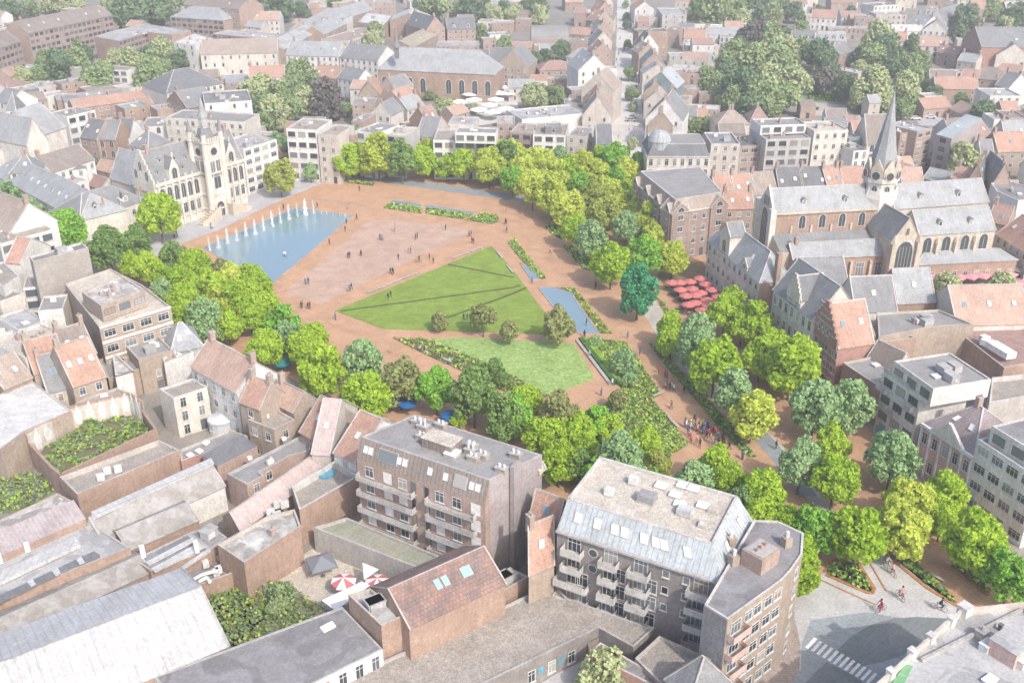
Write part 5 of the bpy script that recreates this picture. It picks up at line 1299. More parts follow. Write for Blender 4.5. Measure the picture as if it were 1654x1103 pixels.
basin('pool', 'thin dark water strip along the top flower beds, left one', pts('b1', '880,212 1065,240 1065,256 870,226', 0)); basin('pool', 'thin dark water strip along the top flower beds, right one', pts('b1', '1097,242 1415,292 1395,302 1097,258', 0))
# lawn
def raised(name, label, cat, tile, s, m, h=.14, kind=None):
    P = pts(tile, s, 0); P = P if area(P) > 0 else P[::-1]; b = MB(); lo = [(p[0], p[1], .0) for p in P]; hi = [(p[0], p[1], h) for p in P]
    for i in range(len(P)): b.face([lo[i], lo[(i + 1) % len(P)], hi[(i + 1) % len(P)], hi[i]])
    b.face(hi); o = b.build(name, m); bm_tri(o)
    if kind: o['kind'] = kind
    else: tag(o, label, cat)
    return P
LAWN = raised('lawn', '', '', 'F', '540.8,502.3 620.8,532 806,537 893,541 880,505 822,428 793.4,398.2', 'lawn', kind='structure')
MEADOW = raised('meadow', '', '', 'F', '689,548 760,546 926,555 961,612 886,639 800,592', 'meadow', kind='structure')
for s in ('550,915 1654,765 1695,752', '1230,958 1654,802 1735,765', '1235,618 1654,702'):
    strip('lawn_channel', 'b1', s, .14, .7, .02, 'channel')
strip('kerb', 'b1', '290,245 385,203 715,250', .03, .35, .1, 'kerb_grey')
# planting beds: soil + a mass of leaf clumps
def leafmat(name, c1, c2, tr=.3, vary=.5, ns=.5):
    m = bpy.data.materials.new(name); m.use_nodes = True; MAT[name] = m; n = m.node_tree.nodes; L = m.node_tree.links; n.clear()
    out = n.new('ShaderNodeOutputMaterial'); d = n.new('ShaderNodeBsdfDiffuse'); t = n.new('ShaderNodeBsdfTranslucent'); mx = n.new('ShaderNodeMixShader'); mx.inputs[0].default_value = tr
    g = n.new('ShaderNodeNewGeometry'); nz = n.new('ShaderNodeTexNoise'); nz.inputs['Scale'].default_value = ns; L.new(g.outputs['Position'], nz.inputs[0])
    oi = n.new('ShaderNodeObjectInfo'); ad = n.new('ShaderNodeMath'); ad.operation = 'MULTIPLY_ADD'; L.new(oi.outputs['Random'], ad.inputs[0]); ad.inputs[1].default_value = vary; 
    mr = n.new('ShaderNodeMapRange'); mr.inputs[1].default_value = .35; mr.inputs[2].default_value = .65; mr.inputs[3].default_value = -vary / 2; mr.inputs[4].default_value = 1 - vary / 2
    L.new(nz.outputs[0], mr.inputs[0]); L.new(mr.outputs[0], ad.inputs[2]); ad.use_clamp = True
    x = n.new('ShaderNodeMix'); x.data_type = 'RGBA'; L.new(ad.outputs[0], x.inputs[0]); x.inputs[6].default_value = (*c1, 1); x.inputs[7].default_value = (*c2, 1)
    L.new(x.outputs[2], d.inputs[0]); L.new(x.outputs[2], t.inputs[0]); L.new(d.outputs[0], mx.inputs[1]); L.new(t.outputs[0], mx.inputs[2]); L.new(mx.outputs[0], out.inputs[0])
leafmat('bed_green', (.24, .40, .06), (.42, .60, .12)); leafmat('bed_dark', (.07, .16, .05), (.14, .26, .08)); leafmat('bed_lime', (.46, .60, .12), (.60, .70, .18))
leafmat('bed_grey', (.20, .27, .17), (.30, .36, .24)); leafmat('bed_red', (.40, .12, .10), (.45, .16, .08)); leafmat('bed_yellow', (.5, .42, .08), (.42, .34, .06)); leafmat('bed_ochre', (.30, .20, .09), (.22, .17, .08))
BEDM = ['bed_green', 'bed_dark', 'bed_lime', 'bed_grey', 'bed_red', 'bed_yellow', 'bed_ochre']
def inpoly(x, y, P):
    c = np.zeros(len(x), bool); n = len(P)
    for i in range(n):
        x0, y0 = P[i][0], P[i][1]; x1, y1 = P[(i + 1) % n][0], P[(i + 1) % n][1]
        if y0 == y1: continue
        c ^= ((y0 > y) != (y1 > y)) & (x < (x1 - x0) * (y - y0) / (y1 - y0) + x0)
    return c
def quads_obj(name, C, size, nrm, mi, mats, rng, parent=None, off=(0, 0, 0), asp=1.0):
    N = len(C); nrm = nrm / np.linalg.norm(nrm, axis=1)[:, None]; t = rng.normal(size=(N, 3)); t -= (t * nrm).sum(1)[:, None] * nrm; t /= np.linalg.norm(t, axis=1)[:, None]; s = np.cross(nrm, t)
    a = t * size[:, None] / 2; c = s * size[:, None] / 2 * asp
    V = np.stack([C - a - c, C + a - c * .6, C + a * 1.1 + c, C - a * .8 + c], 1).reshape(-1, 3) - np.array(off)
    me = bpy.data.meshes.new(name); me.vertices.add(4 * N); me.vertices.foreach_set('co', V.astype(np.float32).ravel())
    me.loops.add(4 * N); me.loops.foreach_set('vertex_index', np.arange(4 * N, dtype=np.int32)); me.polygons.add(N)
    me.polygons.foreach_set('loop_start', np.arange(0, 4 * N, 4, dtype=np.int32)); me.polygons.foreach_set('loop_total', np.full(N, 4, np.int32))
    for m in mats: me.materials.append(MAT[m])
    me.polygons.foreach_set('material_index', mi.astype(np.int32)); me.update(calc_edges=True); return me
def bed(tile, s, dens=5.0, h=.6, mix=(5, 3, 3, 2, .4, .5, .3), soil='soil', size=.45, z=.05, seed=0, name='planting', cap=26000):
    P = pts(tile, s, z); P = P if area(P) > 0 else P[::-1]; A = abs(area(P)); rng = np.random.default_rng(seed + int(A))
    if soil: b = MB(); b.face(P); o = b.build('soil', soil, off=(0, 0, 0)); o['kind'] = 'structure'; bm_tri(o)
    N = int(min(cap, A * dens)); xs = [p[0] for p in P]; ys = [p[1] for p in P]; X = rng.uniform(min(xs), max(xs), N * 6); Y = rng.uniform(min(ys), max(ys), N * 6); k = inpoly(X, Y, P); X, Y = X[k][:N], Y[k][:N]; N = len(X)
    if N < 5: return
    cl = np.sin(X * .9 + 3 * np.sin(Y * .35)) + np.sin(Y * 1.1 + 2 * np.sin(X * .5)); hh = h * (.55 + .45 * np.clip(cl / 2 + .5, 0, 1)) 
    Z = z + rng.uniform(.1, 1, N) * hh; w = np.array(mix, float); w /= w.sum(); base = rng.choice(7, N, p=w)
    pat = (np.floor((cl + 2) * 1.7).astype(int)) % 3; base = np.where(rng.random(N) < (.5 if name != 'garden_growth' else 0), pat, base)
    nr = rng.normal(size=(N, 3)); nr[:, 2] = np.abs(nr[:, 2]) + .5
    me = quads_obj(name, np.stack([X, Y, Z], 1), rng.uniform(.6, 1.3, N) * size, nr, base, BEDM, rng); o = bpy.data.objects.new(name, me); COL.objects.link(o); o['kind'] = 'stuff'; return o
bed('F', '634,546 689,548 800,592 886,639 873,646 835,642 757,604 690,574', 7, .6, (4, 3, 1, 2, .8, .2, 1.6), 'soil_red', name='meadow_border')
GARD = '952,546 1010,552 1036,588 1068,636 1054,645 1074,668 1112,718 1084,735 1072,765 1000,775 940,700 945,668 1012,638 992,613 966,572'
bed('F', GARD, 13, .6, (6, .8, 5, 1.5, .9, .3, .5), size=.34, name='garden_planting', seed=3)
bed('c1', '290,766 430,776 665,1058 592,1058 480,895 410,798 350,780', 9, .4, (3, 2, 1, 1, .1, 1.8, 1.2), name='pool_planting')
bed('c1', '0,478 38,453 244,710 208,712 135,640 60,560', 9, .6, name='pool_planting', mix=(5, 2, 1, 2, .1, .3, 1))
bed('b1', '825,262 868,228 1065,258 1065,297', 9, .6, name='flower_bed', mix=(4, 1, 2, 2, .1, 1.6, 1)); bed('b1', '1096,258 1392,304 1325,332 1096,298', 9, .6, name='flower_bed', mix=(4, 1, 2, 2, .2, 1.6, 1)); bed('b1', '1455,296 1540,306 1562,342 1515,364 1340,337', 9, .6, name='flower_bed')
bed('c1', '240,370 330,360 360,400 340,460 270,420', 6, .7, name='tree_bed'); bed('c1', '350,500 430,500 570,640 540,665 480,650', 6, .7, name='tree_bed', mix=(2, 5, 1, 2, .1, .1, .1))
bed('F', '1046,553 1058,560 1096,596 1142,642 1182,688 1222,738 1208,738 1164,694 1128,650 1082,600', 14, .6, name='avenue_hedge', size=.32, mix=(4, 4, 1, 3, 0, 0, .3))
bed('F', '1060,480 1075,492 1100,530 1090,535', 6, .7, name='avenue_hedge')
bed('d3', '392,370 520,325 595,355 692,515 660,522 405,410', 10, .7, name='corner_planting', mix=(3, 4, 1.5, 3, 0, .2, .1)); bed('d3', '770,258 880,275 1000,360 1232,590 1195,588 1040,480 880,350', 10, .7, name='corner_planting', mix=(2, 5, .5, 3, 0, .1, .1))
bed('d3', '1182,355 1260,335 1440,500 1425,540 1300,440', 10, .8, name='corner_planting', mix=(3, 4, .5, 2, 0, .1, .1))
bed('b1', '575,85 770,100 760,120 590,100', 8, .6, name='flower_bed', mix=(2, 1, 1, 5, 0, .3, .1))
# private gardens and overgrown plots
b = None
for tile, s, d, hh, mx in (('a2', '-60,960 60,880 250,900 380,980 180,1110 -60,1150', 12, 1.2, (4, .5, 1, 5, 0, 0, 1.5)), ('b3', '-350,550 60,470 180,480 300,560 450,640 480,640 280,760 -60,950 -420,1100', 9, 1.6, (4, .3, 1, 6, 0, 0, 1.5)), ('b3', '-410,980 -340,560 -60,470 60,700 -150,900', 9, 1.8, (4, .3, 2, 6, 0, 0, 1)),
                       ('c0', '1215,590 1400,580 1430,680 1215,660', 2, 1.5, (4, 4, 2, 1, 0, 0, 0)), ('d0', '270,560 480,590 500,650 280,640', 2, 1.6, (2, 6, 1, 0, 0, 0, 0)), ('d0', '1190,620 1380,640 1380,690 1210,690', 2, 1, (4, 2, 3, 1, 0, 0, 0)), ('a0', '0,400 150,370 160,410 0,440', 1.5, 1, (3, 1, 3, 3, 0, 0, 0)),
                       ('b0', '1120,600 1300,620 1330,720 1180,700', 3, 1.5, (5, 2, 2, 1, 0, 0, 0)), ('c0', '1110,790 1330,760 1320,850 1110,860', 2, 2.5, (3, 5, 1, 1, 0, 0, 0)), ('a1', '100,960 200,930 210,970 110,1000', 3, .8, (3, 1, 3, 3, 0, 0, 1))):
    bed(tile, s, d, hh, mx, 'ground_green', size=.38 if tile in ('a2', 'b3') else .7, name='garden_growth', cap=30000)
# overgrown ruin inside brick walls
rh_ = 5.0
def ruin():
    P = p2('a2', '330,845 385,885 990,600 905,480 830,430 450,520 190,690', rh_); c = sum(P, Vector((0, 0))) / len(P); FOOT.append((P, 5))
    T = thing('ruin', 'roofless brick ruin overgrown with bushes behind whitewashed broken walls at left', 'ruin', (c.x, c.y, 0)); b = MB(); n = len(P)
    for i in range(n):
        a, q = P[i], P[(i + 1) % n]; hh = rh_ + (2.0 if i in (3, 4) else 0); b.beam(z3(a, 0), z3(q, 0), .5, hh, 0)
    b.build('wall', 'brick_orange', T)
    for (a, q), k in (((P[3], P[4]), 2), ((P[4], P[5]), 5), ((P[5], P[6]), 4)):
        nn = Vector(((q - a).y, -(q - a).x)).normalized(); nn = nn if nn.dot(c - (a + q) / 2) > 0 else -nn
        b = MB(); b.beam(z3(a, 0), z3(q, 0), .7, 6.6); b.build('back_wall', 'beige', T)
        for i in range(k):
            x, y = a.lerp(q, (i + .12) / k) + nn * .42, a.lerp(q, (i + .82) / k) + nn * .42; b = MB(); m_ = x.lerp(y, .5 + rnd.uniform(-.1, .1)); lo = 2.8 + rnd.random() * .6
            b.slab([z3(x.lerp(y, .2), lo), z3(x.lerp(y, .8), lo + .3), z3(y, 4.9), z3(m_, 6.9 + rnd.random()), z3(x, 4.9)], .12); b.build('plaster_patch', 'white', T)
    I = inset(P, .6); b = MB(); b.face([z3(p, 2.6) for p in (I if area(I) > 0 else I[::-1])]); o = b.build('earth_fill', 'roof_soil', T); bm_tri(o)
    rng = np.random.default_rng(5); xs = [p.x for p in I]; ys = [p.y for p in I]; X = rng.uniform(min(xs), max(xs), 22000); Y = rng.uniform(min(ys), max(ys), 22000); k = inpoly(X, Y, I); X, Y = X[k], Y[k]; N = len(X)
    cl = np.sin(X * .8 + 2 * np.sin(Y * .5)) * np.sin(Y * .7); keep = cl > -.3; X, Y, cl = X[keep], Y[keep], cl[keep]; N = len(X); Z = 2.6 + rng.random(N) * (.4 + 1.4 * np.clip(cl, 0, 1)); nr = rng.normal(size=(N, 3)); nr[:, 2] = abs(nr[:, 2]) + .4
    me = quads_obj('overgrowth', np.stack([X, Y, Z], 1), rng.uniform(.2, .5, N), nr, rng.choice(7, N, p=(.30, .06, .10, .40, 0, 0, .14)), BEDM, rng, off=(c.x, c.y, 0)); o = bpy.data.objects.new('overgrowth', me); COL.objects.link(o); o.parent = T; o['kind'] = 'stuff'
ruin()
# shopping street and white parasol plaza
sheet('shopping_street', 'F', '985,255 1046,255 1037,180 1030,110 1024,55 1018,0 1016,-60 1000,-60 997,0 996,55 993,110 990,180', .03, 'street_pale')
sheet('side_street', 'b0', '880,600 930,600 1010,760 1060,1000 1000,1000 940,780', .03, 'street_pale')
sheet('market_yard', 'b0', '1250,560 1654,540 1700,770 1420,800 1330,700', .03, 'street_pale')
sheet('car_park', 'a0', '0,380 180,350 560,250 600,330 330,370 230,440 0,520', .03, 'paving_grey'); sheet('car_park', 'd0', '280,650 520,670 560,720 280,740', .03, 'path_pale'); sheet('car_park', 'T3', '680,420 1000,380 1180,440 1100,520 720,500', .03, 'paving_grey')
sheet('yard', 'c3', '200,1110 520,905 540,960 480,1110', .03, 'paving_grey'); sheet('yard', 'b3', '90,420 370,250 600,260 870,380 700,560 480,640 330,560 250,480', .03, 'gravel_light'); sheet('terrace', 'd1', '550,700 1600,640 1680,800 1090,830 560,790', .03, 'path_pale'); sheet('cafe_paving', 'c1', '950,680 1130,560 1240,600 1390,830 1230,980 1020,800', .034, 'soil_red')
sheet('church_street', 'F', '1500,470 1654,470 1654,440 1500,440', .03, 'path_pale')
# ---------------- trees
leafmat('leaf_bright', (.26, .44, .03), (.64, .80, .11), .45, .3, 4.0); leafmat('leaf_lime', (.42, .52, .05), (.76, .82, .20), .45, .3, 4.0); leafmat('leaf_green', (.15, .38, .05), (.44, .72, .12), .4, .3, 4.0)
leafmat('leaf_dark', (.12, .24, .06), (.36, .50, .16), .35, .3, 4.0); leafmat('leaf_pale', (.18, .34, .14), (.52, .68, .34), .35, .3, 4.0); leafmat('leaf_teal', (.03, .24, .10), (.14, .46, .22), .3, .3, 4.0)
leafmat('leaf_olive', (.28, .36, .06), (.58, .62, .18), .4, .3, 4.0); leafmat('leaf_brown', (.20, .24, .08), (.46, .48, .20), .35, .3, 4.0)
leafmat('leaf_city', (.22, .31, .14), (.42, .50, .25), .25, .4, 1.5); leafmat('leaf_cityd', (.13, .21, .12), (.25, .34, .18), .25, .4, 1.5); leafmat('leaf_cityp', (.40, .46, .24), (.56, .60, .34), .25, .4, 1.5); leafmat('leaf_purple', (.16, .15, .14), (.24, .22, .19), .2)
mat('bark', (.16, .13, .10), (.11, .09, .07)); mat('bark_core', (.04, .06, .02), (.03, .05, .02))
def crown_mesh(name, seed, lobes=30, per=95, aspect=1.25, leaf=.11, top=.75, shell=.70, lr=.34, droop=0.0):
    rng = np.random.default_rng(seed); C = []; Nn = []
    k = 0
    while k < lobes:
        d = rng.normal(size=3); d /= np.linalg.norm(d)
        if d[2] < -.72: continue
        z = d[2]; s = 1 - (1 - top) * max(0, z); c = np.array([d[0] * s, d[1] * s, z * aspect]) * (shell * rng.uniform(.78, 1.08))
        r = lr * rng.uniform(.75, 1.2); q = rng.normal(size=(per, 3)); q /= np.linalg.norm(q, axis=1)[:, None]
        out = d * .75; q = q + out * .6; q /= np.linalg.norm(q, axis=1)[:, None]
        p = c + q * r * rng.uniform(.72, 1.05, per)[:, None]; C.append(p); Nn.append(q + rng.normal(size=(per, 3)) * .85); k += 1
    m = int(lobes * per * .14); q = rng.normal(size=(m, 3)); q /= np.linalg.norm(q, axis=1)[:, None]; q *= rng.uniform(.2, .75, m)[:, None]; q[:, 2] *= aspect; C.append(q); Nn.append(rng.normal(size=(m, 3)))
    C = np.concatenate(C); Nn = np.concatenate(Nn)
    if droop: C[:, 2] -= droop * (C[:, 0] ** 2 + C[:, 1] ** 2)
    return quads_obj(name, C, rng.uniform(.6, 1.35, len(C)) * leaf, Nn, np.zeros(len(C)), ['leaf_green'], rng, asp=.8)
CROWN = {'r': [crown_mesh('crown', 10 + i, 44, 84, 1.18, .125, shell=.76, lr=.29) for i in range(4)], 't': [crown_mesh('crown', 20 + i, 44, 84, 1.42, .125, top=.62, shell=.76, lr=.29) for i in range(3)],
         'c': [crown_mesh('crown', 30 + i, 26, 70, 1.0, .15, top=.8, lr=.38) for i in range(4)], 's': [crown_mesh('crown', 40 + i, 20, 42, 1.0, .12, lr=.26) for i in range(2)],
         'w': [crown_mesh('crown', 50, 34, 120, .95, .10, droop=.45)], 'k': [crown_mesh('crown', 60, 26, 70, 1.9, .15, top=.25)]}
def trunk_mesh(name, hb, spread, thin=1.0):                    # height to crown centre = 1
    b = MB(); b.tube((0, 0, -.02), (0, 0, .62), .045 * thin, .03 * thin, 7); rr = random.Random(3)
    for i in range(6):
        a = i * 1.05; z = .5 + .04 * i; e = Vector((math.cos(a) * spread, math.sin(a) * spread, z + .38)); b.tube((0, 0, z), e, .022 * thin, .008 * thin, 5)
        b.tube(e * .6 + Vector((0, 0, z * .4)), e * .6 + Vector((math.cos(a + .8) * spread * .5, math.sin(a + .8) * spread * .5, z * .4 + .35)), .012 * thin, .005 * thin, 4)
    b.tube((0, 0, .6), (0, 0, 1.15), .03 * thin, .01 * thin, 6); return b.mesh('trunk', ['bark'])
TR = {'a': trunk_mesh('trunk', 1, .3), 'b': trunk_mesh('trunk', 1, .35, .6)}
LM = dict(y=('leaf_bright', 'bright green'), Y=('leaf_lime', 'yellow-green'), g=('leaf_green', 'fresh green'), d=('leaf_dark', 'dark green'), b=('leaf_pale', 'pale bluish green'), t=('leaf_teal', 'blue-green'), o=('leaf_olive', 'olive green'), n=('leaf_brown', 'brownish green'),
          C=('leaf_city', 'muted green'), D=('leaf_cityd', 'dark muted green'), P=('leaf_cityp', 'pale yellowish'), U=('leaf_purple', 'dark purple-leaved'))
TREES = []
def tree(x, y, r, col, kind='r', group=None, hk=None, fm=None):
    hk = hk or {'r': 1.8, 't': 2.05, 'c': 1.15, 's': 1.0, 'w': 1.05, 'k': 1.9}[kind]; rm = 4.0
    for _ in range(5):
        p = W(x, y, rm * hk); z = p.y * math.cos(PITCH) + (CAMH - rm * hk) * math.sin(PITCH); rm = r * z / FPX
    k = len(TREES); t = thing('tree' if kind != 's' else 'shrub', None, 'tree' if kind != 's' else 'shrub', (p.x, p.y, 0), rnd.uniform(0, 6.28), group)
    o = bpy.data.objects.new('crown', rnd.choice(CROWN[kind])); COL.objects.link(o); o.parent = t; o.location = (0, 0, rm * hk); f = rm * (1.27 if kind in 'rt' else 1.15); o.scale = (f, f * rnd.uniform(.94, 1.06), f * rnd.uniform(.94, 1.05))
    m, dn = LM[col]; o.material_slots[0].link = 'OBJECT'; o.material_slots[0].material = MAT[m]
    o = bpy.data.objects.new('trunk', TR['a' if kind != 's' else 'b']); COL.objects.link(o); o.parent = t; h = rm * hk; o.scale = (h * .8, h * .8, h)
    TREES.append(t); what = {'w': 'weeping willow', 'k': 'conical tree', 's': 'loose shrub', 'c': 'bushy tree', 't': 'oval-crowned tree', 'r': 'round-crowned tree'}[kind]
    AUTO.append((t, f"{dn} {what}", 'trees', p.x, p.y)); return t
def trees(tile, s, kind='r', group=None):
    x0, y0, k = TILE[tile]
    for q in s.split():
        a = q.split(','); kd = kind
        if len(a) > 4: kd = a[4]
        c = a[3]; kd2 = 't' if (kd == 'r' and c in 'bdt') else kd
        tree(x0 + float(a[0]) / k, y0 + float(a[1]) / k, float(a[2]) / k, c, kd2, group)
G = 'trees planted round the square'
trees('a1', '1010,300,112,y 690,520,98,d 868,480,72,d 760,460,42,g 1100,565,68,d 1240,620,85,y 930,640,80,y 825,620,62,y 1400,655,62,n 1050,700,58,y 1130,725,78,y 1235,755,68,y 1350,745,82,y 1480,700,72,Y 1590,700,70,y 1030,790,58,b 1160,850,88,y 1150,955,78,y 1500,830,85,y 1610,840,75,y 1300,975,100,b 1450,1010,80,y 1590,950,80,y 1380,860,70,Y', group=G)
trees('a1', '60,200,75,b 190,300,72,b 40,150,50,b 420,400,105,g 540,425,52,g 290,350,60,g', group='street trees below the civic wing')
trees('b1', '165,60,78,o 360,30,36,b 20,770,80,y 60,900,88,y 180,1010,98,g 380,1090,80,y -40,850,75,y', group=G)
trees('b0', '580,1020,79,y 630,925,80,d 740,960,73,d 790,990,95,Y 845,1030,61,o 940,1010,82,d 1070,1030,75,y 1170,985,73,y 1225,1060,58,y 1335,1045,75,y 1450,1000,73,Y 1500,1060,82,Y 1610,1010,75,d 690,1050,54,o', group=G)
trees('b0', '140,900,42,b 235,940,60,b 355,955,60,b', group='young trees beside the town hall')
trees('c1', '30,80,68,g 160,130,85,Y 290,60,85,Y 90,20,70,Y 450,100,58,g 590,50,68,Y 700,80,60,g 820,20,66,g 280,190,85,Y 385,260,85,Y 560,190,78,o 650,160,74,Y 760,180,68,y 850,265,78,Y 610,300,88,o 900,345,84,Y 430,390,78,y 750,375,74,b 530,465,84,b 935,440,74,Y 660,600,108,y 870,560,98,g 1050,580,84,Y 1000,30,45,y 700,250,70,Y 480,330,60,Y', group=G)
trees('b0', '560,975,60,y 660,1010,70,y 860,960,60,g 1010,970,62,y 1110,965,62,Y 1270,985,66,Y 1390,965,62,y 1560,985,66,Y', group=G)
tree(1031, 467, 27, 't', 't', G)
trees('c0', '30,1000,78,Y 200,1045,89,Y 330,1015,55,b 470,1065,78,Y 590,1040,78,y 690,1035,92,g 850,1060,73,y 120,1060,80,Y 400,1090,69,y 750,1095,80,Y', group=G)
trees('c1', '1050,1030,84,y 1210,1055,90,b 1380,930,95,y 1560,985,100,y 1430,860,78,y 1490,1020,80,y', group=G)
trees('b2', '70,90,98,y 210,20,80,b 330,90,98,y 430,225,128,y 690,180,108,b 715,395,125,y 930,300,115,n 1160,345,108,g 1400,385,118,d 1590,520,108,d 1300,540,45,y 1530,420,50,d', group=G)
trees('c2', '105,430,92,y 40,520,100,g 330,500,105,n 240,650,108,y 440,640,108,y 560,560,85,g 630,600,78,y 330,810,108,y 720,800,125,b 590,910,98,g 880,690,85,y 900,970,88,g 1190,970,125,b 1340,850,108,y 1410,930,95,y 1590,980,98,g 1500,1075,78,b 1040,40,75,y 1190,95,98,b 1320,195,135,y 1440,380,108,b 1560,510,118,Y 1610,150,100,y 450,830,80,d 960,830,70,o 500,760,80,y', group=G)
trees('d2', '50,70,90,y 180,190,145,y 330,460,125,b 555,455,118,b 435,690,95,y 240,820,115,b 450,930,128,y 0,1010,118,y 820,790,125,b 1160,1020,115,y 930,1060,128,Y 60,120,100,y', group=G)
trees('d3', '-30,40,110,y 330,120,125,g 235,395,105,y 600,160,145,y 880,110,150,Y 1350,200,165,y 1570,420,135,g 1130,70,90,y 150,100,100,y 230,250,90,y', group=G)
# garden and lawn trees
tree(902, 524, 22, 'n', 'r', None); tree(780, 512, 19, 'n', 'c', None, 1.9); tree(709, 520, 14, 'n', 'c', None, 1.3); tree(823, 535, 15, 'n', 'c', None, 1.7)
trees('c2', '740,175,90,b 800,240,50,b 770,285,55,b 560,40,40,b', kind='s'); tree(998, 645, 14, 'n', 'c', None, 1.6); trees('b2', '1520,230,80,d 1600,300,60,d 1450,210,40,d', kind='s')
tree(1585, 470, 12, 'C', 'c', None)
CG = 'trees in the town beyond the square'
trees('a0', '820,85,110,D 740,60,70,C 920,60,90,C 1000,80,90,D 760,150,55,P 860,130,60,C 380,430,95,D 300,400,70,C 490,395,75,C 620,520,85,C 660,470,70,C 980,500,105,C 930,440,70,C 830,390,75,P 1030,330,75,P 960,350,60,D 1150,400,65,D 1110,350,50,C 660,1045,68,D 60,75,75,D 150,500,60,P 250,485,62,C 470,20,60,P 330,20,60,P 1590,30,70,D 1130,10,70,C 680,50,45,P 385,300,40,D 485,295,42,C 545,345,45,D 10,500,40,D 1000,400,80,C 570,460,50,C 740,380,60,P 1600,620,90,P 1640,720,90,D 190,60,60,C', 'c', CG)
trees('b0', '290,470,85,C 250,560,80,C 60,600,100,P 170,620,90,C 30,700,90,C 120,720,90,P 340,640,80,P 450,620,100,U 420,720,60,U 500,700,60,U 230,700,80,C 60,780,60,C 590,700,40,C 770,210,55,C 750,260,55,P 950,180,40,D 1020,180,55,D 1230,210,40,D 1440,210,50,C 1330,230,35,P 1120,30,100,C 1180,70,55,C 1070,30,60,D 1300,70,55,P 1380,50,80,D 1440,30,70,D 1500,80,50,P 1540,110,50,P 1590,70,50,D 1640,110,50,P 1600,290,50,C 40,20,80,D 160,40,90,D 300,60,45,D 330,100,35,D 520,20,50,D 1000,500,45,C 1220,690,55,P 1120,610,30,C 1400,690,30,P 380,520,60,C 180,800,40,P', 'c', CG)
trees('c0', '757,110,24,D 757,160,26,D 752,30,22,C 765,285,28,C 770,470,42,C 790,600,40,C 800,680,28,P 800,915,34,P', 'c', 'street trees down the middle of the shopping street')
trees('c0', '160,620,85,P 310,610,60,C 250,600,50,C 170,400,55,D 240,370,50,D 340,320,55,D 130,310,40,C 60,90,50,P 190,60,70,D 120,50,50,D 200,100,55,P 1300,60,120,C 1230,100,60,P 1420,80,90,C 1490,130,60,P 1550,60,70,D 1600,110,60,D 1640,60,60,D 1560,250,90,U 1640,200,70,U 1450,400,110,C 1560,420,110,C 1640,380,90,P 1400,480,80,D 1310,540,80,C 1500,560,120,D 1600,620,110,C 1440,640,80,C 1640,520,80,P 1560,690,80,D 1350,650,40,P 1490,690,30,D 1380,400,50,C 1470,320,70,D 1270,790,45,P 1130,790,40,D 1200,790,45,C 1260,480,50,C 1330,610,50,C', 'c', CG)
trees('d0', '40,390,115,C 100,440,110,C 30,520,100,P 190,540,100,P 130,620,90,C 60,660,80,C 220,330,80,C 110,240,65,D 30,240,90,C 60,100,70,C 110,60,60,D 200,80,60,D 350,350,90,D 390,430,80,D 390,520,80,U 520,560,75,D 690,560,135,P,w 600,590,60,D 900,560,90,P 940,660,60,C 720,250,100,P 770,330,100,D 700,380,80,C 640,360,70,D 820,430,60,D 940,300,50,D,k 930,420,70,C 1010,390,60,C 860,390,60,C 1040,560,45,D 1080,590,50,D 610,430,45,P 1000,470,50,C 1290,130,90,D 1260,230,60,D 1600,130,90,D 1530,180,60,P 1640,220,70,D 1400,730,75,D 1250,640,45,C 555,75,35,D 340,80,40,D 1250,1040,110,P 1340,1060,80,P 1160,1020,60,P 240,200,60,C 820,120,40,P 880,700,60,C 1440,70,60,C 1170,800,0,C 960,500,70,C 120,330,90,P', 'c', CG)
trees('b3', '190,540,82,C 140,640,60,C', 'c'); trees('c3', '620,1030,140,P 520,1060,90,P', 'c', None); trees('d1', '1165,745,70,P 1510,760,85,P 1230,770,30,P', 'c', 'bushes on the church terrace'); trees('d2', '1140,85,50,C', 'c'); trees('U3', '1520,370,55,C', 'c'); trees('T4', '100,560,90,C 190,520,70,C 230,600,60,C', 'c'); trees('a2', '1500,510,38,C', 's')
trees('c1', '1140,30,30,b 1290,30,35,b 1420,30,35,b 1570,20,38,b', 'c', 'small trees before the far right row')
# ---------------- parasols
def parasol_proto(cm, r, h, n, rise, name='parasol', cm2=None, fr=.25):
    t = thing(name, None, 'parasol'); b = MB(); b.tube((0, 0, 0), (0, 0, h + rise), .05, .05, 6); b.lathe((0, 0, 0), [(.4, 0), (.4, .08), (.0, .08)], 8); b.build('pole', 'iron', t)
    b = MB(); 
    for i in range(n):
        a0, a1 = 2 * math.pi * i / n + math.pi / n, 2 * math.pi * (i + 1) / n + math.pi / n; P = (r * math.cos(a0), r * math.sin(a0), h); Q = (r * math.cos(a1), r * math.sin(a1), h); mm = i % 2 if cm2 else 0
        b.slab([P, Q, (0, 0, h + rise)], .03, mm); b.face([P, Q, (Q[0], Q[1], h - fr), (P[0], P[1], h - fr)], mm); b.face([(Q[0] * .99, Q[1] * .99, h - fr), (P[0] * .99, P[1] * .99, h - fr), (P[0] * .99, P[1] * .99, h), (Q[0] * .99, Q[1] * .99, h)], mm)
    b.build('canopy', [cm] + ([cm2] if cm2 else []), t); return t
simple('cloth_red', (.52, .16, .15), .8); simple('cloth_pink', (.56, .27, .29), .8); simple('cloth_white', (.80, .79, .77), .8); simple('cloth_blue', (.01, .11, .33), .8); simple('cloth_teal', (.02, .20, .22), .8); simple('cloth_grey', (.20, .21, .23), .8); simple('cloth_cyan', (.0, .30, .48), .8)
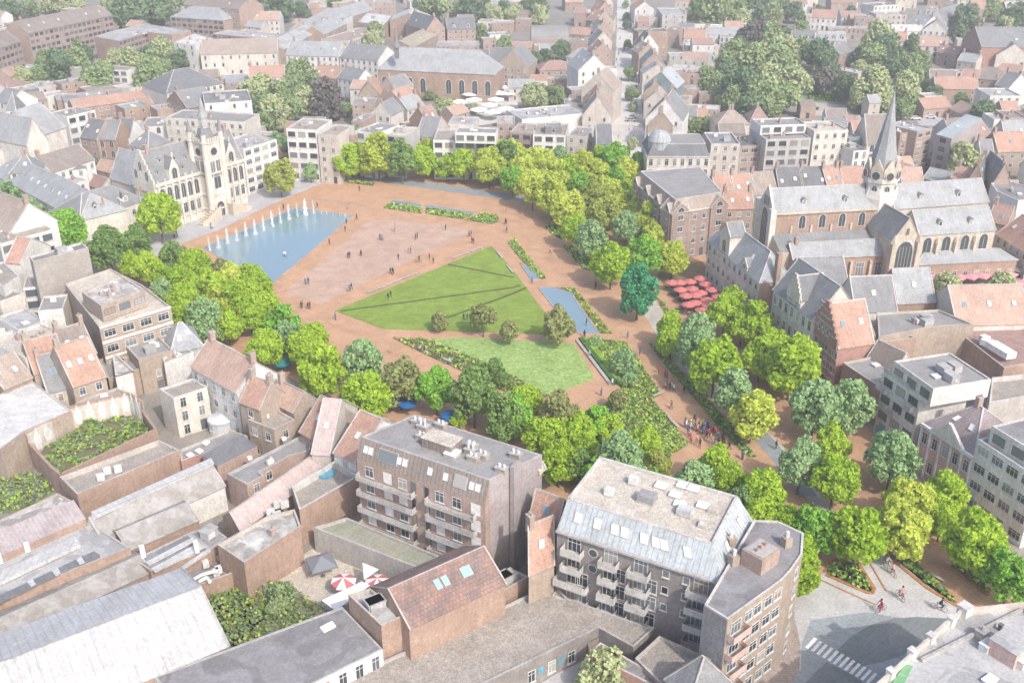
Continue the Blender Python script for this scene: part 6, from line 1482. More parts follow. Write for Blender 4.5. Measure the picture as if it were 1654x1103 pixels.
def scatter(proto, tile, s, lab, group, place, z=0, rz=0, sc=1, first=True):
    x0, y0, k = TILE[tile]; out = []
    for i, q in enumerate(s.split()):
        a = [float(v) for v in q.split(',')]; p = W(x0 + a[0] / k, y0 + a[1] / k, z + 2.7); o = proto if (i == 0 and first) else dup(proto, (0, 0, 0))
        o.location = (p.x, p.y, z); o.rotation_euler = (0, 0, rz + rnd.uniform(-.1, .1)); o.scale = (sc,) * 3
        if group: o['group'] = group
        AUTO.append((o, lab, place, p.x, p.y)); out.append(o)
    return out
PR = scatter(parasol_proto('cloth_red', 1.65, 2.4, 8, .7), 'c1', '1045,725 1100,770 1160,718 1225,698 1135,808 1230,790 1300,770 1340,815 1268,835 1195,853 1235,900 1260,735 1150,865 1095,725 1175,765 1330,850 1275,870 1195,805 1290,915', 'round red cafe parasol', 'red parasols on the market terrace', 'p')
scatter(parasol_proto('cloth_pink', 2.5, 2.5, 4, .7), 'd1', '600,722 680,722 770,712 850,706 930,700 1010,695 1075,692 1140,690 1240,692 1310,690 1385,685 1460,680 1560,676 625,757 705,748 1600,742 1640,775 1650,725', 'square pink awning parasol', 'pink parasols along the church', 'p', rz=R(48))
scatter(parasol_proto('cloth_white', 3.6, 3.2, 8, 1.0), 'b0', '1310,570 1375,605 1400,642 1310,655 1500,675 1540,640 1480,600 1560,560 1605,700 1600,760 1520,720 1625,600 1450,560 1430,705 1560,600 1380,570', 'large white parasol on the pale yard', 'white parasols in the shopping yard', 'p')
scatter(parasol_proto('cloth_blue', 1.9, 2.5, 8, .6), 'b2', '975,430 955,372 868,405 1248,505', 'dark blue parasol under the trees', None, 'p')
scatter(parasol_proto('cloth_teal', 2.0, 2.5, 8, .6), 'b2', '470,452 180,170', 'dark teal parasol by the roofs', None, 'p'); scatter(parasol_proto('cloth_teal', 1.6, 2.5, 8, .6), 'd2', '1180,870 1240,930 1290,1010', 'teal parasol before the townhouse', None, 'p')
scatter(parasol_proto('cloth_cyan', 1.8, 2.5, 4, .5), 'b0', '345,1035 400,1035 1000,0', 'bright blue market parasol', None, 'p')
scatter(parasol_proto('cloth_red', 1.9, 2.6, 8, .7, cm2='cloth_white'), 'b3', '570,450 785,455', 'red and white striped parasol in the backyard', None, 'p'); scatter(parasol_proto('cloth_grey', 2.8, 2.6, 4, 1.2, 'gazebo'), 'b3', '430,330', 'dark grey gazebo canopy in the backyard', None, 'p', rz=.5)
scatter(parasol_proto('cloth_white', 2.0, 2.6, 8, .7), 'T5', '1600,1060', 'cream parasol at the corner of the church lane', None, 'p')
# cafe tables and chairs under the red parasols
def table_proto():
    t = thing('cafe_table', None, 'table'); b = MB(); b.lathe((0, 0, .72), [(0, 0), (.45, 0), (.45, .04), (0, .04)], 10); b.build('tabletop', 'iron', t); b = MB(); b.tube((0, 0, 0), (0, 0, .72), .05, .04, 6); b.lathe((0, 0, 0), [(.28, 0), (.28, .03), (0, .03)], 8); b.build('leg', 'iron', t); return t
def chair_proto(m='iron'):
    t = thing('cafe_chair', None, 'chair'); b = MB(); b.box((0, 0, .43), (.45, .45, .05)); b.build('seat', m, t); b = MB(); b.box((0, .22, .48), (.45, .04, .45)); b.build('backrest', m, t)
    for x in (-.2, .2):
        for y in (-.2, .2): b = MB(); b.box((x, y, 0), (.04, .04, .43)); b.build('leg', m, t)
    return t
tpro, cpro = table_proto(), chair_proto(); used = [0]
for o in PR:
    c = Vector(o.location)
    for k in range(2):
        a = rnd.uniform(0, 6); q = c + Vector((math.cos(a), math.sin(a), 0)) * (1.2 + k); t = tpro if not used[0] else dup(tpro, (0, 0, 0)); t.location = (q.x, q.y, 0.04); t['group'] = 'cafe tables'; AUTO.append((t, 'small dark cafe table under a red parasol', 'p', q.x, q.y))
        for j in range(3):
            b_ = a + j * 2.1; r = q + Vector((math.cos(b_), math.sin(b_), 0)) * .75; ch = cpro if not used[0] else dup(cpro, (0, 0, 0)); used[0] = 1; ch.location = (r.x, r.y, .04); ch.rotation_euler = (0, 0, b_ - math.pi / 2); ch['group'] = 'cafe chairs'; AUTO.append((ch, 'dark cafe chair at a parasol table', 'p', r.x, r.y))
# ---------------- fountain jets
m = simple('spray', (.86, .89, .91), .9, 0, .1, .6)
def jet_proto():
    b = MB(); r_ = random.Random(4); b.lathe((0, 0, .1), [(.16, 0), (.14, 1.2), (.09, 2.6), (0, 3.4)], 6)
    for i in range(230):
        z = r_.random() ** 1.4 * 3.5; a = r_.uniform(0, 6.28); d = r_.random() ** .7 * (.12 + .42 * (1 - z / 3.6) ** .8); x, y = math.cos(a) * d, math.sin(a) * d; s = r_.uniform(.04, .12)
        b.face([(x - s, y, z), (x + s, y + r_.uniform(-s, s), z + r_.uniform(-s, s)), (x + r_.uniform(-s, s), y + s, z + s * 2.2)])
    return b.build('fountain_jet', 'spray', off=(0, 0, 0))
jp = jet_proto(); k = 0
for tile, s, sc in (('b1', '10,430 65,408 120,380 172,360 225,335 278,318 330,308 382,300', 1.0), ('T2', '960,1075 1060,1045 1160,995 1265,960 1365,910 1462,870', .95), ('b1', '430,300 465,302 505,306 545,310 580,316', .28)):
    x0, y0, kk = TILE[tile]
    for q in s.split():
        a = [float(v) for v in q.split(',')]; p = W(x0 + a[0] / kk, y0 + a[1] / kk, .1); o = jp if k == 0 else jp.copy()
        if k: COL.objects.link(o)
        o.location = (p.x, p.y, .02); o.scale = (sc * rnd.uniform(1.0, 1.35), sc * 1.1, sc * rnd.uniform(1.1, 1.45)); o.rotation_euler = (0, 0, rnd.uniform(0, 6)); o['group'] = 'fountain jets'; o['category'] = 'fountain'; k += 1; AUTO.append((o, ('tall white' if sc > .5 else 'low white') + ' fountain jet in the blue pool', 'j', p.x, p.y))
# ---------------- benches along the lawn
def bench_proto(L=6.0):
    t = thing('bench', None, 'bench'); b = MB(); b.box((0, 0, .38), (L, .5, .08)); b.build('seat', 'path_pale', t)
    for x in (-.42, 0, .42): b = MB(); b.box((x * L, 0, 0), (.3, .4, .38)); b.build('leg', 'kerb_grey', t)
    return t
bp_ = bench_proto(); k = 0
for s in ('b1:720,806,840,765', 'b1:840,762,950,715', 'b1:950,715,1040,680', 'b1:1265,588,1370,548', 'b1:1380,545,1450,518', 'c2:925,403,985,376', 'c2:1003,505,1040,555', 'c2:1045,560,1085,600', 'b1:1545,540,1580,585', 'b1:1610,630,1650,680', 'd3:1060,415,1150,470', 'd3:800,275,850,320', 'b2:1045,95,1110,125', 'b2:1180,150,1250,185'):
    tl, v = s.split(':'); x0, y0, x1, y1 = map(float, v.split(',')); X, Y, kk = TILE[tl]; p, q = W(X + x0 / kk, Y + y0 / kk, 0), W(X + x1 / kk, Y + y1 / kk, 0)
    o = bp_ if k == 0 else dup(bp_, (0, 0, 0)); k += 1; o.location = (p + q) / 2; o.rotation_euler = (0, 0, math.atan2((q - p).y, (q - p).x)); o.scale = ((q - p).length / 6.0, 1, 1); o['group'] = 'long benches in the park'; AUTO.append((o, 'long pale park bench', 'p', ((p + q) / 2).x, ((p + q) / 2).y))
# the long stepped bench by the meadow
def long_bench():
    P = [W(*tp('c2', q)[0], 0) for q in ('440,42', '655,325')]; t = thing('stepped_bench', 'long dark green stepped bench wall between meadow and flower garden', 'bench', tuple((P[0] + P[1]) / 2)); b = MB(); b.beam(P[0], P[1], .7, .45); b.build('seat', 'path_pale', t)
    s = (P[1] - P[0]).cross(Vector((0, 0, 1))).normalized(); s = s if s.x > 0 else -s; b = MB(); b.beam(P[0] + s * .9, P[1] + s * .9, 1.0, .85); b.build('backrest', 'bed_dark', t); b = MB(); b.beam(P[0] + s * 2.2, P[1] + s * 2.2, 1.4, .5); b.build('planter', 'bed_green', t)
long_bench()
# ---------------- people
simple('skin', (.55, .33, .24), .6); simple('hair_dark', (.03, .022, .018), .7); simple('hair_fair', (.28, .18, .09), .7)
CL = dict(dark=(.03, .03, .04), navy=(.03, .05, .12), grey=(.25, .25, .26), white=(.75, .74, .72), red=(.45, .04, .05), pink=(.60, .30, .32), blue=(.06, .16, .36), tan=(.40, .29, .18), green=(.08, .2, .1), black=(.02, .02, .022))
for k_, v_ in CL.items(): simple('cloth_' + k_ + '_', v_, .85)
def skin_mesh(name, J, E_, mats, sub=1):
    me = bpy.data.meshes.new(name); me.from_pydata([j[:3] for j in J], E_, []); o = bpy.data.objects.new(name, me); COL.objects.link(o)
    md = o.modifiers.new('s', 'SKIN'); sv = me.skin_vertices[0].data
    for i, j in enumerate(J): sv[i].radius = (j[3], j[4] if len(j) > 4 else j[3])
    sv[0].use_root = True; md.use_smooth_shade = True
    if sub: s = o.modifiers.new('u', 'SUBSURF'); s.levels = sub; s.render_levels = sub
    dg = bpy.context.evaluated_depsgraph_get(); m2 = bpy.data.meshes.new_from_object(o.evaluated_get(dg)); m2.name = name
    bpy.data.objects.remove(o); m2.materials.clear(); 
    for m in mats: m2.materials.append(MAT[m])
    return m2
def figure(pose, top, leg, hair):
    # joints: pelvis 0, chest 1, neck 2, head 3, crown 4
    if pose == 'walk': hipz, lf, rf, lk, rk = .95, (.10, -.30, .08), (-.10, .32, .10), (.10, -.16, .50), (-.10, .10, .50); la, ra, le, re_ = (.27, .22, .88), (-.27, -.22, .88), (.25, .04, 1.12), (-.25, -.02, 1.12)
    elif pose == 'cycle': hipz, lf, rf, lk, rk = 1.02, (.12, -.25, .22), (-.12, -.05, .48), (.13, -.42, .68), (-.13, -.50, .85); la, ra, le, re_ = (.26, -.62, 1.10), (-.26, -.62, 1.10), (.29, -.36, 1.14), (-.29, -.36, 1.14)
    elif pose == 'sit': hipz, lf, rf, lk, rk = .48, (.12, -.42, .06), (-.12, -.45, .06), (.12, -.42, .48), (-.12, -.42, .48); la, ra, le, re_ = (.18, -.36, .56), (-.18, -.36, .56), (.24, -.05, .70), (-.24, -.05, .70)
    else: hipz, lf, rf, lk, rk = .95, (.11, -.02, .06), (-.11, .02, .06), (.11, -.02, .50), (-.11, 0, .50); la, ra, le, re_ = (.27, -.03, .84), (-.27, -.05, .84), (.27, .02, 1.12), (-.27, .02, 1.12)
    lean = -.22 if pose == 'cycle' else 0; hz = hipz
    J = [(0, 0, hz, .14, .10), (0, lean * .6, hz + .26, .13, .09), (0, lean, hz + .48, .15, .09), (0, lean, hz + .58, .05), (0, lean * 1.05 - .01, hz + .68, .085, .095), (0, lean * 1.05, hz + .80, .055, .06)]
    E_ = [(0, 1), (1, 2), (2, 3), (3, 4), (4, 5)]
    def add(p, r, par): J.append((*p, r)); E_.append((par, len(J) - 1)); return len(J) - 1
    for s, kk, ff, hh, ee in ((1, lk, lf, la, le), (-1, rk, rf, ra, re_)):
        a = add((s * .10, 0, hz - .08), .085, 0); a = add(kk, .058, a); a = add(ff, .042, a); add((ff[0], ff[1] - .16, ff[2] - .03), .032, a)
        a = add((s * .19, lean, hz + .46), .052, 2); a = add(ee, .04, a); a = add(hh, .028, a); dv = Vector(hh) - Vector(ee); dv.normalize(); pm = Vector(hh) + dv * .06; a = add(tuple(pm), .03, a)
        for i in range(4): q = pm + dv * (.07, .085, .08, .06)[i] + Vector((s * .0, (i - 1.5) * .02, 0)); add(tuple(q), .009, a)
        add(tuple(pm + dv * .01 + Vector((-s * .045, -.01, 0))), .01, a)
    body = skin_mesh('body', J, E_, ['skin', top, leg])
    for p in body.polygons:
        c = p.center
        arm = abs(c.x) > .2 and c.z < hz + .2 and pose != 'sit' and c.z > .75
        if c.z > hz + .56: p.material_index = 0
        elif c.z > hz - .02 and not (pose in ('walk', 'stand') and abs(c.x) > .2 and c.z < .92): p.material_index = 1
        elif abs(c.x) > .2 and c.z > .72 and pose in ('walk', 'stand'): p.material_index = 0
        else: p.material_index = 2
    return body, (lean, hz)
def person_proto(pose, top, leg, hair):
    top, leg = f'cloth_{top}_', f'cloth_{leg}_'; body, (lean, hz) = figure(pose, top, leg, hair); t = thing('person', None, 'person'); o = bpy.data.objects.new('body', body); COL.objects.link(o); o.parent = t
    b = MB(); c = (0, lean * 1.05 + .015, hz + .70); b.lathe(c, [(.105, -.05), (.118, .02), (.105, .09), (.06, .135), (0, .145)], 10); b.build('hair', hair, t, smooth=True)
    b = MB(); y = lean * 1.05 - .10; z = hz + .70
    for s in (-.035, .035): b.box((s, y, z), (.022, .012, .014))
    b.build('eyes', 'hair_dark', t); b = MB(); b.box((0, y - .012, z - .035), (.02, .03, .035)); b.box((0, y, z - .065), (.04, .01, .01)); b.build('face_features', 'skin', t)
    b = MB()
    b.lathe((0, lean * .3, hz - .1), [(.155, 0), (.16, .16), (.15, .2)], 12); b.build('jacket_hem', top, t); return t
PP = []
for pose, top, leg, hair in (('stand', 'dark', 'navy', 'hair_dark'), ('walk', 'white', 'blue', 'hair_fair'), ('walk', 'black', 'dark', 'hair_dark'), ('stand', 'red', 'dark', 'hair_dark'), ('walk', 'tan', 'grey', 'hair_fair'), ('stand', 'blue', 'black', 'hair_dark'), ('walk', 'pink', 'dark', 'hair_dark'), ('sit', 'grey', 'navy', 'hair_dark'), ('cycle', 'red', 'black', 'hair_dark'), ('cycle', 'pink', 'dark', 'hair_dark'), ('cycle', 'dark', 'navy', 'hair_dark'), ('cycle', 'white', 'tan', 'hair_fair')):
    PP.append((person_proto(pose, top, leg, hair), pose, top, leg))
taken = set()
def person(px, py, i, rz=None, sc=1.15, z=.02, grp=None):
    pr, pose, top, leg = PP[i]; p = W(px, py, 0)
    if i in taken: o = dup(pr, (0, 0, 0))
    else: o = pr; taken.add(i)
    o.location = (p.x, p.y, z); o.rotation_euler = (0, 0, rnd.uniform(0, 6.28) if rz is None else rz); o.scale = (sc,) * 3
    if grp: o['group'] = grp
    vb = {'stand': 'standing', 'walk': 'walking', 'sit': 'sitting', 'cycle': 'riding a bicycle'}[pose]; AUTO.append((o, f"person {vb} in {top} top and {leg} trousers", 'people', p.x, p.y)); return o
def people(tile, s, sc=1.05, ids=(0, 1, 2, 3, 4, 5, 2, 0, 6), grp=None):
    X, Y, k = TILE[tile]
    for q in s.split(): a = q.split(','); person(X + float(a[0]) / k, Y + float(a[1]) / k, rnd.choice(ids), sc=sc, grp=grp)
people('b1', '190,272 405,262 600,270 655,336 590,368 582,412 482,495 803,465 815,468 825,470 1030,462 1040,455 1220,402 1370,445 1383,442 1398,490 1388,485 600,582 610,576 684,570 680,566 920,592 985,552 998,550 1042,610 1052,602 1060,606 1118,590 1142,615 870,682 882,678 888,685 330,750 348,745 603,795 612,792 622,780 303,900 312,893 345,905 357,900 520,975 855,842 872,832 672,155 1605,292 1605,368 1608,420 1600,364 1335,975 1358,978', grp='people on the square', ids=(0, 2, 4, 5, 2, 0))
people('b1', '195,572 204,574', grp='people wading in the pool', ids=(1,)); people('b1', '900,415', sc=1.5)
people('c1', '92,328 555,775 562,768 1022,955 270,550 500,1010 155,740 490,1082'); people('c2', '960,250 1000,272 1012,285 998,350 1012,345 1030,355 1042,350 1056,362 1120,375 1045,478 1038,472 840,130 485,20 762,30 595,392 520,145 665,328'); people('b2', '872,122 1060,112 1085,118 1190,160 1245,192')
people('c2', '1128,590 1135,598 1165,592 1190,580 1185,572 1162,612 1208,625 1215,618 1235,632 1262,665 1250,612 1322,650 1318,640 1300,705 1365,692 1370,698 1385,730 1408,735 1342,720 1305,640 1152,655 1162,692 1200,692 1220,722 1490,800 1496,795 1275,628 1290,650 1244,640 1225,605 1268,605 1336,672 1312,730 1180,600 1238,598 1144,640 1290,690 1276,655', grp='crowd gathered on the avenue', sc=1.2)
people('T2', '560,905 590,900 570,950 985,830 975,820 940,780', ids=(1, 4, 2)); people('d2', '75,730 1370,1070'); people('a1', '1110,450 1130,455')
X, Y, k = TILE['c0']
for i in range(46):
    f = rnd.random() ** 1.3; y = 60 + 980 * f; l = 690 - 15 * f; r = 800 + 70 * f; x = rnd.choice((rnd.uniform(l, l + 45 + 40 * f), rnd.uniform(r - 30, r + 5)) if f < .75 else (rnd.uniform(l, r),)); person(X + x / k, Y + y / k, rnd.choice((0, 2, 5, 1, 4)), sc=1.1, grp='shoppers in the shopping street')
# bicycles
def bike_proto(m='iron', fm='cloth_red_'):
    t = thing('bicycle', None, 'bicycle')
    for y in (-.55, .5):
        b = MB(); K = 16; r = .34
        for i in range(K):
            a, c = 2 * math.pi * i / K, 2 * math.pi * (i + 1) / K; b.tube((0, y + r * math.cos(a), r + r * math.sin(a)), (0, y + r * math.cos(c), r + r * math.sin(c)), .025, .025, 5, 0, False)
        w = b.build('wheel', m, t); b = MB()
        for i in range(6): a = math.pi * i / 6; b.tube((0, y - r * math.cos(a), r - r * math.sin(a)), (0, y + r * math.cos(a), r + r * math.sin(a)), .006, .006, 3, 0, False)
        b.build('spokes', 'rail', w)
    b = MB()
    for p, q in (((0, .5, .34), (0, .05, .30)), ((0, .05, .30), (0, .2, .85)), ((0, .2, .85), (0, -.42, .82)), ((0, -.42, .82), (0, .05, .30)), ((0, .5, .34), (0, .18, .75)), ((0, -.55, .34), (0, -.40, .95))): b.tube(p, q, .022, .022, 6)
    b.build('frame', fm, t); b = MB(); b.tube((-.28, -.5, 1.02), (.28, -.5, 1.02), .018, .018, 6); b.tube((0, -.40, .95), (0, -.46, 1.02), .018, .018, 6); b.build('handlebar', m, t); b = MB(); b.lathe((0, .22, .86), [(.03, 0), (.1, .04), (.08, .09), (0, .1)], 8); b.build('saddle', m, t)
    return t
bkp = bike_proto(); 
for i, (x, y, j, rz, lab, bl) in enumerate(((742, 650, 8, R(-60), 'person cycling in a red top, nearest the crossing', 'bicycle ridden by the red-topped person on the plaza'), (862, 565, 9, R(15), 'person cycling away in a pink top in the middle of the pale plaza', 'bicycle ridden by the pink-topped person on the plaza'), (1108, 640, 10, R(55), 'person cycling in a dark top at the right side of the plaza', 'bicycle ridden by the dark-topped person on the plaza'),
                              (775, 358, 11, R(10), 'person cycling in a white top beside the triangular flower bed', 'farthest bicycle on the pale plaza'), (820, 418, 9, R(190), 'person cycling in a pink top near the plaza end of the bed', 'second farthest bicycle on the pale plaza'))):
    X, Y, k = TILE['d3']; p = W(X + x / k, Y + y / k, 0); sc = 1.35 if i < 3 else 1.15; pr = PP[j][0]
    if j in taken: o = dup(pr, (0, 0, 0))
    else: o = pr; taken.add(j)
    o.location = (p.x, p.y, .07); o.rotation_euler = (0, 0, rz); o.scale = (sc,) * 3; o['label'] = lab
    bk = bkp if i == 0 else dup(bkp, (0, 0, 0)); bk.location = (p.x, p.y, .07); bk.rotation_euler = (0, 0, rz); bk.scale = (sc,) * 3; bk['label'] = bl; bk['group'] = 'bicycles on the plaza'
# ---------------- cars
simple('car_white', (.7, .7, .7), .3); simple('car_dark', (.05, .06, .08), .3); simple('car_silver', (.4, .41, .43), .3, .3); simple('tyre', (.02, .02, .02), .8); simple('lamp_glass', (.8, .8, .75), .2)
def car_proto(m):
    t = thing('parked_car', None, 'car'); b = MB()
    prof = [(-2.1, .35), (-2.15, .75), (-1.9, .95), (2.0, 1.0), (2.15, .7), (2.1, .35)]
    def sweep(pr, w, mm, tw=None):
        tw = tw or w; L_ = [(-w / 2 if z < 1.0 else -tw / 2, x, z) for x, z in pr]; R_ = [(-x, y, z) for x, y, z in L_]
        for i in range(len(pr)): j = (i + 1) % len(pr); b.face([L_[i], R_[i], R_[j], L_[j]], mm)
        b.face(L_, mm); b.face(R_[::-1], mm)
    sweep(prof, 1.75, 0); sweep([(-1.0, .97), (-.5, 1.42), (1.1, 1.45), (1.75, .99)], 1.6, 0, 1.4); b.build('body', m, t)
    b = MB()
    for s in (-1, 1): b.face([(s * .815, -.85, 1.0), (s * .745, -.48, 1.37), (s * .745, 1.05, 1.4), (s * .815, 1.5, 1.02)])
    b.face([(-.72, -1.03, .99), (.72, -1.03, .99), (.66, -.56, 1.4), (-.66, -.56, 1.4)]); b.build('windows', 'pane', t)
    for x in (-.85, .85):
        for y in (-1.35, 1.35): b = MB(); b.tube((x - .1, y, .33), (x + .1, y, .33), .33, .33, 10); b.build('wheel', 'tyre', t)
    for s in (-.6, .6): b = MB(); b.box((s, -2.12, .62), (.3, .08, .14)); b.build('headlight', 'lamp_glass', t)
    return t
cars = [(car_proto('car_white'), 'white'), (car_proto('car_dark'), 'dark'), (car_proto('car_silver'), 'silver')]; cu = set()
for tile, s in (('d0', '965,755 1055,745 315,690'), ('a0', '100,420 150,430 60,450 420,345 500,350 390,355 285,385 230,390 540,330 80,500'), ('T3', '850,410'), ('c0', '790,745 785,765')):
    for q in s.split():
        a = [float(v) for v in q.split(',')]; X, Y, k = TILE[tile]; p = W(X + a[0] / k, Y + a[1] / k, .5); i = rnd.randrange(3); 
        if tile in ('d0', 'T3'): i = 0 if a[0] > 400 else 1
        pr, cn = cars[i]; o = dup(pr, (0, 0, 0)) if i in cu else pr; cu.add(i); o.location = (p.x, p.y, .04); o.rotation_euler = (0, 0, R(75) + rnd.uniform(-.2, .2)); o['group'] = 'parked cars'; AUTO.append((o, f'{cn} parked car', 'p', p.x, p.y))
for i, (pr, cn) in enumerate(cars):
    if i not in cu:
        for ch in list(pr.children): bpy.data.objects.remove(ch)
        bpy.data.objects.remove(pr)
for i, (pr, *_) in enumerate(PP):
    if i not in taken:
        for ch in list(pr.children_recursive): bpy.data.objects.remove(ch)
        bpy.data.objects.remove(pr)
# sails, sheds and odd yard things
def sail(tile, s, z, m, name, label, cat):
    P = pts(tile, s, z); c = sum(P, Vector()) / len(P); t = thing(name, label, cat, (c.x, c.y, 0)); b = MB(); b.slab(P, .04); b.build('canopy', m, t)
    for p in P: b = MB(); b.tube((p.x, p.y, 0), tuple(p), .05, .05, 6); b.build('post', 'iron', t)
sail('b3', '430,575 690,455 740,480 520,640', 3.0, 'cloth_white', 'awning', 'large white shade canopy beside the striped parasols', 'awning'); sail('b3', '690,335 795,378 700,445', 3.4, 'cloth_white', 'shade_sail', 'small triangular white shade sail in the backyard', 'awning')
# ---------------- low filler sheds and annexes between the traced houses
def inside_any(x, y, marg):
    for P, h in FOOT:
        cx = sum(p.x for p in P) / len(P); cy = sum(p.y for p in P) / len(P); r = max((p - Vector((cx, cy))).length for p in P)
        if (x - cx) ** 2 + (y - cy) ** 2 > (r + marg) ** 2: continue
        e = [Vector((p.x - cx, p.y - cy)) for p in P]
        Q = [(cx + v.x * (1 + marg / max(v.length, 1)), cy + v.y * (1 + marg / max(v.length, 1))) for v in e]
        if inpoly(np.array([x]), np.array([y]), Q)[0]: return True
    return False
KEEP = [[(p.x, p.y) for p in pts(t_, s_)] for t_, s_ in (('F', SQ), ('F', '970,262 1060,262 1050,180 1040,110 1034,55 1028,-40 985,-40 982,0 980,110 975,180'), ('b0', '1230,540 1660,520 1720,780 1400,810 1310,720'), ('c0', '1330,330 1660,280 1660,760 1340,720 1210,560'), ('d0', '-20,300 900,200 1120,420 1050,660 640,740 0,740'), ('b0', '-40,430 560,430 600,760 -40,820'), ('a0', '0,350 1180,250 1180,560 0,560'),
        ('d1', '550,690 1640,620 1680,800 560,800'), ('F', '1180,820 1654,780 1654,1103 1180,1103'), ('F', '0,300 260,400 240,440 0,360'), ('b3', '-420,200 1000,100 1000,700 -420,900'), ('c3', '100,850 700,850 700,1103 100,1103'), ('a2', '180,880 400,990 200,1200 -50,1150'))]
TC = [(t.location.x, t.location.y) for t in TREES]; nf = 0
for _ in range(9000):
    if nf >= 285: break
    px, py = rnd.uniform(-20, 1674), rnd.uniform(-10, 330); p = W(px, py, 0)
    if any(inpoly(np.array([p.x]), np.array([p.y]), K)[0] for K in KEEP): continue
    w, d, h = rnd.uniform(5, 9.5), rnd.uniform(4.5, 8), rnd.uniform(3.2, 6.5)
    if p.y > 420: w *= 1.3; d *= 1.3; h += 1.5
    if inside_any(p.x, p.y, .8 + w * .42) or any((p.x - a) ** 2 + (p.y - b_) ** 2 < (w * .7) ** 2 for a, b_ in TC): continue
    best = min(FOOT, key=lambda f_: (f_[0][0] - V2(p)).length); e = (best[0][1] - best[0][0]).normalized(); f = Vector((-e.y, e.x)); c = V2(p)
    P = [c - e * w / 2 - f * d / 2, c + e * w / 2 - f * d / 2, c + e * w / 2 + f * d / 2, c - e * w / 2 + f * d / 2]
    if P[0].y + P[1].y > P[2].y + P[3].y: P = [P[2], P[3], P[0], P[1]]
    rt = rnd.choice(('f', 'f', 'g0', 's', 'g0')); wl = rnd.choice(('brick', 'brick_orange', 'beige', 'white', 'cream', 'brick_tan', 'brick_brown')); rf = rnd.choice(('felt_grey', 'gravel', 'felt_light', 'patchy') if rt == 'f' else ('tile_orange', 'tile_red', 'slate', 'tile_salmon', 'slate_light', 'tile_brown'))
    T = thing('annex', None, 'annex', (c.x, c.y, 0)); volume(T, P, h, rt, 1.6 if rt == 's' else 2.6, wl, rf, win='q', near=p.y < 300, sky=0, chim=0, clutter=p.y < 250); FOOT.append((P, h)); nf += 1
    AUTO.append((T, f"{SH[rt]} {HOODS[wl]} annex, {RNAME[rf]} roof", 'buildings', c.x, c.y))
print('filler', nf, 'windows', NWIN[0], 'objects', len(COL.objects))
# ---------------- labels that say which one
LMK = [('town hall tower', 322, 260), ('fountain pool', 460, 385), ('striped green lawn', 730, 470), ('church spire', 1445, 240), ('brick chapel', 705, 115), ('glass dome', 1068, 225), ('white parasol yard', 790, 170), ('white theatre hall', 370, 85), ('left church', 60, 225), ('pink parasols', 1500, 447), ('red parasols', 1120, 470), ('brown brick flats', 730, 745), ('grey flats', 1020, 850), ('tan corner block', 1220, 940),
       ('white warehouse roof', 180, 1010), ('taupe block', 95, 450), ('weeping willow', 1412, 148), ('zebra crossing', 1355, 1065), ('shopping street top', 1008, 15), ('shopping street middle', 1012, 130), ('long brick block', 110, 60), ('rusty tiled roof', 690, 950), ('mossy garage roof', 620, 870), ('wedge-shaped pool', 920, 500), ('white-grey flats', 1480, 630), ('pedimented townhouse', 1560, 690),
       ('cream baroque house', 1285, 480), ('crowd on the avenue', 1150, 710), ('pale meadow', 860, 590), ('triangular flower bed', 1370, 925), ('overgrown ruin', 190, 690), ('white-banded block', 190, 510), ('cream civic wing', 120, 310), ('top flower beds', 715, 340), ('white-backed house', 570, 700), ('roof garden house', 1380, 560), ('red brick school', 1575, 60), ('orange-roofed barn', 1540, 135), ('barrel-roofed hall', 888, 55), ('white terraced block', 755, 230), ('gravel roofed hall', 950, 960), ('flower garden', 1040, 690), ('ribbed pink roof', 500, 700), ('teal-gabled house', 1070, 135)]
ORD = ['closest', 'second closest', 'third closest', 'fourth closest', 'fifth closest', 'sixth closest', 'seventh closest', 'eighth closest', 'ninth closest', 'tenth closest'] + [f'{n}th closest' for n in range(11, 200)]
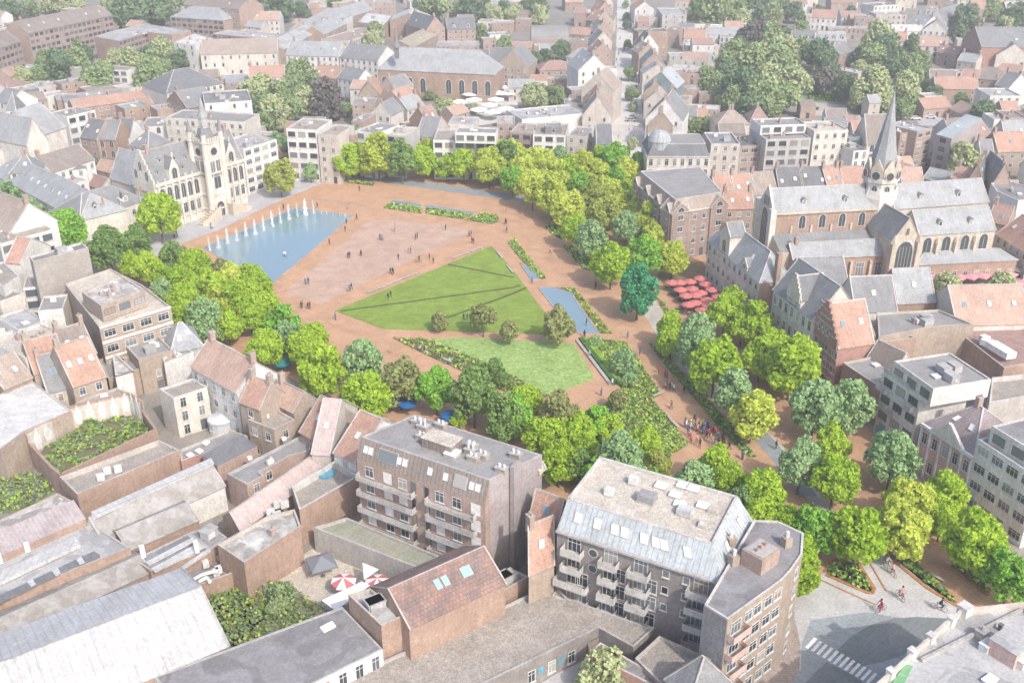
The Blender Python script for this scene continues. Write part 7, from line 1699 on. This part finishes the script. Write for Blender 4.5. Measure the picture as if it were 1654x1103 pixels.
grp = {}
for t, desc, kind, x, y in AUTO:
    if t.get('label'): continue
    px, py = PX((x, y, 2.0)); n_, lx, ly = min(LMK, key=lambda l: (l[1] - px) ** 2 + (1.5 * (l[2] - py)) ** 2); dx, dy = px - lx, 1.5 * (py - ly); dist = math.hypot(dx, dy)
    rel = 'beside' if dist < 14 else ('right of' if dx > 0 else 'left of') if abs(dx) > abs(dy) else ('beyond' if dy < 0 else 'in front of')
    grp.setdefault((desc, rel, n_), []).append((dist, t))
for (desc, rel, n_), L_ in grp.items():
    L_.sort(key=lambda q: q[0])
    for i, (d_, t) in enumerate(L_):
        t['label'] = f"{desc} {rel} the {n_}" + (f", {ORD[i]}" if len(L_) > 1 else '')
        if len(t['label'].split()) > 16: t['label'] = t['label'].replace(' and ', ', ').replace(' trousers', '').replace('person ', 'person ', 1).replace(', terracotta', '')
seen = {}
for o in COL.objects:
    if '_b' in o: del o['_b']
    if o.parent is None and o.type in ('MESH', 'EMPTY') and o.get('kind') is None:
        n_ = o.name.split('.')[0]
        if 'label' in o: seen.setdefault(o['label'], []).append(o.name)
print('dup labels', {k: v for k, v in seen.items() if len(v) > 1})
# ---------------- haze over the far town
HAZE = 0.0005
me = MB(); me.hexa([(-1400, -60, -1), (1400, -60, -1), (1400, 1500, -1), (-1400, 1500, -1)], [(-1400, -60, 106), (1400, -60, 106), (1400, 1500, 106), (-1400, 1500, 106)])
hm = bpy.data.materials.new('haze'); hm.use_nodes = True; n = hm.node_tree.nodes; n.clear(); out = n.new('ShaderNodeOutputMaterial'); v = n.new('ShaderNodeVolumePrincipled')
v.inputs['Color'].default_value = (1, .985, .965, 1); v.inputs['Density'].default_value = HAZE; v.inputs['Anisotropy'].default_value = .2; hm.node_tree.links.new(v.outputs[0], out.inputs['Volume']); MAT['haze'] = hm
hz = me.build('haze', 'haze'); hz['kind'] = 'stuff'; hm.cycles.homogeneous_volume = True if hasattr(hm, 'cycles') and hasattr(hm.cycles, 'homogeneous_volume') else None
